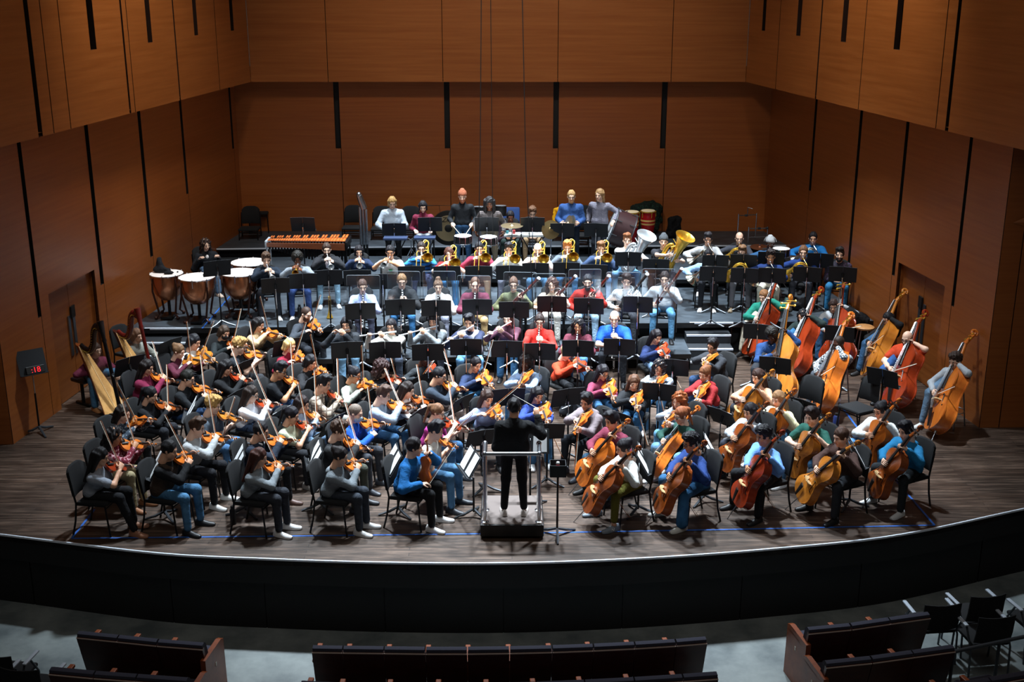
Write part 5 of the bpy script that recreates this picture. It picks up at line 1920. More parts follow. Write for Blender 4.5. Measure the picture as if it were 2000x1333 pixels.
hn|1504,476|-12|m|M|none,17140f|k|w:2f5a86|c:23252b|1b1b1d||tone='s',ex='ce',cap='a8aaac'|pale grey cap and headphones
hn|1588,466|-14|m|M|sh,17141a|l|h:1c6fb4|c:23252b|1b1b1d||tone='s',w=1.15|bright azure hoodie in the back row by the wall
timp|402,478|28|f|M|wv,2c1d18|p|j:17191e|j:4f6a88|c9b4a4||inner='e6e2e2'|black bomber jacket over white, behind the kettledrums
tri|766,396|6|m|T|bo,b08a56|p|j:b4c0cc|c:17181c|1b1b1d||_=0,hz=1.36|fair fringe and pale grey quarter zip, standing at the back
sit|826,404|4|f|B|bo,17151a|p|k:6e2238|c:8a9098|1b1b1d||hz=1.16|black bob and wine-red turtleneck at the back wall
snare|903,384|0|m|T|none,8a4a2c|p|k:1d2024|j:2b557e|1b1b1d||ex='cd',cap='9a5a40',bc='9c5a38'|terracotta knit cap and black sweater
snare2|956,398|0|m|T|dr,1e1a1b|d|b:2a2728/check:6e6462|c:8f8672|1b1b1d||hz=1.5|long dreadlocks and dark patterned shirt
lean|997,424|2|m|T|sh,17141a|d|j:3a2a34|c:1c2a28|1b1b1d||inner='e8e8e8',hz=1.02|plum jacket over a white shirt, bent behind the cymbal
lean|1040,416|0|m|T|cu,6a4a34|p|j:1f2022|c:8a7458|1b1b1d||ex='g',hz=1.08|brown curls and glasses behind the white glockenspiel
crash|1116,384|-2|m|T|sh,a88658|p|b:2c4a7c|c:16202e|1b1b1d||ex='gd',bc='a87a4c',w=1.15|short blond hair, glasses and denim-blue shirt
drum|1171,381|-18|m|T|sg,9a7850|p|b:5a5866/check:9a98a4|c:1c2028|1b1b1d||_=0|shoulder-length fair hair and grey checked shirt
harp|187,684|56|f|0|bo,3a2a22|p|w:5e2034|j:3f6c8c|b07a4a|0|hz=0.95,spread=0.36|maroon sweater and flared jeans behind the dark harp
harp|268,656|56|f|0|bo,6a4a34|p|w:8a8c84|c:1d1e22|1b1b1d|1|hz=0.97|grey cardigan, mostly hidden by the red-brown harp
cond|1004,796|180|m|P|sh,121116|l|j:111215|c:111216|b8b0aa|1028,792;996,768|hz=1.47|black suit with back turned, on the podium
'''
LEV = {'0': 0.0, 'L': ZL, 'M': ZM, 'T': ZT, 'B': ZB, 'P': 0.2}
ACT = {'vn': 'playing violin', 'va': 'playing viola', 'vc': 'playing cello', 'cb': 'playing double bass', 'fl': 'playing flute', 'ob': 'playing oboe', 'cl': 'playing clarinet', 'bs': 'playing bassoon', 'tp': 'playing trumpet', 'tb': 'playing trombone', 'tu': 'playing tuba', 'hn': 'playing horn'}
INSTN = {'vn': 'violin', 'va': 'viola', 'vc': 'cello', 'cb': 'double bass'}
TN = {'o': 'orange-brown', 'r': 'red-brown', 'y': 'golden', 'b': 'dark brown'}


ALLWHO = [r.split('|')[12] for r in PEOPLE.strip().split('\n')]
WORDCAP = 16


def of(prefix, who, tail=''):
    """prefix + who (+ tail), shortened only where what is left still names one person"""
    c = [who]
    for sep in (', ', ' and ', ' behind ', ' at ', ' by ', ' in ', ' before ', ' beside ', ' with '):
        for b in list(c):
            if sep in b:
                x, y = b.split(sep, 1)
                c += [x] + ([y] if sep in (', ', ' and ') else [])
    best = None
    for b in c:
        t = (prefix + ' ' + b + ' ' + tail).strip().rstrip(',')
        if len(t.split()) <= WORDCAP and (b == who or sum(b in w for w in ALLWHO) == 1):
            if best is None or len(t) > len(best):
                best = t
    return best or (prefix + ' ' + who)


def px(s):
    return tuple(float(v) for v in s.split(',')) if s else None


def parse(row, i):
    f = row.split('|')
    p = dict(kind=f[0], px=px(f[1]), az=float(f[2]), sex=f[3], z0=LEV[f[4]], skin=f[6], shoe=f[9], who=f[12], seed=i * 0.7, lev=f[4])
    p['hair'], p['hc'] = f[5].split(',')
    st, c = f[7].split(':', 1)
    p['top'] = st
    c, _, pat = c.partition('/')
    p['tmat'] = cloth(c, pat)
    st, c = f[8].split(':')
    p['pmat'] = denim(c) if st == 'j' else cloth(c)
    if st == 'j' and p['sex'] == 'f':
        p['flare'] = 0.012
    p['ip'] = [px(s) for s in f[10].split(';')] if ',' in f[10] else [f[10]]
    p.update(eval('dict(%s)' % f[11]))
    p['pose'] = {'cb': 'perch'}.get(f[0], 'stand' if f[0] in ('tri', 'snare', 'snare2', 'crash', 'drum', 'cond') else 'sit')
    return p


def mat3(x, y, z, o):
    return Matrix(((x.x, y.x, z.x, o.x), (x.y, y.y, z.y, o.y), (x.z, y.z, z.z, o.z), (0, 0, 0, 1)))


def play_fiddle(p, A):
    H, fwd, left = A['H'], A['fwd'], A['left']
    k = 'va' if p['kind'] == 'va' else 'vn'
    Lb, nk, hd = (0.356, 0.132, 0.112) if k == 'vn' else (0.41, 0.15, 0.125)
    who = p['who']
    n_in, word = INSTN[k], TN[p['tone']]
    tail = H + left * 0.055 + fwd * 0.045 - UP * 0.135
    scr = ray_sphere(p['ip'][0][0], p['ip'][0][1], tail, Lb + nk + hd, fwd * 0.7 + left * 0.5 - UP * 0.15)
    a = (scr - tail).normalized()
    n = (UP - a * UP.dot(a)).normalized()
    Y = n.cross(a)
    th = R(36)
    n = n * math.cos(th) - Y * math.sin(th)
    Y = n.cross(a)
    place(fiddle(k, p['tone']), frame(tail, a, n), of('%s %s held by person with' % (word, n_in), who), n_in, 'violins and violas being played')
    G = tail + a * (Lb + nk * 0.7) - n * 0.022
    arms = {'L': (G, n * 0.7 - Y * 0.7, -UP * 0.9 + left * 0.15 + fwd * 0.1, 1.0, -a * 0.5 - Y)}
    C = tail + a * (Lb * 0.52) + n * 0.062
    tip = p['ip'][1] if len(p['ip']) > 1 else None
    tv = None
    if tip:
        o, d = Vector((0, 0, EYE)), pray(*tip).normalized()
        den = d.dot(a)
        if abs(den) > 0.12:
            q = o + d * ((C - o).dot(a) / den)
            if (q - C).length < 1.1:
                tv = q - C
        if tv is None:
            tv = ray_sphere(tip[0], tip[1], C, 0.5, UP + n) - C
            tv = tv - a * tv.dot(a) * 0.7
        if tv.dot(n) < -0.3 * tv.length:
            tv = tv - n * (tv.dot(n) + 0.2 * tv.length)
    if tv is None:
        tv = (Y * 0.8 + n * 0.5) * 0.54
    s = min(max(tv.length, 0.2), 0.62)
    td = tv.normalized()
    off = 0.70 - s
    while off > 0.06 and (C - td * off - A['SR']).length > 0.60:
        off -= 0.03
    fr = C - td * off
    if k == 'va' and not tip:
        fr = tail + a * (Lb * 0.62) + n * 0.035 - Y * 0.03
        td = (-UP * 0.8 + left * 0.35 + fwd * 0.4).normalized()
    place(BOW, frame(fr, td, n), of('violin bow in the hand of person with' if k == 'vn' else 'viola bow in the hand of person with', who), 'bow', 'bows of the violins and violas')
    arms['R'] = (fr + td * 0.04, -n, -UP * 0.45 - left * 0.9 - fwd * 0.1, 0.9, td)
    p['head'] = (14, 19, -9)
    return arms


def play_big(p, A):
    H, fwd, left, Sc = A['H'], A['fwd'], A['left'], A['Sc']
    cel = p['kind'] == 'vc'
    Lb, nk, hd = (0.755, 0.28, 0.2) if cel else (1.10, 0.42, 0.29)
    zb = p['z0'] + (0.27 if cel else 0.17)
    B = atz(*p['ip'][1], zb)
    D = Lb + nk + hd * 0.9
    # keep the body in front of the player
    ctr = A['base'] + fwd * (0.62 if cel else 0.5)
    dv = Vector((B.x - ctr.x, B.y - ctr.y, 0))
    if dv.length > 0.34:
        B = B - dv.normalized() * (dv.length - 0.34)
    scr = ray_sphere(*p['ip'][0], B, D, (H + left * 0.16 - UP * 0.02 - B))
    tgt = H + left * 0.15 + UP * (0.10 if cel else 0.30) + fwd * (0.02 if cel else 0.05)
    if (scr - tgt).length > 0.33:
        scr = tgt + (scr - tgt).normalized() * 0.33
    a = (scr - B).normalized()
    mid = B + a * (Lb * 0.6)
    n = (mid - (Sc + A['hip']) * 0.5)
    n = n / n.length * 0.5 + fwd * 0.7 - left * (0.6 if cel else 0.75)
    n = (n - a * n.dot(a)).normalized()
    # keep the neck within reach of the left hand
    SLh = A['SL'] + UP * 0.1
    tt = max(Lb + nk * 0.12, min(Lb + nk * 0.75, (SLh - B).dot(a)))
    gap = (B + a * tt - A['SL'])
    if gap.length > 0.47:
        sh_ = gap * (1 - 0.47 / gap.length)
        B = B - Vector((sh_.x, sh_.y, 0))
    nm = 'cello' if cel else 'double_bass'
    place(fiddle(p['kind'], p['tone']), frame(B + n * (0.02 if cel else 0.05), a, n), of('%s %s played by person with' % (TN[p['tone']], INSTN[p['kind']]), p['who']), INSTN[p['kind']], 'cellos' if cel else 'double basses')
    G = B + a * tt + n * (0.03 if cel else 0.08)
    rd = n.cross(a)
    rd = rd if rd.dot(left) < 0 else -rd
    arms = {'L': (G, -left * 0.5 + n * 0.3 - UP * 0.3, left * 0.7 - UP * 0.6, 0.9, UP)}
    ar = False and (cel and p['px'][0] in (1218, 1465)) or (not cel and p['px'][0] > 1600)
    pc = B + a * (Lb * (0.70 if cel else 0.66)) + n * (0.10 if cel else 0.12) + rd * 0.03
    if (pc - A['SR']).length > 0.62:
        pc = A['SR'] + (pc - A['SR']).normalized() * 0.62
    bd = (-UP * 0.75 - fwd * 0.45 + left * 0.2).normalized() if cel else (-a * 0.93 + n * 0.10 - rd * 0.22).normalized()
    if ar:
        C = B + a * (Lb * 0.54) + n * 0.14
        pc = C + rd * 0.16
        if (pc - A['SR']).length > 0.64:
            pc = A['SR'] + (pc - A['SR']).normalized() * 0.64
        bd = (C - pc).normalized()
    place(CBOW if cel else BBOW, frame(pc, bd, n), of('%s bow in hand of person with' % INSTN[p['kind']], p['who']), 'bow', 'bows of the cellos and basses')
    arms['R'] = (pc + bd * 0.02, -n, -left * 0.9 - UP * 0.5, 0.8, bd)
    p['head'] = (-8, 16, 4)
    p['spread'] = 0.26
    return arms


def play_flute(p, A):
    M = A['mouth'] + A['fwd'] * 0.012
    left, fwd = A['left'], A['fwd']
    pic = p.get('pic')
    e = ray_sphere(*p['ip'][0], M, 0.30 if pic else 0.58, -left + fwd * 0.3)
    d = (e - M).normalized()
    Mx = frame(M, d, UP)
    if pic:
        Mx = Mx @ Matrix.Scale(0.52, 4)
    place(FLUTE, Mx, of('%s flute at the lips of person with' % ('short' if pic else 'silver'), p['who']), 'flute', 'flutes')
    k = 0.52 if pic else 1
    p['head'] = (-14, 8, 4)
    return {'L': (M + d * 0.19 * k + fwd * 0.02, -fwd - UP * 0.2, fwd * 0.5 - UP * 0.8 + left * 0.4, 0.9, d), 'R': (M + d * 0.40 * k + fwd * 0.01, fwd * 0.6 - UP * 0.2, -left * 0.7 - UP * 0.7, 0.8, UP)}


def play_reed(p, A):
    M = A['mouth'] + A['fwd'] * 0.005
    left, fwd = A['left'], A['fwd']
    ob = p['kind'] == 'ob'
    d = (fwd * (0.62 if ob else 0.5) - UP * 0.8 + left * random.uniform(-0.08, 0.05)).normalized()
    L = 0.62 if ob else 0.66
    place(OBOE if ob else CLAR, frame(M, d, fwd + UP * 0.5), of('black %s at the lips of person with' % ('oboe' if ob else 'clarinet'), p['who']), 'oboe' if ob else 'clarinet', 'oboes and clarinets')
    p['head'] = (0, 12, 0)
    return {'L': (M + d * (L * 0.34) + fwd * 0.02 + left * 0.005, -left * 0.5 - fwd * 0.6, left * 0.8 - UP * 0.8, 1.0, -UP * 0.3 - fwd), 'R': (M + d * (L * 0.62) + fwd * 0.02 - left * 0.005, left * 0.5 - fwd * 0.6, -left * 0.8 - UP * 0.8, 1.0, -UP * 0.3 - fwd)}


def play_bassoon(p, A):
    left, fwd, hip = A['left'], A['fwd'], A['hip']
    boot = Vector((hip.x, hip.y, p['z0'] + 0.40)) - left * 0.26 + fwd * 0.14
    bell = ray_sphere(*p['ip'][0], boot, 1.33, UP + left * 0.6 + fwd * 0.25)
    want = A['H'] + left * 0.36 + UP * 0.16 + fwd * 0.22
    if (bell - want).length > 0.35:
        bell = want + (bell - want).normalized() * 0.35
    a = (bell - boot).normalized()
    k = (A['mouth'] - boot).dot(a)
    z = A['mouth'] - (boot + a * k)
    bo = place(BSN[p['tone']], frame(boot, a, z), of('%s bassoon across person with' % ('black' if p['tone'] == 'k' else 'red-brown'), p['who']), 'bassoon', 'bassoons')
    Mi = frame(boot, a, z).inverted()
    s0 = frame(boot, a, z) @ Vector((0.85, -0.025, 0))
    m = MB()
    m.tube([Mi @ q for q in spline([s0, s0 + a * 0.05, s0.lerp(A['mouth'], 0.5) + a * 0.07, A['mouth'] + fwd * 0.03 - UP * 0.005, A['mouth']], 12)], [0.006] * 6 + [0.004] * 6, 6)
    m.build('bocal', SILVER, bo)
    p['head'] = (0, 8, 0)
    return {'L': (boot + a * 0.74 + fwd * 0.0, -left * 0.6 - fwd * 0.4, left * 0.7 - UP * 0.8, 1.0, UP), 'R': (boot + a * 0.30 + fwd * 0.02 - left * 0.01, left * 0.7, -left * 0.6 - fwd * 0.5 - UP * 0.4, 0.9, UP)}


def play_trumpet(p, A):
    M = A['mouth'] + A['fwd'] * 0.008
    left, fwd = A['left'], A['fwd']
    e = ray_sphere(*p['ip'][0], M, 0.5, fwd)
    d = (e - M).normalized()
    d = (d + fwd * 0.25).normalized()
    place(TPT[p['tone']], frame(M, d, UP), of('%s trumpet at lips of person with' % ('silver' if p['tone'] == 's' else 'brass'), p['who']), 'trumpet', 'trumpets')
    p['head'] = (0, 8, 0)
    return {'L': (M + d * 0.22 - UP * 0.03 + left * 0.02, -left, left * 0.8 - UP * 0.6, 1.0, UP), 'R': (M + d * 0.24 + UP * 0.02 - left * 0.025, left, -left * 0.8 - UP * 0.6, 0.8, -UP * 0.2 + d * -1)}


def play_trombone(p, A):
    M = A['mouth'] + A['fwd'] * 0.008
    left, fwd = A['left'], A['fwd']
    d = (fwd - UP * 0.32 - left * 0.04).normalized()
    place(TBN, frame(M, d, UP), of('brass trombone played by person with', p['who']), 'trombone', 'trombones')
    p['head'] = (0, 6, 0)
    return {'L': (M + d * 0.08 + left * 0.03 - UP * 0.02, -left * 0.8, left * 0.7 - UP * 0.7, 1.0, UP), 'R': (M + d * 0.20 - left * 0.045, left * 0.5, -left * 0.8 - UP * 0.6, 1.0, UP)}


def play_tuba(p, A):
    left, fwd, hip = A['left'], A['fwd'], A['hip']
    o = Vector((hip.x, hip.y, p['z0'] + 0.56)) + fwd * 0.34 + left * 0.0
    e = ray_sphere(*p['ip'][0], o, 0.94, UP + left * 0.3)
    z = (e - o).normalized()
    z = (z * 0.8 + UP * 0.3 + left * 0.2).normalized()
    x = (fwd - z * fwd.dot(z)).normalized()
    y = z.cross(x)
    place(TUBA[p['tone']], mat3(x, y, z, o), of('%s tuba on lap of person with' % ('silver' if p['tone'] == 's' else 'brass'), p['who']), 'tuba', 'tubas')
    p['head'] = (0, 0, 0)
    p['spread'] = 0.22
    return {'L': (o + z * 0.32 + left * 0.14 + fwd * 0.05, -left, left * 0.8 - UP * 0.6, 0.8, UP), 'R': (o + z * 0.50 + x * 0.13 - y * 0.06, -fwd, -left * 0.9 - UP * 0.3, 0.8, left)}


def play_horn(p, A):
    left, fwd = A['left'], A['fwd']
    M = A['mouth'] + fwd * 0.008
    place(HORN[p['tone']], mat3(fwd, left, UP, M), of('%s french horn of person with' % ('silver' if p['tone'] == 's' else 'brass'), p['who']), 'horn', 'french horns')
    p['head'] = (0, 6, 0)
    c = M + fwd * 0.26 - left * 0.03 - UP * 0.20
    return {'L': (c + left * 0.10 + fwd * 0.04, -left, left * 0.8 - UP * 0.6, 1.0, UP), 'R': (c - left * 0.20 - fwd * 0.08 - UP * 0.13, left, -left * 0.8 - fwd * 0.3, 0.5, UP)}


def play_lap(p, A):
    """violin upright on the knee, bow in the right hand"""
    left, fwd, hip = A['left'], A['fwd'], A['hip']
    o = hip + fwd * 0.30 + left * 0.02 + UP * 0.10
    a = (UP + fwd * 0.06).normalized()
    place(fiddle('vn', 'o'), frame(o, a, fwd * 0.4 + left * 0.9), 'orange-brown violin upright on the knee of person in blue fleece', 'violin', 'violins and violas being played')
    G = o + a * 0.40
    rh = hip + fwd * 0.36 - left * 0.16 + UP * 0.10
    td = (ray_sphere(*p['ip'][1], rh, 0.72, UP + fwd) - rh).normalized()
    place(BOW, frame(rh, td, UP), 'bow in the lowered hand of person in blue fleece', 'bow', 'bows of the violins and violas')
    p['head'] = (20, 10, 0)
    return {'L': (G, -left, left * 0.7 - UP * 0.7, 1.0, UP), 'R': (rh + td * 0.03, -UP, -left * 0.7 - fwd * 0.4 - UP * 0.4, 0.9, td)}


def at_rest(p, A):
    left, fwd, hip = A['left'], A['fwd'], A['hip']
    k = p['kind']
    if k == 'rest':
        return {s: (hip + fwd * 0.40 + left * (0.05 * q) + UP * 0.10, -UP, left * (0.35 * q) - fwd * 0.5 - UP * 0.8, 0.5, left * -q) for s, q in (('L', 1), ('R', -1))}
    if k == 'lean':
        p['head'] = (0, 18, 0)
        return {s: (hip + fwd * 0.42 + left * (0.07 * q) + UP * 0.06, -UP, left * (0.35 * q) - fwd * 0.5 - UP * 0.8, 0.6, left * -q) for s, q in (('L', 1), ('R', -1))}
    if k == 'timp':
        p['head'] = (10, 14, 0)
        return {s: (hip + fwd * 0.38 + left * (0.16 * q) + UP * 0.28, -UP, left * (0.35 * q) - fwd * 0.5 - UP * 0.8, 0.9, left * -q) for s, q in (('L', 1), ('R', -1))}
    if k in ('snare', 'snare2'):
        p['head'] = (0, 12, 0)
        z = p['z0'] + 0.98
        r = {s: (Vector((A['Sc'].x, A['Sc'].y, z)) + fwd * 0.30 + left * (0.20 * q), -UP, left * (0.4 * q) - fwd * 0.5 - UP * 0.7, 1.1, left * -q) for s, q in (('L', 1), ('R', -1))}
        if k == 'snare2':
            r = {s: (Vector((A['Sc'].x, A['Sc'].y, z - 0.12)) + fwd * 0.14 + left * (0.25 * q), -left * q, left * (0.4 * q) - fwd * 0.5 - UP * 0.7, 0.7, fwd) for s, q in (('L', 1), ('R', -1))}
        return r
    if k == 'crash':
        p['head'] = (0, 10, 0)
        z = p['z0'] + 1.02
        return {s: (Vector((A['Sc'].x, A['Sc'].y, z)) + fwd * 0.30 + left * (0.13 * q - 0.03), -left * q * 0.9, left * (0.4 * q) - fwd * 0.5 - UP * 0.7, 1.2, UP) for s, q in (('L', 1), ('R', -1))}
    if k == 'drum':
        p['head'] = (-12, 6, 0)
        Sc = A['Sc']
        return {'L': (Vector((Sc.x, Sc.y, p['z0'] + 0.98)) + fwd * 0.22 + left * 0.34, -UP, left * 0.6 - fwd * 0.5, 0.5, fwd), 'R': (Vector((Sc.x, Sc.y, p['z0'] + 0.86)) - fwd * 0.04 - left * 0.24, left, -fwd * 0.8 - left * 0.3, 0.5, fwd)}
    if k == 'tri':
        p['head'] = (4, 22, 0)
        Sc = A['Sc']
        return {'L': (Sc - UP * 0.33 + fwd * 0.32 + left * 0.02, -UP, left * 0.8 - fwd * 0.4 - UP * 0.3, 1.1, -left), 'R': (Sc - UP * 0.38 + fwd * 0.30 - left * 0.12, -UP, -left * 0.8 - fwd * 0.4 - UP * 0.3, 1.0, left)}
    if k == 'sit':
        p['head'] = (0, 20, 0)
        return {s: (hip + fwd * 0.34 + left * (0.16 * q) + UP * 0.12, -UP, left * (0.35 * q) - fwd * 0.5 - UP * 0.8, 0.6, left * -q) for s, q in (('L', 1), ('R', -1))}
    if k == 'harp':
        p['head'] = (0, 10, 0)
        if p['ip'][0] == '0':
            return {'R': (hip + fwd * 0.34 - left * 0.14 + UP * 0.08, -UP, -left * 0.8 - fwd * 0.5, 0.5, left), 'L': (A['Sc'] + fwd * 0.44 + left * 0.10 - UP * 0.2, -left, left * 0.7 - UP * 0.6, 0.8, UP)}
        return {s: (A['Sc'] + fwd * 0.40 + left * (0.1 * q) - UP * 0.22, -left * q, left * (0.7 * q) - UP * 0.6, 0.8, UP) for s, q in (('L', 1), ('R', -1))}
    if k == 'cond':
        Sc = A['Sc']
        h = ray_sphere(*p['ip'][0], A['SR'], 0.46, fwd)
        h = Sc - left * 0.30 + fwd * 0.30 + UP * 0.10
        return {'R': (h, -UP * 0.6 - left * 0.2, -UP * 0.9 - left * 0.5, 1.0, fwd + left), 'L': (Sc + left * 0.19 + fwd * 0.26 - UP * 0.42, -left, -fwd * 0.8 + left * 0.15 - UP * 0.6, 0.6, fwd)}


PLAY = {'vn': play_fiddle, 'va': play_fiddle, 'vc': play_big, 'cb': play_big, 'fl': play_flute, 'ob': play_reed, 'cl': play_reed, 'bs': play_bassoon, 'tp': play_trumpet, 'tb': play_trombone, 'tu': play_tuba, 'hn': play_horn, 'lap': play_lap}
GRP = {'vn': 'violinists', 'lap': 'violinists', 'va': 'violists', 'vc': 'cellists', 'cb': 'bassists', 'fl': 'flutists', 'ob': 'oboists', 'cl': 'clarinettists', 'bs': 'bassoonists', 'tp': 'trumpeters', 'tb': 'trombonists', 'tu': 'tubists', 'hn': 'hornists', 'rest': 'hornists'}
PEOPLE_DONE = []
for i, row in enumerate(PEOPLE.strip().split('\n')):
    p = parse(row, i)
    A = anchors(p)
    arms = PLAY.get(p['kind'], at_rest)(p, A)
    o = make_person(p, A, arms)
    act = ACT.get(p['kind'], '')
    lb = 'person with %s %s' % (p['who'], act)
    if len(lb.split()) > 16:
        lb = 'person with ' + p['who']
    tag(o, lb.strip(), 'person', GRP.get(p['kind'], 'percussionists' if p['kind'] not in ('cond', 'harp') else None))
    PEOPLE_DONE.append((p, A, o))
    fz = A['fwd']
    rz = math.atan2(fz.y, fz.x)
    if p['pose'] == 'sit' and p['kind'] != 'harp':
        c = A['base'] + fz * 0.07
        place(CHAIR, Matrix.Translation(c) @ Matrix.Rotation(rz, 4, 'Z'), of('black chair under person with', p['who']), 'chair', 'black orchestra chairs')
    if p['pose'] == 'perch':
        c = A['base']
        place(STOOL, Matrix.Translation(c) @ Matrix.Rotation(rz, 4, 'Z'), of('stool under person with', p['who']), 'stool', 'stools of the bass players')
# ================================================================ STANDS, SHEETS, SHIELDS
def azv(a):
    return Vector((math.sin(R(a)), -math.cos(R(a)), 0))


SHEETM = PAPER


def sheet(M, label, w=0.44):
    m = MB()
    for s in (-1, 1):
        ys = np.linspace(0.004, w / 2, 5)
        r0 = [M @ Vector((0.008 + 0.006 * math.sin(3.0 * (y / (w / 2))), s * y, -0.145)) for y in ys]
        r1 = [M @ Vector((0.008 + 0.004 * math.sin(3.0 * (y / (w / 2))), s * y, 0.15)) for y in ys]
        m.loft([r0, r1, [v - M.to_3x3() @ Vector((0.002, 0, 0)) for v in r1], [v - M.to_3x3() @ Vector((0.002, 0, 0)) for v in r0]], caps=False, closed=False)
    o = m.build('sheet_music', SHEETM, smooth=False)
    tag(o, label, 'sheet music', 'sheet music on the stands')


# desk px | azimuth of the player it serves | level | n normal, l low and flat, h high | s = pages in view
STANDS = '''538,558|12|M|n|s 592,549|10|M|n| 642,542|8|M|n| 698,542|6|M|n| 748,550|4|M|n| 804,534|4|M|n| 873,534|3|M|n| 935,534|2|M|n| 995,533|0|M|n| 1046,528|-1|M|n| 1106,527|-2|M|n| 1160,531|-4|M|n| 1227,506|-4|M|n| 1281,520|-6|M|n|
704,608|8|M|n| 782,600|6|M|n| 852,602|3|M|n| 932,600|2|M|n| 1004,605|-2|M|n| 1078,594|-4|M|n| 1150,598|-6|M|n| 1246,595|-9|M|n|s
1393,535|-6|M|n| 1454,538|-10|M|n| 1508,538|-12|M|n| 1576,536|-14|M|n| 1646,536|-16|M|n| 1397,512|-6|M|n| 1452,511|-10|M|n| 1506,506|-12|M|n|s 1602,509|-14|M|n|
678,684|10|L|n| 752,684|6|L|n| 836,688|4|L|n| 910,678|2|L|n| 990,682|-2|L|n| 1054,687|-4|L|n| 1129,681|-6|L|n| 1210,678|-8|L|n|s
1314,718|-12|0|n|s 1288,766|-16|0|n| 1108,776|20|0|n| 992,776|10|0|n| 1068,843|5|0|l| 945,855|20|0|l| 918,902|108|0|l|s
466,898|104|0|l|s 616,890|104|0|l|s 768,898|104|0|l|s 306,906|102|0|l|s 374,800|100|0|l|s 456,780|66|0|l| 544,816|64|0|l|s 646,832|64|0|l| 810,818|62|0|l| 900,790|55|0|l| 822,746|50|0|l| 616,748|55|0|l| 560,678|35|0|n| 330,680|60|0|n| 252,714|48|0|n| 730,770|62|0|l| 470,722|62|0|l|
1256,896|-98|0|l|s 1386,876|-98|0|l|s 1210,820|-40|0|l| 1412,816|-52|0|l|s 1674,884|-96|0|l|s 1570,796|-46|0|l| 1480,648|-16|0|n| 1514,714|-20|0|n| 1640,652|-24|0|n| 1724,738|-40|0|n|s
592,442|0|T|h| 770,454|4|T|n| 840,440|2|T|h| 951,441|0|T|h|s 1040,440|0|T|h|s 1098,454|-2|T|n|s 1164,458|-10|T|n|s 424,524|24|M|h| 1036,862|180|0|n|s'''
taken = set()
for it in STANDS.replace('\n', ' ').split(' '):
    if not it:
        continue
    f = it.split('|')
    x, y = px(f[0])
    f1 = azv(float(f[1]))
    st = {'n': STAND, 'l': STANDLOW, 'h': STANDHI}[f[3]]
    h = {'n': 0.98, 'l': 0.80, 'h': 1.10}[f[3]]
    tl = {'n': 22, 'l': 30, 'h': 20}[f[3]]
    z0 = LEV[f[2]]
    c = atz(x, y, z0 + h)
    if f[2] == 'T' and c.y < TY + 0.36:
        c = Vector((c.x * (TY + 0.36) / c.y, TY + 0.36, c.z))
    b = Vector((c.x, c.y, z0))
    n = -f1
    M = Matrix.Translation(b) @ Matrix.Rotation(math.atan2(n.y, n.x), 4, 'Z')
    best, who = 9e9, None
    for q, (p, A, o) in enumerate(PEOPLE_DONE):
        dv = A['base'] - b
        sc = dv.length + (0 if dv.dot(n) > 0 else 2) + (50 if q in taken else 0)
        if sc < best:
            best, who = sc, q
    taken.add(who)
    w = PEOPLE_DONE[who][0]['who']
    place(st, M, of('black music stand before person with', w), 'music stand', 'music stands')
    if len(f) > 4 and f[4] == 's':
        sheet(M @ Matrix.Translation((0, 0, h)) @ Matrix.Rotation(R(-tl), 4, 'Y'), of('open pages on the stand before person with', w))

ACRYL = bpy.data.materials.new('clear_acrylic')
ACRYL.use_nodes = True
nt = ACRYL.node_tree
nt.nodes.clear()
_o = nt.nodes.new('ShaderNodeOutputMaterial')
_m = nt.nodes.new('ShaderNodeMixShader')
_t = nt.nodes.new('ShaderNodeBsdfTransparent')
_g = nt.nodes.new('ShaderNodeBsdfGlossy')
_t.inputs[0].default_value = (0.93, 0.96, 0.98, 1)
_g.inputs['Roughness'].default_value = 0.12
_g.inputs[0].default_value = (0.9, 0.95, 1, 1)
_f = nt.nodes.new('ShaderNodeFresnel')
_f.inputs[0].default_value = 1.9
nt.links.new(_f.outputs[0], _m.inputs[0])
nt.links.new(_t.outputs[0], _m.inputs[1])
nt.links.new(_g.outputs[0], _m.inputs[2])
nt.links.new(_m.outputs[0], _o.inputs[0])


def make_shield():
    r = empty('sound_shield')
    m = MB()
    out = []
    for cx, cz, a0 in ((0.25, 0.22, 0), (-0.25, 0.22, 90), (-0.25, -0.22, 180), (0.25, -0.22, 270)):
        out += [(cx + 0.03 * math.cos(R(a0 + k * 30)), cz + 0.03 * math.sin(R(a0 + k * 30))) for k in range(4)]
    m.loft([[Vector((x, y, 1.22 + z)) for y, z in out] for x in (-0.003, 0.003)])
    m.build('panel', ACRYL, r, smooth=False)
    m = MB()
    m.tube([(0, y, 1.22 + z) for y, z in out + out[:1]], 0.0035, 5)
    m.build('panel_edge', plain('acrylic_edge', '6a747a', 0.4), r)
    m = MB()
    m.tube([(-0.02, 0, 0.04), (-0.02, 0, 1.02)], 0.012, 8)
    for a in (0, 120, 240):
        m.tube([(-0.02, 0, 0.12), (-0.02 + 0.24 * math.cos(R(a + 60)), 0.24 * math.sin(R(a + 60)), 0.012)], 0.01, 6)
    m.build('pole', BLACKM, r)
    return proto(r)


SHIELD = make_shield()
for x, y, w in ((710, 566, 708), (789, 558, 785), (858, 558, 856), (926, 567, 928), (1016, 560, 1003), (1072, 563, 1078), (1142, 554, 1148), (1216, 560, 1224), (1286, 553, 1298)):
    c = atz(x, y, ZM + 1.22)
    who = [q['who'] for q, _, _ in PEOPLE_DONE if q['px'][0] == w][0]
    place(SHIELD, Matrix.Translation((c.x, c.y, ZM)) @ Matrix.Rotation(R(90 + random.uniform(-4, 4)), 4, 'Z'), of('clear acrylic shield behind person with', who), 'sound shield', 'clear sound shields')

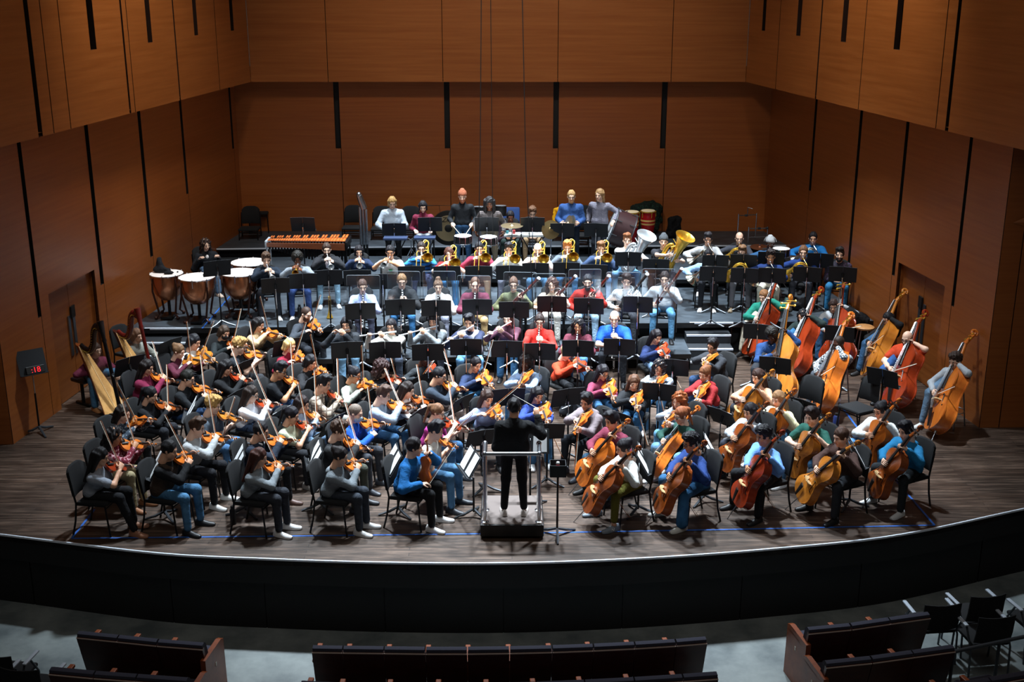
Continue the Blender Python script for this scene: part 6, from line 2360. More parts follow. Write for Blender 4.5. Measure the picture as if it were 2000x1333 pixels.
# ================================================================ PODIUM
pz = 0.2
A0, A1 = atz(938, 1026, pz), atz(1062, 1026, pz)
B0, B1 = atz(944, 968, pz), atz(1057, 968, pz)
m = MB()
cx, cy = (A0.x + A1.x) / 2, (A0.y + B0.y) / 2
dx, dy = A1.x - A0.x, B0.y - A0.y
m.m = 0
m.box((cx, cy, 0.115), (dx, dy, 0.165), None, 0.006)
m.m = 1
m.box((cx, cy, 0.2), (dx - 0.03, dy - 0.03, 0.008))
pod = m.build('podium', [BLACK, plain('podium_carpet', '6a605c', 0.95)], smooth=False)
tag(pod, 'low black podium with grey carpet top under the person in the black suit', 'podium')
m = MB()
for s in (-1, 1):
    m.box((cx + s * dx * 0.33, cy, 0.016), (0.1, dy * 0.8, 0.032))
m.build('foot', BLACK, pod, smooth=False)
zt = EYE - A0.y * math.tan(PITCH + math.atan((894 - 666.5) / FPX)) + 0.02
for sx in (-1, 1):
    for yy in (A0.y + 0.07, A0.y + 0.42):
        m = MB()
        x = cx + sx * (dx / 2 - 0.06)
        m.tube([(x, yy, pz), (x, yy, zt)], 0.024, 12)
        m.lathe([(0, pz), (0.05, pz), (0.05, pz + 0.02), (0.03, pz + 0.03)], Matrix.Translation((x, yy, 0)), 14)
        m.build('rail_post', CHROME, pod)
m = MB()
x0, x1 = cx - dx / 2 + 0.06, cx + dx / 2 - 0.06
m.tube([(x0, A0.y + 0.42, zt), (x0, A0.y + 0.07, zt)], 0.026, 12)
m.tube([(x1, A0.y + 0.42, zt), (x1, A0.y + 0.07, zt)], 0.026, 12)
m.tube([(x0, A0.y + 0.07, zt), (x1, A0.y + 0.07, zt)], 0.026, 12)
for x in (x0, x1):
    for y in (A0.y + 0.07, A0.y + 0.42):
        m.ball((x, y, zt), 0.036, 10, 8)
m.build('handrail', STEEL, pod)
cp, cA, co = [t for t in PEOPLE_DONE if t[0]['kind'] == 'cond'][0]
h = cA['Sc'] - cA['left'] * 0.30 + cA['fwd'] * 0.33 + UP * 0.12
tp_ = ray_sphere(996, 768, h, 0.36, -cA['left'] * -1.0 + UP * 0.4)
m = MB()
m.tube([h, tp_], [0.0045, 0.002], 6)
m.ball(h, 0.012, 8, 6)
tag(m.build('baton', plain('baton_white', 'efece4', 0.5)), 'thin white baton in the raised hand of the person in the black suit', 'baton')

# tray stand beside the podium with a black box and a small red and white bottle
b = atz(1088, 1046, 0)
r = empty('tray_stand', b)
tag(r, 'black stand with an open box on top, just right of the podium rail', 'stand')
zb = EYE - b.y * math.tan(PITCH + math.atan((927 - 666.5) / FPX))
m = MB()
m.tube([(0, 0, 0.05), (0, 0, zb)], 0.014, 8)
m.build('pole', BLACKM, r)
m = MB()
for a in (-90, 30, 150):
    m.tube([(0, 0, 0.1), (0.13 * math.cos(R(a)), 0.13 * math.sin(R(a)), 0.05), (0.28 * math.cos(R(a)), 0.28 * math.sin(R(a)), 0.012)], [0.018, 0.02, 0.014], 6)
m.build('base', GREYM, r)
m = MB()
w, dd, hh = 0.20, 0.2, 0.16
m.box((0.0, 0, zb + 0.004), (w, dd, 0.008))
for s in (-1, 1):
    m.box((s * w / 2, 0, zb + hh / 2), (0.008, dd, hh))
    m.box((0, s * dd / 2, zb + hh / 2), (w, 0.008, hh))
m.build('tray', DESKM, r, smooth=False)
m = MB()
m.m = 0
m.lathe([(0, zb + 0.09), (0.022, zb + 0.09), (0.022, zb + 0.145), (0.0, zb + 0.145)], Matrix.Translation((b.x, b.y, 0)), 12)
m.m = 1
m.lathe([(0, zb + 0.145), (0.022, zb + 0.145), (0.02, zb + 0.17), (0, zb + 0.175)], Matrix.Translation((b.x, b.y, 0)), 12)
tag(m.build('small_bottle', [plain('bottle_red', 'c8202a', 0.4), PAPER]), 'tiny red and white bottle in the open box right of the podium', 'bottle')
m = MB()
m.box((b.x, b.y, zb + 0.049), (0.18, 0.18, 0.08))
tag(m.build('felt_block', plain('dark_felt', '22262b', 0.95), smooth=False), 'dark padded block inside the open box right of the podium', 'block')

# ================================================================ PERCUSSION AND THE BACK OF THE STAGE
COPPER = plain('copper', 'c27e58', 0.26, 0.8)
SKINH = plain('drum_skin', 'e9ddd6', 0.55)


def kettledrum(pxy, r, label):
    zt = ZM + 0.86
    c = atz(pxy[0], pxy[1], zt)
    o = empty('kettledrum', (c.x, c.y, ZM))
    tag(o, label, 'timpani', 'kettledrums')
    H = zt - ZM
    m = MB()
    m.lathe([(0.02, H - 0.52), (r * 0.45, H - 0.50), (r * 0.78, H - 0.38), (r * 0.94, H - 0.2), (r * 0.97, H - 0.02)], n=32)
    m.build('bowl', COPPER, o)
    m = MB()
    m.lathe([(0, H), (r, H), (r * 1.0, H - 0.012), (0, H - 0.012)], n=36)
    m.build('drum_head', SKINH, o, auto=30)
    m = MB()
    m.tube([(r * 1.015 * math.cos(a), r * 1.015 * math.sin(a), H - 0.012) for a in np.linspace(0, 2 * math.pi, 37)], 0.013, 6)
    for k in range(8):
        a = 2 * math.pi * k / 8
        m.tube([(r * 1.04 * math.cos(a), r * 1.04 * math.sin(a), H + 0.015), (r * 1.04 * math.cos(a), r * 1.04 * math.sin(a), H - 0.14)], 0.009, 6)
    m.build('hoop', CHROME, o)
    for k in range(4):
        a = 2 * math.pi * (k + 0.5) / 4
        m = MB()
        m.tube([(r * 1.0 * math.cos(a), r * 1.0 * math.sin(a), H - 0.06), (r * 1.03 * math.cos(a), r * 1.03 * math.sin(a), H - 0.3), (r * 0.7 * math.cos(a), r * 0.7 * math.sin(a), 0.1), (r * 0.95 * math.cos(a), r * 0.95 * math.sin(a), 0.03)], [0.014, 0.02, 0.02, 0.018], 8)
        m.ball((r * 0.95 * math.cos(a), r * 0.95 * math.sin(a), 0.035), 0.034, 8, 6)
        m.build('leg', plain('cast_frame', '3a211b', 0.35, 0.4), o)
    m = MB()
    m.box((0, -r * 0.3, 0.05), (0.22, r * 1.2, 0.05), None, 0.01)
    m.tube([(0, 0, 0.06), (0, 0, H - 0.5)], 0.03, 8)
    m.build('pedal_base', BLACKM, o)
    return c


t1 = kettledrum((325, 534), 0.31, 'smallest copper kettledrum with a black bag on its head, next to the wall')
kettledrum((384, 541), 0.335, 'copper kettledrum between the bag-topped drum and the music stand')
kettledrum((466, 532), 0.35, 'large copper kettledrum right of the kettledrum music stand')
kettledrum((487, 512), 0.36, 'rearmost copper kettledrum, half behind the large one and the curly trumpeter')


def lump(name, c, prims, mat, label, cat, noise=0.012, h=0.02):
    V, Q = solid([(tuple(Vector(c) + Vector(a)), tuple(Vector(c) + Vector(b)), r1, r2) for a, b, r1, r2 in prims], h, noise=wob(noise, 24, c[0]), k=0.05)
    o = add_obj(name, V, Q, [mat])
    return tag(o, label, cat)


lump('black_bag', t1, [((-0.2, 0.06, 0.06), (0.05, 0.02, 0.05), 0.06, 0.05), ((-0.12, 0.1, 0.08), (-0.14, 0.12, 0.24), 0.08, 0.05), ((0.0, -0.1, 0.035), (0.22, -0.06, 0.035), 0.03, 0.025)], cloth('141519'), 'black mallet bag lying on the smallest kettledrum by the wall', 'bag')

# marimba
ma, mbp = atz(522, 470, ZT + 0.9), atz(676, 468, ZT + 0.9)
Lm = mbp.x - ma.x
mr = empty('marimba', ((ma.x + mbp.x) / 2, (ma.y + mbp.y) / 2 + 0.12, ZT))
tag(mr, 'long marimba with rosewood bars on the upper riser by the left chairs', 'marimba')
ROSE = grain('rosewood_bar', 'a04a1e', 'd0743a', (4, 2, 4), 0.3, 3.0)
for k in range(30):
    t = (k + 0.5) / 30
    wd = (0.6 + 0.5 * t) * Lm / 30 * 0.98
    ln = 0.14 + 0.16 * t
    m = MB()
    m.box((-Lm / 2 + Lm * (t * 0.8 + t * t * 0.2), -0.10, 0.9), (wd, ln, 0.022), None, 0.003)
    m.build('bar', ROSE, mr, smooth=False)
    if k % 7 not in (2, 6):
        m = MB()
        m.box((-Lm / 2 + Lm * ((t + 0.016) * 0.8 + t * t * 0.2), 0.09 + 0.05 * t, 0.918), (wd * 0.8, ln, 0.022), None, 0.003)
        m.build('bar', ROSE, mr, smooth=False)
for s in (-1, 1):
    m = MB()
    d2 = 0.16 + 0.12 * (s + 1) / 2
    m.box((s * (Lm / 2 + 0.03), 0.02, 0.82), (0.05, d2 * 2 + 0.1, 0.14), None, 0.01)
    for q in (-1, 1):
        m.tube([(s * (Lm / 2 + 0.02), q * d2, 0.78), (s * (Lm / 2 + 0.02), q * d2, 0.03)], 0.018, 8)
    m.build('end_frame', plain('pale_end_panel', '9aa3ab', 0.5) if s < 0 else BLACKM, mr)
m = MB()
m.loft([[Vector((x, -0.27 - 0.08 * t, 0.87)), Vector((x, -0.24 - 0.08 * t, 0.87)), Vector((x, -0.24 - 0.08 * t, 0.79 - 0.06 * t)), Vector((x, -0.27 - 0.08 * t, 0.79 - 0.06 * t))] for t, x in ((0, -Lm / 2), (1, Lm / 2))])
m.build('side_rail', grain('brown_rail', '5a2c16', '6f3a1e', (1, 6, 6), 0.4), mr, smooth=False)
m = MB()
for k in range(26):
    t = (k + 0.5) / 26
    x = -Lm / 2 + Lm * t
    m.tube([(x, -0.12, 0.86), (x, -0.12, 0.72 - 0.42 * t)], 0.022, 8)
m.build('resonators', BLACKM, mr)


def snare(pxy, label, z=ZT + 0.92, r=0.178):
    c = atz(pxy[0], pxy[1], z)
    o = empty('snare_drum', (c.x, c.y, z - 0.92))
    tag(o, label, 'snare drum', 'snare drums')
    m = MB()
    m.lathe([(r, 0.77), (r, 0.91)], n=28, caps=False)
    m.build('shell', BLACK, o)
    m = MB()
    m.lathe([(0, 0.922), (r * 0.98, 0.922), (r * 0.98, 0.915), (0, 0.915)], n=28)
    m.build('drum_head', plain('snare_skin', 'f4f4f2', 0.5), o, auto=30)
    m = MB()
    for zz in (0.922, 0.77):
        m.tube([(r * 1.03 * math.cos(a), r * 1.03 * math.sin(a), zz) for a in np.linspace(0, 2 * math.pi, 29)], 0.009, 6)
    for k in range(10):
        a = 2 * math.pi * k / 10
        m.tube([(r * 1.05 * math.cos(a), r * 1.05 * math.sin(a), 0.93), (r * 1.05 * math.cos(a), r * 1.05 * math.sin(a), 0.765)], 0.007, 6)
    m.build('hoops', CHROME, o)
    m = MB()
    m.tube([(0, 0, 0.3), (0, 0, 0.70)], 0.014, 8)
    for k in range(3):
        a = 2 * math.pi * k / 3 + 0.5
        m.tube([(0, 0, 0.7), (r * math.cos(a), r * math.sin(a), 0.76)], 0.009, 6)
        m.tube([(0, 0, 0.34), (0.27 * math.cos(a), 0.27 * math.sin(a), 0.01)], 0.009, 6)
    m.build('stand', CHROME, o)
    return c


s1 = snare((904, 461), 'snare drum with white head played by the person in the terracotta cap')
snare((954, 463), 'snare drum standing before the person with long dreadlocks')
snare((1526, 486), 'grey-headed snare drum at the back right, behind the capped horn player', ZM + 1.05, 0.17)
for nm, q in (('drumstick', -1), ('drumstick', 1)):
    pp, AA, oo = [t for t in PEOPLE_DONE if t[0]['kind'] == 'snare'][0]
    hp_ = Vector((AA['Sc'].x, AA['Sc'].y, ZT + 0.98)) + AA['fwd'] * 0.30 + AA['left'] * (0.20 * q)
    e_ = s1 + Vector((0.05 * q, 0.02, 0.02))
    d_ = (e_ - hp_).normalized()
    m = MB()
    m.tube([hp_ - d_ * 0.08, e_], [0.008, 0.005], 6)
    tag(m.build(nm, plain('hickory', 'e6d3ae', 0.5)), 'pale drumstick in the %s hand of the person in the terracotta cap' % ('right' if q < 0 else 'left'), 'drumstick', 'pair of drumsticks')

BRONZE = plain('bronze', '8e7a52', 0.35, 0.85)
CYMB = plain('cymbal_bronze', 'cbb892', 0.3, 0.9)


def disc(m, c, n, r, bell=True):
    c, n = Vector(c), Vector(n).normalized()
    u = n.orthogonal().normalized()
    w = n.cross(u)
    P = [(0.0, 0.035), (0.04, 0.032), (0.055, 0.014), (0.5 * r, 0.010), (r, 0.0), (r, -0.002), (0.5 * r, 0.007), (0.05, 0.011), (0.0, 0.02)]
    m.loft([[c + n * z + u * (q * math.cos(2 * math.pi * j / 32)) + w * (q * math.sin(2 * math.pi * j / 32)) for j in range(32)] for q, z in P])


def cymbal_stand(pxy, z, r, nrm, zf, label, mat=CYMB):
    c = atz(pxy[0], pxy[1], z)
    o = empty('suspended_cymbal', (c.x, c.y, zf))
    tag(o, label, 'cymbal')
    m = MB()
    disc(m, (0, 0, z - zf), nrm, r)
    m.build('cymbal', mat, o, auto=35)
    m = MB()
    m.tube([(0, 0, 0.3), (0, 0, z - zf + 0.06)], 0.011, 8)
    for k in range(3):
        a = 2 * math.pi * k / 3
        m.tube([(0, 0, 0.45), (0.28 * math.cos(a), 0.28 * math.sin(a), 0.01)], 0.01, 6)
    m.build('stand', CHROME, o)


cymbal_stand((1000, 441), ZT + 1.08, 0.235, (0, -0.05, 1), ZT, 'thin bright cymbal on a stand in front of the plum jacket')
cymbal_stand((1076, 449), ZT + 0.98, 0.20, (0.2, -1, 0.15), ZT, 'old brown cymbal hanging on edge beside the yellow chair', BRONZE)
cymbal_stand((1484, 483), ZT + 0.72, 0.2, (0, -0.1, 1), ZT, 'dark brown cymbal at the back right, left of the grey snare drum', plain('dark_bronze', '6a3c26', 0.4, 0.8))

# tables of small percussion
def table(x0, x1, y, z, depth, name, label, cat, topm, items):
    a, b = atz(x0, y, ZT + z), atz(x1, y, ZT + z)
    o = empty(name, ((a.x + b.x) / 2, a.y + depth / 2, ZT))
    tag(o, label, cat)
    L = b.x - a.x
    m = MB()
    m.box((0, 0, z - 0.02), (L, depth, 0.045), None, 0.006)
    m.build('top', topm, o, smooth=False)
    for s in (-1, 1):
        m = MB()
        m.tube([(s * L * 0.42, -depth * 0.4, z - 0.04), (-s * L * 0.42, -depth * 0.4, 0.02)], 0.012, 6)
        m.build('leg', BLACKM, o)
    items(o, L, z, depth)


def glock(o, L, z, d):
    for k in range(18):
        t = (k + 0.5) / 18
        m = MB()
        m.box((-L / 2 + L * t, -d * 0.16, z + 0.014), (L / 18 * 0.8, d * (0.5 - 0.2 * t), 0.012))
        m.build('bar', SILVER, o, smooth=False)


def trap(o, L, z, d):
    m = MB()
    m.lathe([(0, z), (0.03, z), (0.03, z + 0.08), (0, z + 0.09)], Matrix.Translation((0.02, 0, 0)), 10)
    m.build('red_shaker', plain('shaker_red', 'b83232', 0.5), o)
    m = MB()
    m.box((-0.12, 0.02, z + 0.03), (0.06, 0.06, 0.06))
    m.build('wood_block', plain('block_teal', '3a7a80', 0.5), o, smooth=False)


table(984, 1020, 460, 0.84, 0.3, 'percussion_table', 'small white-topped table of hand percussion under the bright cymbal', 'table', plain('white_cloth', 'e6eff2', 0.8), trap)
table(1016, 1062, 460, 0.84, 0.3, 'glockenspiel', 'white glockenspiel under the stand of the curly-haired person with glasses', 'glockenspiel', plain('white_case', 'dfeaec', 0.6), glock)
for x0, x1, y, lb in ((748, 795, 466, 'black cloth-topped trap table before the pale grey quarter zip'), (808, 850, 465, 'black trap table before the wine-red turtleneck')):
    table(x0, x1, y, 0.86, 0.25, 'trap_table', lb, 'table', plain('blue_felt', '1b2b4a', 0.9), lambda o, L, z, d: None)

# tam-tam
g = aty(876, 446, 25.9)
o = empty('tam_tam', (g.x, g.y, ZT))
tag(o, 'big dark tam-tam in a frame, half behind the terracotta cap', 'gong')
m = MB()
P = [(0.0, -0.012), (0.075, -0.012), (0.08, -0.008)]
G = Matrix.Translation((0, 0, g.z - ZT)) @ Matrix.Rotation(R(90), 4, 'X')
m.m = 2
m.lathe([(0, 0.022), (0.075, 0.022), (0.085, 0.016)], G, 36, caps=False)
m.m = 1
m.lathe([(0.085, 0.016), (0.29, 0.012)], G, 36, caps=False)
m.m = 0
m.lathe([(0.29, 0.012), (0.385, 0.0), (0.39, -0.05), (0.0, -0.05)], G, 36, caps=False)
gd_ = m.build('gong_disc', [plain('gong_black', '17140f', 0.4, 0.5), plain('gong_bronze', '8d7c5c', 0.4, 0.6), plain('gong_centre', '0f0d0b', 0.5, 0.4)], o, auto=35)
m = MB()
w, top = 0.5, g.z - ZT + 0.5
m.tube([(-w, 0.02, 0.02), (-w, 0.02, top), (w, 0.02, top), (w, 0.02, 0.02)], 0.016, 8)
for s in (-1, 1):
    m.tube([(s * w, -0.25, 0.02), (s * w, 0.25, 0.02)], 0.016, 8)
    m.tube([(s * 0.2, 0.02, top), (s * 0.17, 0.0, g.z - ZT + 0.33)], 0.004, 5)
m.build('frame', BLACKM, o)
tc_ = bpy.data.curves.new('gong_lettering', 'FONT')
tc_.body = 'Zil'
tc_.size = 0.15
tc_.shear = 0.3
tc_.extrude = 0.001
tc_.align_x = 'CENTER'
lo_ = bpy.data.objects.new('gong_lettering', tc_)
lo_ = text_mesh(lo_, plain('gong_black', '17140f', 0.4, 0.5))
lo_.parent = gd_
lo_.location = (-0.07, -0.019, g.z - ZT + 0.14)
lo_.rotation_euler = (R(90), 0, 0)

# bass drum, tilted on its stand
c = atz(1212, 448, ZT + 0.80)
o = empty('bass_drum', (c.x, c.y, ZT))
tag(o, 'large dark bass drum tilted on its stand, under the hand of the checked shirt', 'bass drum')
ax = Vector((0.90, -0.12, -0.36)).normalized()
G = frame((0, 0, 0.80), Vector((0, 1, 0.0)), ax)
r = 0.40
m = MB()
m.lathe([(r, -0.21), (r, 0.21)], G, 40, caps=False)
m.build('shell', plain('drum_shell', '3a2526', 0.35), o)
for s in (-1, 1):
    m = MB()
    m.lathe([(0, s * 0.215), (r * 0.97, s * 0.212)], G, 40, caps=False)
    m.build('drum_head', plain('bass_skin', 'c9cdd0', 0.5), o)
    m = MB()
    m.tube([G @ Vector((r * 1.03 * math.cos(a), r * 1.03 * math.sin(a), s * 0.215)) for a in np.linspace(0, 2 * math.pi, 41)], 0.017, 6)
    for k in range(8):
        a = 2 * math.pi * (k + 0.3) / 8
        m.tube([G @ Vector((r * 1.06 * math.cos(a), r * 1.06 * math.sin(a), s * 0.25)), G @ Vector((r * 1.05 * math.cos(a), r * 1.05 * math.sin(a), s * 0.09))], 0.010, 6)
    m.build('hoop', STEEL, o)
m = MB()
m.tube([G @ Vector((r * 1.06 * math.cos(a), r * 1.06 * math.sin(a), 0.0)) for a in np.linspace(-2.2, 1.3, 24)], 0.012, 6)
for q in (-0.35, 0.35):
    m.tube([(q, -0.3, 0.02), (q * 0.8, 0, 0.45), (q, 0.3, 0.02)], 0.016, 8)
m.tube([(-0.3, 0, 0.42), (0.3, 0, 0.42)], 0.016, 8)
m.build('stand', STEEL, o)

for x, y, lb in ((1234, 413, 'left red conga drum with pale band, partly behind the bass drum'), (1266, 411, 'right red conga drum with pale band at the back wall')):
    c = atz(x, y, ZB + 0.70)
    o = empty('conga_drum', (c.x, c.y, ZB))
    tag(o, lb, 'conga', 'conga drums')
    m = MB()
    m.m = 0
    m.lathe([(0.11, 0.0), (0.13, 0.15), (0.165, 0.38)], n=28)
    m.lathe([(0.172, 0.50), (0.163, 0.67)], n=28, caps=False)
    m.m = 1
    m.lathe([(0.165, 0.38), (0.170, 0.42)], n=28, caps=False)
    m.lathe([(0.172, 0.46), (0.172, 0.50)], n=28, caps=False)
    m.m = 0
    m.lathe([(0.170, 0.42), (0.172, 0.46)], n=28, caps=False)
    m.build('shell', [plain('conga_red', '9c1418', 0.25), plain('conga_band', 'd2a860', 0.4)], o)
    m = MB()
    m.lathe([(0, 0.70), (0.155, 0.70), (0.16, 0.69), (0, 0.69)], n=28)
    m.build('drum_head', plain('rawhide', 'd8c29a', 0.6), o, auto=30)
    m = MB()
    m.tube([(0.172 * math.cos(a), 0.172 * math.sin(a), 0.675) for a in np.linspace(0, 2 * math.pi, 29)], 0.010, 6)
    for k in range(5):
        a = 2 * math.pi * k / 5 - 1.2
        m.tube([(0.18 * math.cos(a), 0.18 * math.sin(a), 0.69), (0.178 * math.cos(a), 0.178 * math.sin(a), 0.55)], 0.009, 6)
    m.build('hardware', BRASS, o)

for x, y, lb in ((936, 404, 'dark tom drum behind the shoulder of the terracotta cap'), (976, 402, 'dark tom drum right of the long dreadlocks')):
    c = aty(x, y, 26.0)
    o = empty('tom_drum', (c.x, c.y, ZT))
    tag(o, lb, 'tom drum', 'tom drums')
    hz_ = c.z - ZT
    Mt = Matrix.Translation((0, 0, hz_)) @ Matrix.Rotation(R(-6), 4, 'X')
    m = MB()
    m.lathe([(0.15, -0.22), (0.15, 0.0)], Mt, 24)
    m.build('shell', BLACK, o)
    m = MB()
    m.lathe([(0, 0.006), (0.148, 0.004)], Mt, 24, caps=False)
    m.build('drum_head', plain('tom_skin', '5a5e62', 0.5), o)
    m = MB()
    m.tube([Mt @ Vector((0.153 * math.cos(a), 0.153 * math.sin(a), 0.0)) for a in np.linspace(0, 2 * math.pi, 25)], 0.008, 6)
    m.tube([(0, 0, 0.25), (0, 0, hz_ - 0.2)], 0.014, 8)
    for k in range(3):
        a = 2 * math.pi * k / 3
        m.tube([(0, 0, 0.4), (0.28 * math.cos(a), 0.28 * math.sin(a), 0.01)], 0.011, 6)
    m.build('stand', CHROME, o)

# crash cymbals held by the person in the denim-blue shirt
pp, AA, oo = [t for t in PEOPLE_DONE if t[0]['kind'] == 'crash'][0]
cc = Vector((AA['Sc'].x, AA['Sc'].y, ZT + 1.02)) + AA['fwd'] * 0.34 - AA['left'] * 0.03
for q, sd in ((-1, 'right'), (1, 'left')):
    m = MB()
    disc(m, cc + AA['left'] * (0.035 * q), (AA['left'] * q * 0.9 - UP * 0.25 * q - AA['fwd'] * 0.35 * q), 0.19)
    tag(m.build('crash_cymbal', CYMB, auto=35), 'crash cymbal in the %s hand of the person in the denim-blue shirt' % sd, 'cymbal', 'pair of crash cymbals')

# blue padded panel, bags and cases along the wall
c = aty(998, 430, 26.9)
m = MB()
m.box((c.x, c.y, ZB + 0.40), (0.40, 0.09, 0.8), Matrix.Rotation(R(-8), 3, 'X'), 0.03)
tag(m.build('padded_panel', plain('blue_cover', '123a74', 0.7)), 'royal blue padded cover standing behind the plum jacket', 'padded cover')
c = atz(1262, 425, ZB + 0.45) + Vector((0, 0.35, 0))
lump('duffel_bag', (c.x + 0.05, c.y, ZB), [((-0.22, 0, 0.55), (0.22, 0.02, 0.58), 0.16, 0.15), ((0.22, 0, 0.5), (0.3, 0, 0.3), 0.1, 0.08), ((-0.16, 0, 0.16), (0.16, 0, 0.16), 0.15, 0.14), ((-0.16, 0, 0.16), (-0.16, 0, 0.5), 0.14, 0.14), ((0.14, 0, 0.16), (0.16, 0, 0.5), 0.14, 0.14), ((0.0, 0.0, 0.66), (0.10, 0, 0.72), 0.12, 0.07)], cloth('14201c', 'speck:1d3a2c'), 'black and green duffel heap on the floor behind the two congas', 'bag')
c = atz(1316, 466, ZB)
lump('draped_case', (c.x, c.y + 0.05, ZB), [((-0.09, 0, 0.08), (0.09, 0, 0.08), 0.08, 0.08), ((-0.07, 0, 0.42), (0.08, 0, 0.44), 0.07, 0.06), ((-0.09, 0, 0.1), (-0.07, 0, 0.42), 0.08, 0.07), ((0.09, 0, 0.1), (0.09, 0, 0.44), 0.08, 0.07), ((0.0, 0, 0.1), (0.0, 0, 0.44), 0.08, 0.07)], cloth('0c0c0e'), 'black cloth-covered case by the back wall, right of the congas', 'case')
c = atz(1405, 444, ZB)
m = MB()
m.box((c.x, c.y - 0.1, ZB + 0.08), (0.5, 0.3, 0.16), None, 0.02)
m.m = 1
m.box((c.x, c.y - 0.26, ZB + 0.08), (0.08, 0.012, 0.03))
tag(m.build('equipment_case', [BLACK, STEEL], smooth=False), 'low black case on the floor at the back wall behind the horns', 'case')

# rack of chrome tubes at the back right
c = atz(1468, 470, ZB)
o = empty('drum_rack', (c.x, c.y, ZB))
tag(o, 'empty chrome drum rack at the back right, behind the horns', 'rack')
m = MB()
for x, y, h_ in ((-0.33, 0, 0.62), (0.1, 0.1, 0.62), (-0.12, -0.2, 0.36), (0.32, -0.15, 0.36)):
    m.tube([(x, y, 0), (x, y, h_)], 0.014, 8)
m.build('uprights', CHROME, o)
m = MB()
m.tube([(-0.33, 0, 0.58), (0.1, 0.1, 0.58)], 0.012, 8)
m.tube([(-0.12, -0.2, 0.32), (0.32, -0.15, 0.32)], 0.012, 8)
m.tube([(-0.12, -0.2, 0.12), (0.32, -0.15, 0.12)], 0.012, 8)
m.tube([(-0.12, 0.05, 0.58), (-0.12, 0.05, 0.76), (-0.02, 0.0, 0.74)], 0.010, 8)
m.build('crossbars', STEEL, o)
m = MB()
for p_ in ((-0.15, 0.03, 0.58), (0.12, -0.17, 0.32), (0.3, -0.15, 0.32)):
    m.box(p_, (0.07, 0.05, 0.05), None, 0.01)
m.build('clamps', GREYM, o)

# folded stands bundled upright beside the chairs
c = atz(712, 530, ZT)
o = empty('folded_stands', (c.x, c.y, ZT))
tag(o, 'tall upright bundle of folded silver stands between the back chairs', 'folded stand')
for k, x in enumerate((-0.05, 0.01, 0.07)):
    m = MB()
    m.tube([(x, 0.02 * k, 0.02), (x, 0.02 * k, 0.62)], 0.026, 10)
    m.build('lower_tube', BLACKM, o)
    m = MB()
    m.tube([(x, 0.02 * k, 0.6), (x, 0.02 * k, 1.2), (x, 0.02 * k, 1.40 - 0.06 * (k == 2))], 0.027, 10)
    m.tube([(x, 0.02 * k, 0.58), (x, 0.02 * k, 0.72)], 0.03, 10)
    m.build('upper_tube', STEEL, o)
m = MB()
m.tube([(0.03, 0.02, 1.36), (0.0, 0.0, 1.5)], [0.075, 0.065], 12)
m.tube([(0.0, 0.0, 1.48), (-0.05, -0.02, 1.64)], [0.07, 0.06], 12)
m.ball((-0.055, -0.02, 1.66), 0.055, 10, 6)
m.build('head', STEEL, o)
m = MB()
for a in (10, 130, 250):
    m.tube([(0.01, 0.02, 0.2), (0.26 * math.cos(R(a)), 0.26 * math.sin(R(a)), 0.01)], 0.012, 6)
m.build('foot', STEEL, o)

# boom arm held by the person in the quarter zip
pp, AA, oo = [t for t in PEOPLE_DONE if t[0]['kind'] == 'tri'][0]
h0 = AA['Sc'] - UP * 0.33 + AA['fwd'] * 0.33 + AA['left'] * 0.02
e0 = h0 + AA['left'] * 0.36 - UP * 0.20
o = empty('boom_stand', (e0.x, e0.y, ZT))
tag(o, 'chrome boom stand being adjusted by the person in the pale grey quarter zip', 'stand')
m = MB()
m.tube([h0 - Vector(o.location), e0 - Vector(o.location)], 0.012, 8)
m.tube([e0 - Vector(o.location), e0 - Vector(o.location) + Vector((0.06, 0, 0.03))], 0.018, 8)
m.build('boom', CHROME, o)
m = MB()
m.tube([(0, 0, 0.3), (0, 0, e0.z - ZT)], 0.011, 8)
for a in (20, 140, 260):
    m.tube([(0, 0, 0.4), (0.26 * math.cos(R(a)), 0.26 * math.sin(R(a)), 0.01)], 0.010, 6)
m.build('tripod', CHROME, o)

# chairs without a sitter
for x, y, az, z, lb in ((508, 452, 6, ZB, 'empty black chair farthest back in the left corner'), (490, 484, 2, ZT, 'empty black chair left of the marimba'), (690, 482, 0, ZT, 'empty grey-lit chair right of the marimba'), (746, 484, 0, ZT, 'empty chair behind the pale grey quarter zip, on its left'), (802, 484, 0, ZT, 'empty chair beside the boom stand'), (1098, 486, -4, ZT, 'chair with a yellow coat over its back'), (1136, 482, -4, ZT, 'empty chair between the denim-blue shirt and the checked shirt'),
                        (1672, 850, -58, 0, 'empty chair behind the white cardigan cellist'), (1560, 850, -50, 0, 'empty chair between the fair-haired cellist and the bottle-green t-shirt'), (1130, 498, 0, ZT, 'empty chair below the checked shirt, seat only in view'), (262, 735, 60, 0, 'black chair at the harp stand, partly hidden')):
    c = atz(x, y, z)
    f1 = azv(az)
    place(CHAIR, Matrix.Translation(c) @ Matrix.Rotation(math.atan2(f1.y, f1.x), 4, 'Z'), lb, 'chair', 'black orchestra chairs')
c = atz(1098, 486, ZT)
lump('yellow_coat', (c.x, c.y, ZT), [((-0.16, 0.26, 0.86), (0.16, 0.26, 0.86), 0.05, 0.05), ((-0.15, 0.2, 0.6), (0.15, 0.2, 0.6), 0.05, 0.05), ((-0.1, 0.0, 0.5), (0.12, 0.05, 0.5), 0.04, 0.05), ((-0.18, 0.22, 0.8), (-0.2, 0.16, 0.3), 0.04, 0.04), ((0.0, 0.24, 0.84), (0.0, 0.2, 0.6), 0.06, 0.06)], cloth('e0a010'), 'bright yellow coat hung over a back-row chair', 'coat')

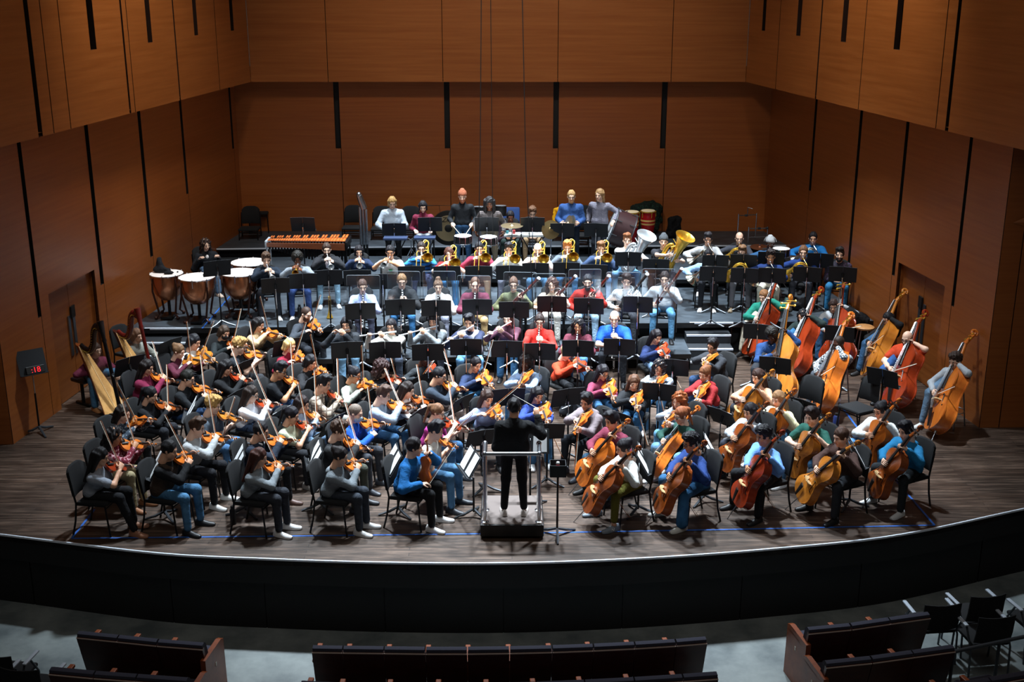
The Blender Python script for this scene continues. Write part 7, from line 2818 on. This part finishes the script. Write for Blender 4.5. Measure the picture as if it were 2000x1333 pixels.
# ================================================================ HARPS AND THE LEFT WALL
BLKH = plain('harp_ebony', '0e0c0d', 0.2)
MAHH = wood('harp_mahogany', '4a0f0c', '6a1a12', 0.6)
for k, (fx, fy, mat, lb) in enumerate(((238, 815, BLKH, 'dark harp with pale soundboard, nearest the left wall door'), (308, 783, MAHH, 'red-brown harp in front of the left stairs'))):
    pp, AA, oo = [t for t in PEOPLE_DONE if t[0]['kind'] == 'harp'][k]
    c = atz(fx, fy, 0)
    dv = -azv(56)
    hp_ = make_harp('y' if k == 0 else 'r', mat)
    tl = Matrix.Rotation(R(11), 4, 'Y')
    M = Matrix.Translation(c) @ Matrix.Rotation(math.atan2(dv.y, dv.x), 4, 'Z') @ tl @ Matrix.Scale(0.9, 4)
    place(hp_, M, lb, 'harp', 'harps')
for k in (0, 1):
    pp, AA, oo = [t for t in PEOPLE_DONE if t[0]['kind'] == 'harp'][k]
    o = empty('piano_bench', AA['base'], math.atan2(AA['fwd'].y, AA['fwd'].x))
    tag(o, 'black padded bench under the person with the %s' % ('maroon sweater, by the wall' if k == 0 else 'grey cardigan'), 'bench', 'harp benches')
    m = MB()
    m.box((-0.02, 0, 0.45), (0.36, 0.62, 0.07), None, 0.025)
    m.build('seat', plain('black_leather', '17181b', 0.4), o)
    for s in (-1, 1):
        m = MB()
        m.tube([(-0.02, 0.22 * s, 0.42), (-0.02, 0.22 * s, 0.05)], 0.03, 8)
        m.box((-0.02, 0.22 * s, 0.025), (0.36, 0.06, 0.05), None, 0.01)
        m.build('leg', BLACKM, o)

# stand with a red clock by the left wall
b = atz(79, 846, 0)
zc = EYE - b.y * math.tan(PITCH + math.atan((708 - 666.5) / FPX))
o = empty('clock_stand', b, math.atan2(-0.82, 0.62))
tag(o, 'tall music stand with a red digital clock by the left wall', 'music stand')
M3 = Matrix.Translation((0, 0, zc)) @ Matrix.Rotation(R(-24), 4, 'Y')
m = MB()
m.box((0, 0, 0), (0.01, 0.42, 0.4))
m.box((0.03, 0, -0.2), (0.07, 0.42, 0.01))
for v in m.V:
    v.xyz = M3 @ v
m.build('desk', DESKM, o, smooth=False)
m = MB()
m.tube([(-0.03, 0, 0.62), (-0.03, 0, zc - 0.05)], 0.010, 8)
m.build('upper_pole', CHROME, o)
m = MB()
m.tube([(-0.03, 0, 0.05), (-0.03, 0, 0.66)], 0.015, 8)
m.build('pole', BLACKM, o)
m = MB()
for a in (0, 120, 240):
    m.tube([(-0.03, 0, 0.1), (0.12 * math.cos(R(a)), 0.12 * math.sin(R(a)), 0.05), (0.28 * math.cos(R(a)), 0.28 * math.sin(R(a)), 0.012)], [0.018, 0.02, 0.014], 6)
m.build('base', GREYM, o)
ck = empty('digital_clock', (0, 0, 0))
ck.matrix_world = Matrix.Translation(b) @ Matrix.Rotation(math.atan2(-0.82, 0.62), 4, 'Z') @ M3 @ Matrix.Translation((0.035, 0.02, -0.13))
tag(ck, 'black digital clock with red digits on the tall stand at the left wall', 'clock')
m = MB()
m.box((0, 0, 0), (0.05, 0.28, 0.12), None, 0.006)
ckc = m.build('case', BLACK, ck, smooth=False)
LED = newmat('red_led', 'ff1020', 0.5)
LED.node_tree.nodes['Principled BSDF'].inputs['Emission Color'].default_value = (1, 0.02, 0.03, 1)
LED.node_tree.nodes['Principled BSDF'].inputs['Emission Strength'].default_value = 0.9
tc_ = bpy.data.curves.new('digits', 'FONT')
tc_.body = ':18'
tc_.size = 0.12
tc_.extrude = 0.001
d_ = text_mesh(bpy.data.objects.new('digits', tc_), LED)
d_.parent = ckc
d_.matrix_basis = Matrix(((0, 0, 1, 0.028), (1, 0, 0, -0.07), (0, 1, 0, -0.042), (0, 0, 0, 1)))

# microphone cables from the ceiling
for pts, Yd, lb, mic in ((((941, -160), (938, 300), (930, 690)), 19.6, 'thin black cable hanging to a microphone left of the podium line', 1), (((957, -160), (961, 300), (963, 470)), 24.0, 'thin black cable hanging in front of the long dreadlocks', 0), (((1017, -160), (1027, 330), (1046, 686)), 19.6, 'thin black cable hanging to a microphone before the coral sweater', 1)):
    P = [aty(x, y, Yd) for x, y in pts]
    m = MB()
    m.tube(P, 0.007, 6)
    o = m.build('hanging_cable', BLACK)
    tag(o, lb, 'cable', 'microphone cables')
    if mic:
        m = MB()
        e = P[-1]
        m.tube([e + Vector((-0.09, 0, 0)), e + Vector((0.09, 0, 0))], 0.008, 6)
        for s in (-1, 1):
            m.tube([e + Vector((0.09 * s, 0, 0.01)), e + Vector((0.12 * s, -0.03, -0.10))], 0.012, 8)
        m.build('microphone', BLACKM, o)

# bottles, spare instruments, bags on the floor
def bottle(x, y, z, r, h, mat, label):
    c = atz(x, y, z)
    m = MB()
    m.m = 0
    m.lathe([(0, 0), (r, 0), (r, h * 0.75), (r * 0.6, h * 0.86)], Matrix.Translation(c), 14)
    m.m = 1
    m.lathe([(r * 0.6, h * 0.86), (r * 0.6, h), (0, h)], Matrix.Translation(c), 14)
    tag(m.build('water_bottle', [mat, BLACK]), label, 'bottle', 'water bottles')


TEAL = plain('teal_bottle', '58b8b4', 0.4)
bottle(456, 1024, 0, 0.04, 0.26, BLACK, 'black water bottle on the floor left of the auburn-haired violinist')
bottle(1464, 604, ZM, 0.04, 0.24, TEAL, 'turquoise bottle on the riser by the brown overshirt horn player')
bottle(1535, 604, ZM, 0.042, 0.28, plain('pale_teal_bottle', '9fd0cc', 0.4), 'pale turquoise bottle on the riser near the brass bell horn player')
bottle(586, 622, ZM, 0.042, 0.27, BLACK, 'black bottle on the riser between two trumpet chairs')
bottle(1166, 686, ZL, 0.045, 0.25, plain('red_bottle', 'a01622', 0.4), 'red bottle on the front riser beside the royal blue t-shirt')
bottle(1632, 835, 0, 0.05, 0.24, plain('navy_bottle', '1d2a5a', 0.4), 'navy bottle on the stage floor by the white sneaker of a bassist')
c = atz(646, 622, ZM)
place(TPT['g'], frame(c + Vector((0, 0, 0.52)), (0, 0, -1), (0, -1, 0)), 'brass trumpet upright on the riser between the feet of the brown-bearded trumpeter', 'trumpet')
for x, y, lb in ((750, 618, 'clarinet standing upright on a peg by the lavender sweater'), (838, 640, 'clarinet standing upright on a peg by the ivory cardigan')):
    c = atz(x, y, ZM if y < 630 else ZL)
    place(CLAR, frame(c + Vector((0, 0, 0.66)), (0, 0, -1), (0, -1, 0)), lb, 'clarinet')
c = atz(1198, 736, 0)
place(OBOE, frame(c + Vector((0, 0, 0.70)), (0, 0, -1), (0, -1, 0)), 'long black oboe upright under the stand of the royal blue t-shirt', 'oboe')
for x, y, z, col, sc, lb in ((1662, 640, ZM, '101114', 1.3, 'black instrument bag heap at the right end of the riser by the wall'), (1570, 606, ZM, '2a2b30', 0.9, 'dark grey fleece heap under the navy shirt horn player'), (1150, 640, ZM, '1d1e22', 0.6, 'black bag on the riser behind the scarlet jacket'), (838, 634, ZM, '17181b', 0.7, 'black jacket heap behind the black fleece clarinettist'), (1118, 812, 0, '35373d', 0.8, 'grey backpack on the floor left of the mauve hoodie'), (470, 742, 0, '8d9692', 0.8, 'grey quilted bag on the floor beside the blond curls')):
    c = atz(x, y, z)
    lump('bag', (c.x, c.y, z), [((-0.16 * sc, 0, 0.12 * sc), (0.16 * sc, 0.02, 0.1 * sc), 0.12 * sc, 0.1 * sc), ((-0.05 * sc, 0, 0.2 * sc), (0.08 * sc, 0, 0.16 * sc), 0.1 * sc, 0.07 * sc)], cloth(col), lb, 'bag')

c = atz(1688, 662, 0) + Vector((-0.45, 0.0, 0))
for k, (dx_, dy_, w_, d_, h_) in enumerate(((0.0, 0.1, 0.75, 0.55, 0.42), (0.06, 0.16, 0.5, 0.4, 0.60))):
    m = MB()
    m.box((c.x + dx_, c.y + dy_, h_ / 2 if k == 0 else 0.42 + 0.09), (w_, d_, h_ if k == 0 else 0.18), Matrix.Rotation(R(-12), 3, 'Z'), 0.02)
    m.m = 1
    m.box((c.x + dx_ - 0.06, c.y + dy_ - d_ / 2 - 0.045, (h_ * 0.6) if k == 0 else 0.52), (0.12, 0.02, 0.03))
    tag(m.build('equipment_case', [BLACK, GREYM], smooth=False), ('large black case on the stage floor at the right wall, behind the basses', 'smaller black case lying on top of the large one at the right wall')[k], 'case')
c = atz(1689, 638, 0.78)
place(STOOL, Matrix.Translation((c.x, c.y, 0)), 'empty wooden-topped stool by the black cases at the right wall', 'stool')
# ================================================================ THE AUDIENCE SEATS
SEATP = grain('seat_back_wood', '3a160c', '4d1f12', (2, 2, 8), 0.4, 2.0)
SEATC = plain('seat_upholstery', '2a2a38', 0.9)
ARMW = grain('arm_cherry', '6e3214', '8a441e', (3, 3, 3), 0.4, 3.0)
ZSB = ZA + 0.86


def seat(a, b, label, end=None, group='theatre seats'):
    """a, b: left and right ends of the back's top edge; the sitter would look towards the stage"""
    a, b = Vector(a), Vector(b)
    x = (b - a)
    w = x.length
    x.normalize()
    y = UP.cross(x)
    o = empty('theatre_seat', (0, 0, 0))
    o.matrix_world = mat3(x, y, UP, Vector((a.x, a.y, ZA)))
    H = ZSB - ZA
    m = MB()
    m.loft([[Vector((u, -0.10, H - 0.035)), Vector((u, -0.115, H - 0.05)), Vector((u, 0.03, 0.22)), Vector((u, 0.06, 0.22)), Vector((u, -0.07, H - 0.035))] for u in (0.003, w - 0.003)])
    m.build('back_panel', SEATP, o, smooth=False)
    m = MB()
    m.box((w / 2, -0.116, H - 0.046), (w - 0.006, 0.008, 0.010))
    m.build('trim', plain('seat_trim', 'b9a79c', 0.5), o, smooth=False)
    m = MB()
    m.loft([[Vector((u, -0.065, H - 0.05)), Vector((u, -0.105, H - 0.03)), Vector((u, -0.10, H)), Vector((u, -0.05, H + 0.012)), Vector((u, 0.0, H - 0.02)), Vector((u, 0.12, 0.4)), Vector((u, 0.05, 0.36))] for u in (0.008, 0.03, w - 0.03, w - 0.008)])
    m.build('back_cushion', SEATC, o, auto=50)
    m = MB()
    m.box((w / 2, 0.33, 0.42), (w - 0.06, 0.44, 0.09), None, 0.03)
    m.build('seat_cushion', SEATC, o)
    m = MB()
    m.box((0, 0.20, 0.62), (0.06, 0.36, 0.035), None, 0.008)
    m.box((0, 0.27, 0.32), (0.035, 0.2, 0.56))
    m.build('armrest', ARMW, o, smooth=False)
    if end:
        u = w if end == 'r' else 0.0
        m = MB()
        m.loft([[Vector((u + t, -0.13, 0)), Vector((u + t, 0.42, 0)), Vector((u + t, 0.40, 0.66)), Vector((u + t, 0.33, 0.69)), Vector((u + t, -0.14, 0.69))] for t in (-0.03, 0.03)])
        m.build('end_panel', ARMW, o, smooth=False)
        m = MB()
        m.box((u + (0.032 if end == 'r' else -0.032), 0.14, 0.48), (0.004, 0.03, 0.05))
        m.build('number_plate', plain('plate_pale', 'c9c4b8', 0.5), o, smooth=False)
    tag(o, label, 'theatre seat', group)


ROWS = (
    ('centre front row', [(612, 1258), (672, 1259), (752, 1260), (832, 1261), (913, 1261), (995, 1260), (1077, 1258), (1157, 1255), (1237, 1251), (1316, 1246), (1376, 1241)], None),
    ('centre second row', [(590, 1327), (658, 1330), (755, 1331), (852, 1331), (950, 1331), (1046, 1329), (1140, 1325), (1236, 1320), (1330, 1314), (1398, 1309)], None),
    ('left block front row', [(158, 1230), (237, 1238), (314, 1246), (403, 1253)], 'r'),
    ('left block second row', [(104, 1300), (191, 1308), (273, 1314), (372, 1321)], 'r'),
    ('right block front row', [(1572, 1223), (1655, 1215), (1730, 1204), (1808, 1193)], 'l'),
    ('right block second row', [(1606, 1288), (1695, 1279), (1775, 1268), (1856, 1257)], 'l'),
    ('right block third row', [(1862, 1331), (1925, 1321), (2010, 1306)], None))
ORD = ('first', 'second', 'third', 'fourth', 'fifth', 'sixth', 'seventh', 'eighth', 'ninth', 'tenth')
for nm, pts, end in ROWS:
    P = [atz(x, y, ZSB) for x, y in pts]
    for k in range(len(P) - 1):
        e = end if (end == 'l' and k == 0) or (end == 'r' and k == len(P) - 2) else None
        seat(P[k], P[k + 1], 'brown theatre seat, %s from the left in the %s' % (ORD[k], nm), e)

# loose mesh chairs at the side, with white arms
def loose(x, y, az, label):
    c = atz(x, y, ZA)
    f1 = azv(az)
    o = empty('armchair', c, math.atan2(f1.y, f1.x))
    tag(o, label, 'chair', 'loose black armchairs in the hall')
    m = MB()
    rings = []
    for t in np.linspace(-1, 1, 7):
        q = 0.05 * (1 - t * t)
        rings.append([Vector((-0.2 - q - d, t * 0.23, z)) for d, z in ((0, 0.5), (0.03, 0.62), (0.05, 0.86), (0.065, 0.86), (0.045, 0.62), (0.015, 0.5))])
    m.loft(rings)
    m.build('backrest', BLKFAB, o, auto=60)
    m = MB()
    m.box((0.02, 0, 0.45), (0.46, 0.46, 0.05), None, 0.02)
    m.build('seat', BLKFAB, o)
    for s in (-1, 1):
        m = MB()
        m.box((0.05, 0.27 * s, 0.66), (0.3, 0.05, 0.025), None, 0.01)
        m.build('armrest', plain('pale_arm', 'aab4c0', 0.5), o)
        for q in (-1, 1):
            m = MB()
            m.tube([(0.0 + 0.05 * q, 0.25 * s, 0.64), (0.2 * q, 0.25 * s, 0.4), (0.23 * q, 0.25 * s, 0)], 0.013, 8)
            m.build('leg', GREYM, o)


loose(1810, 1281, 186, 'loose black armchair right beside the end of the right front row')
loose(1893, 1263, 190, 'loose black armchair farther right, next to the first loose one')
loose(2012, 1274, 192, 'loose black armchair cut by the right picture edge')
loose(26, 1385, 172, 'loose black armchair in the bottom left corner')
loose(78, 1412, 172, 'loose black armchair just left of the left second row')
loose(1910, 1306, 188, 'loose black armchair behind the metal rail at bottom right')

A_, B_ = atz(1862, 1274, ZA + 0.75), atz(2040, 1236, ZA + 0.75)
o = empty('hand_rail', (A_.x, A_.y, ZA))
tag(o, 'dark metal guard rail in the bottom right corner of the hall', 'rail')
m = MB()
m.tube([(0, 0, 0.75), (B_.x - A_.x, B_.y - A_.y, 0.75)], 0.022, 10)
m.build('top_rail', GREYM, o)
for t in (0.0, 0.5, 1.0):
    m = MB()
    q = (B_ - A_) * t
    m.tube([(q.x, q.y, 0), (q.x, q.y, 0.75)], 0.02, 8)
    m.build('post', GREYM, o)

# sources that were never used leave the scene
for o in list(S.objects):
    if o.get('free'):
        for ch in list(o.children):
            for g_ in list(ch.children):
                bpy.data.objects.remove(g_)
            bpy.data.objects.remove(ch)
        bpy.data.objects.remove(o)
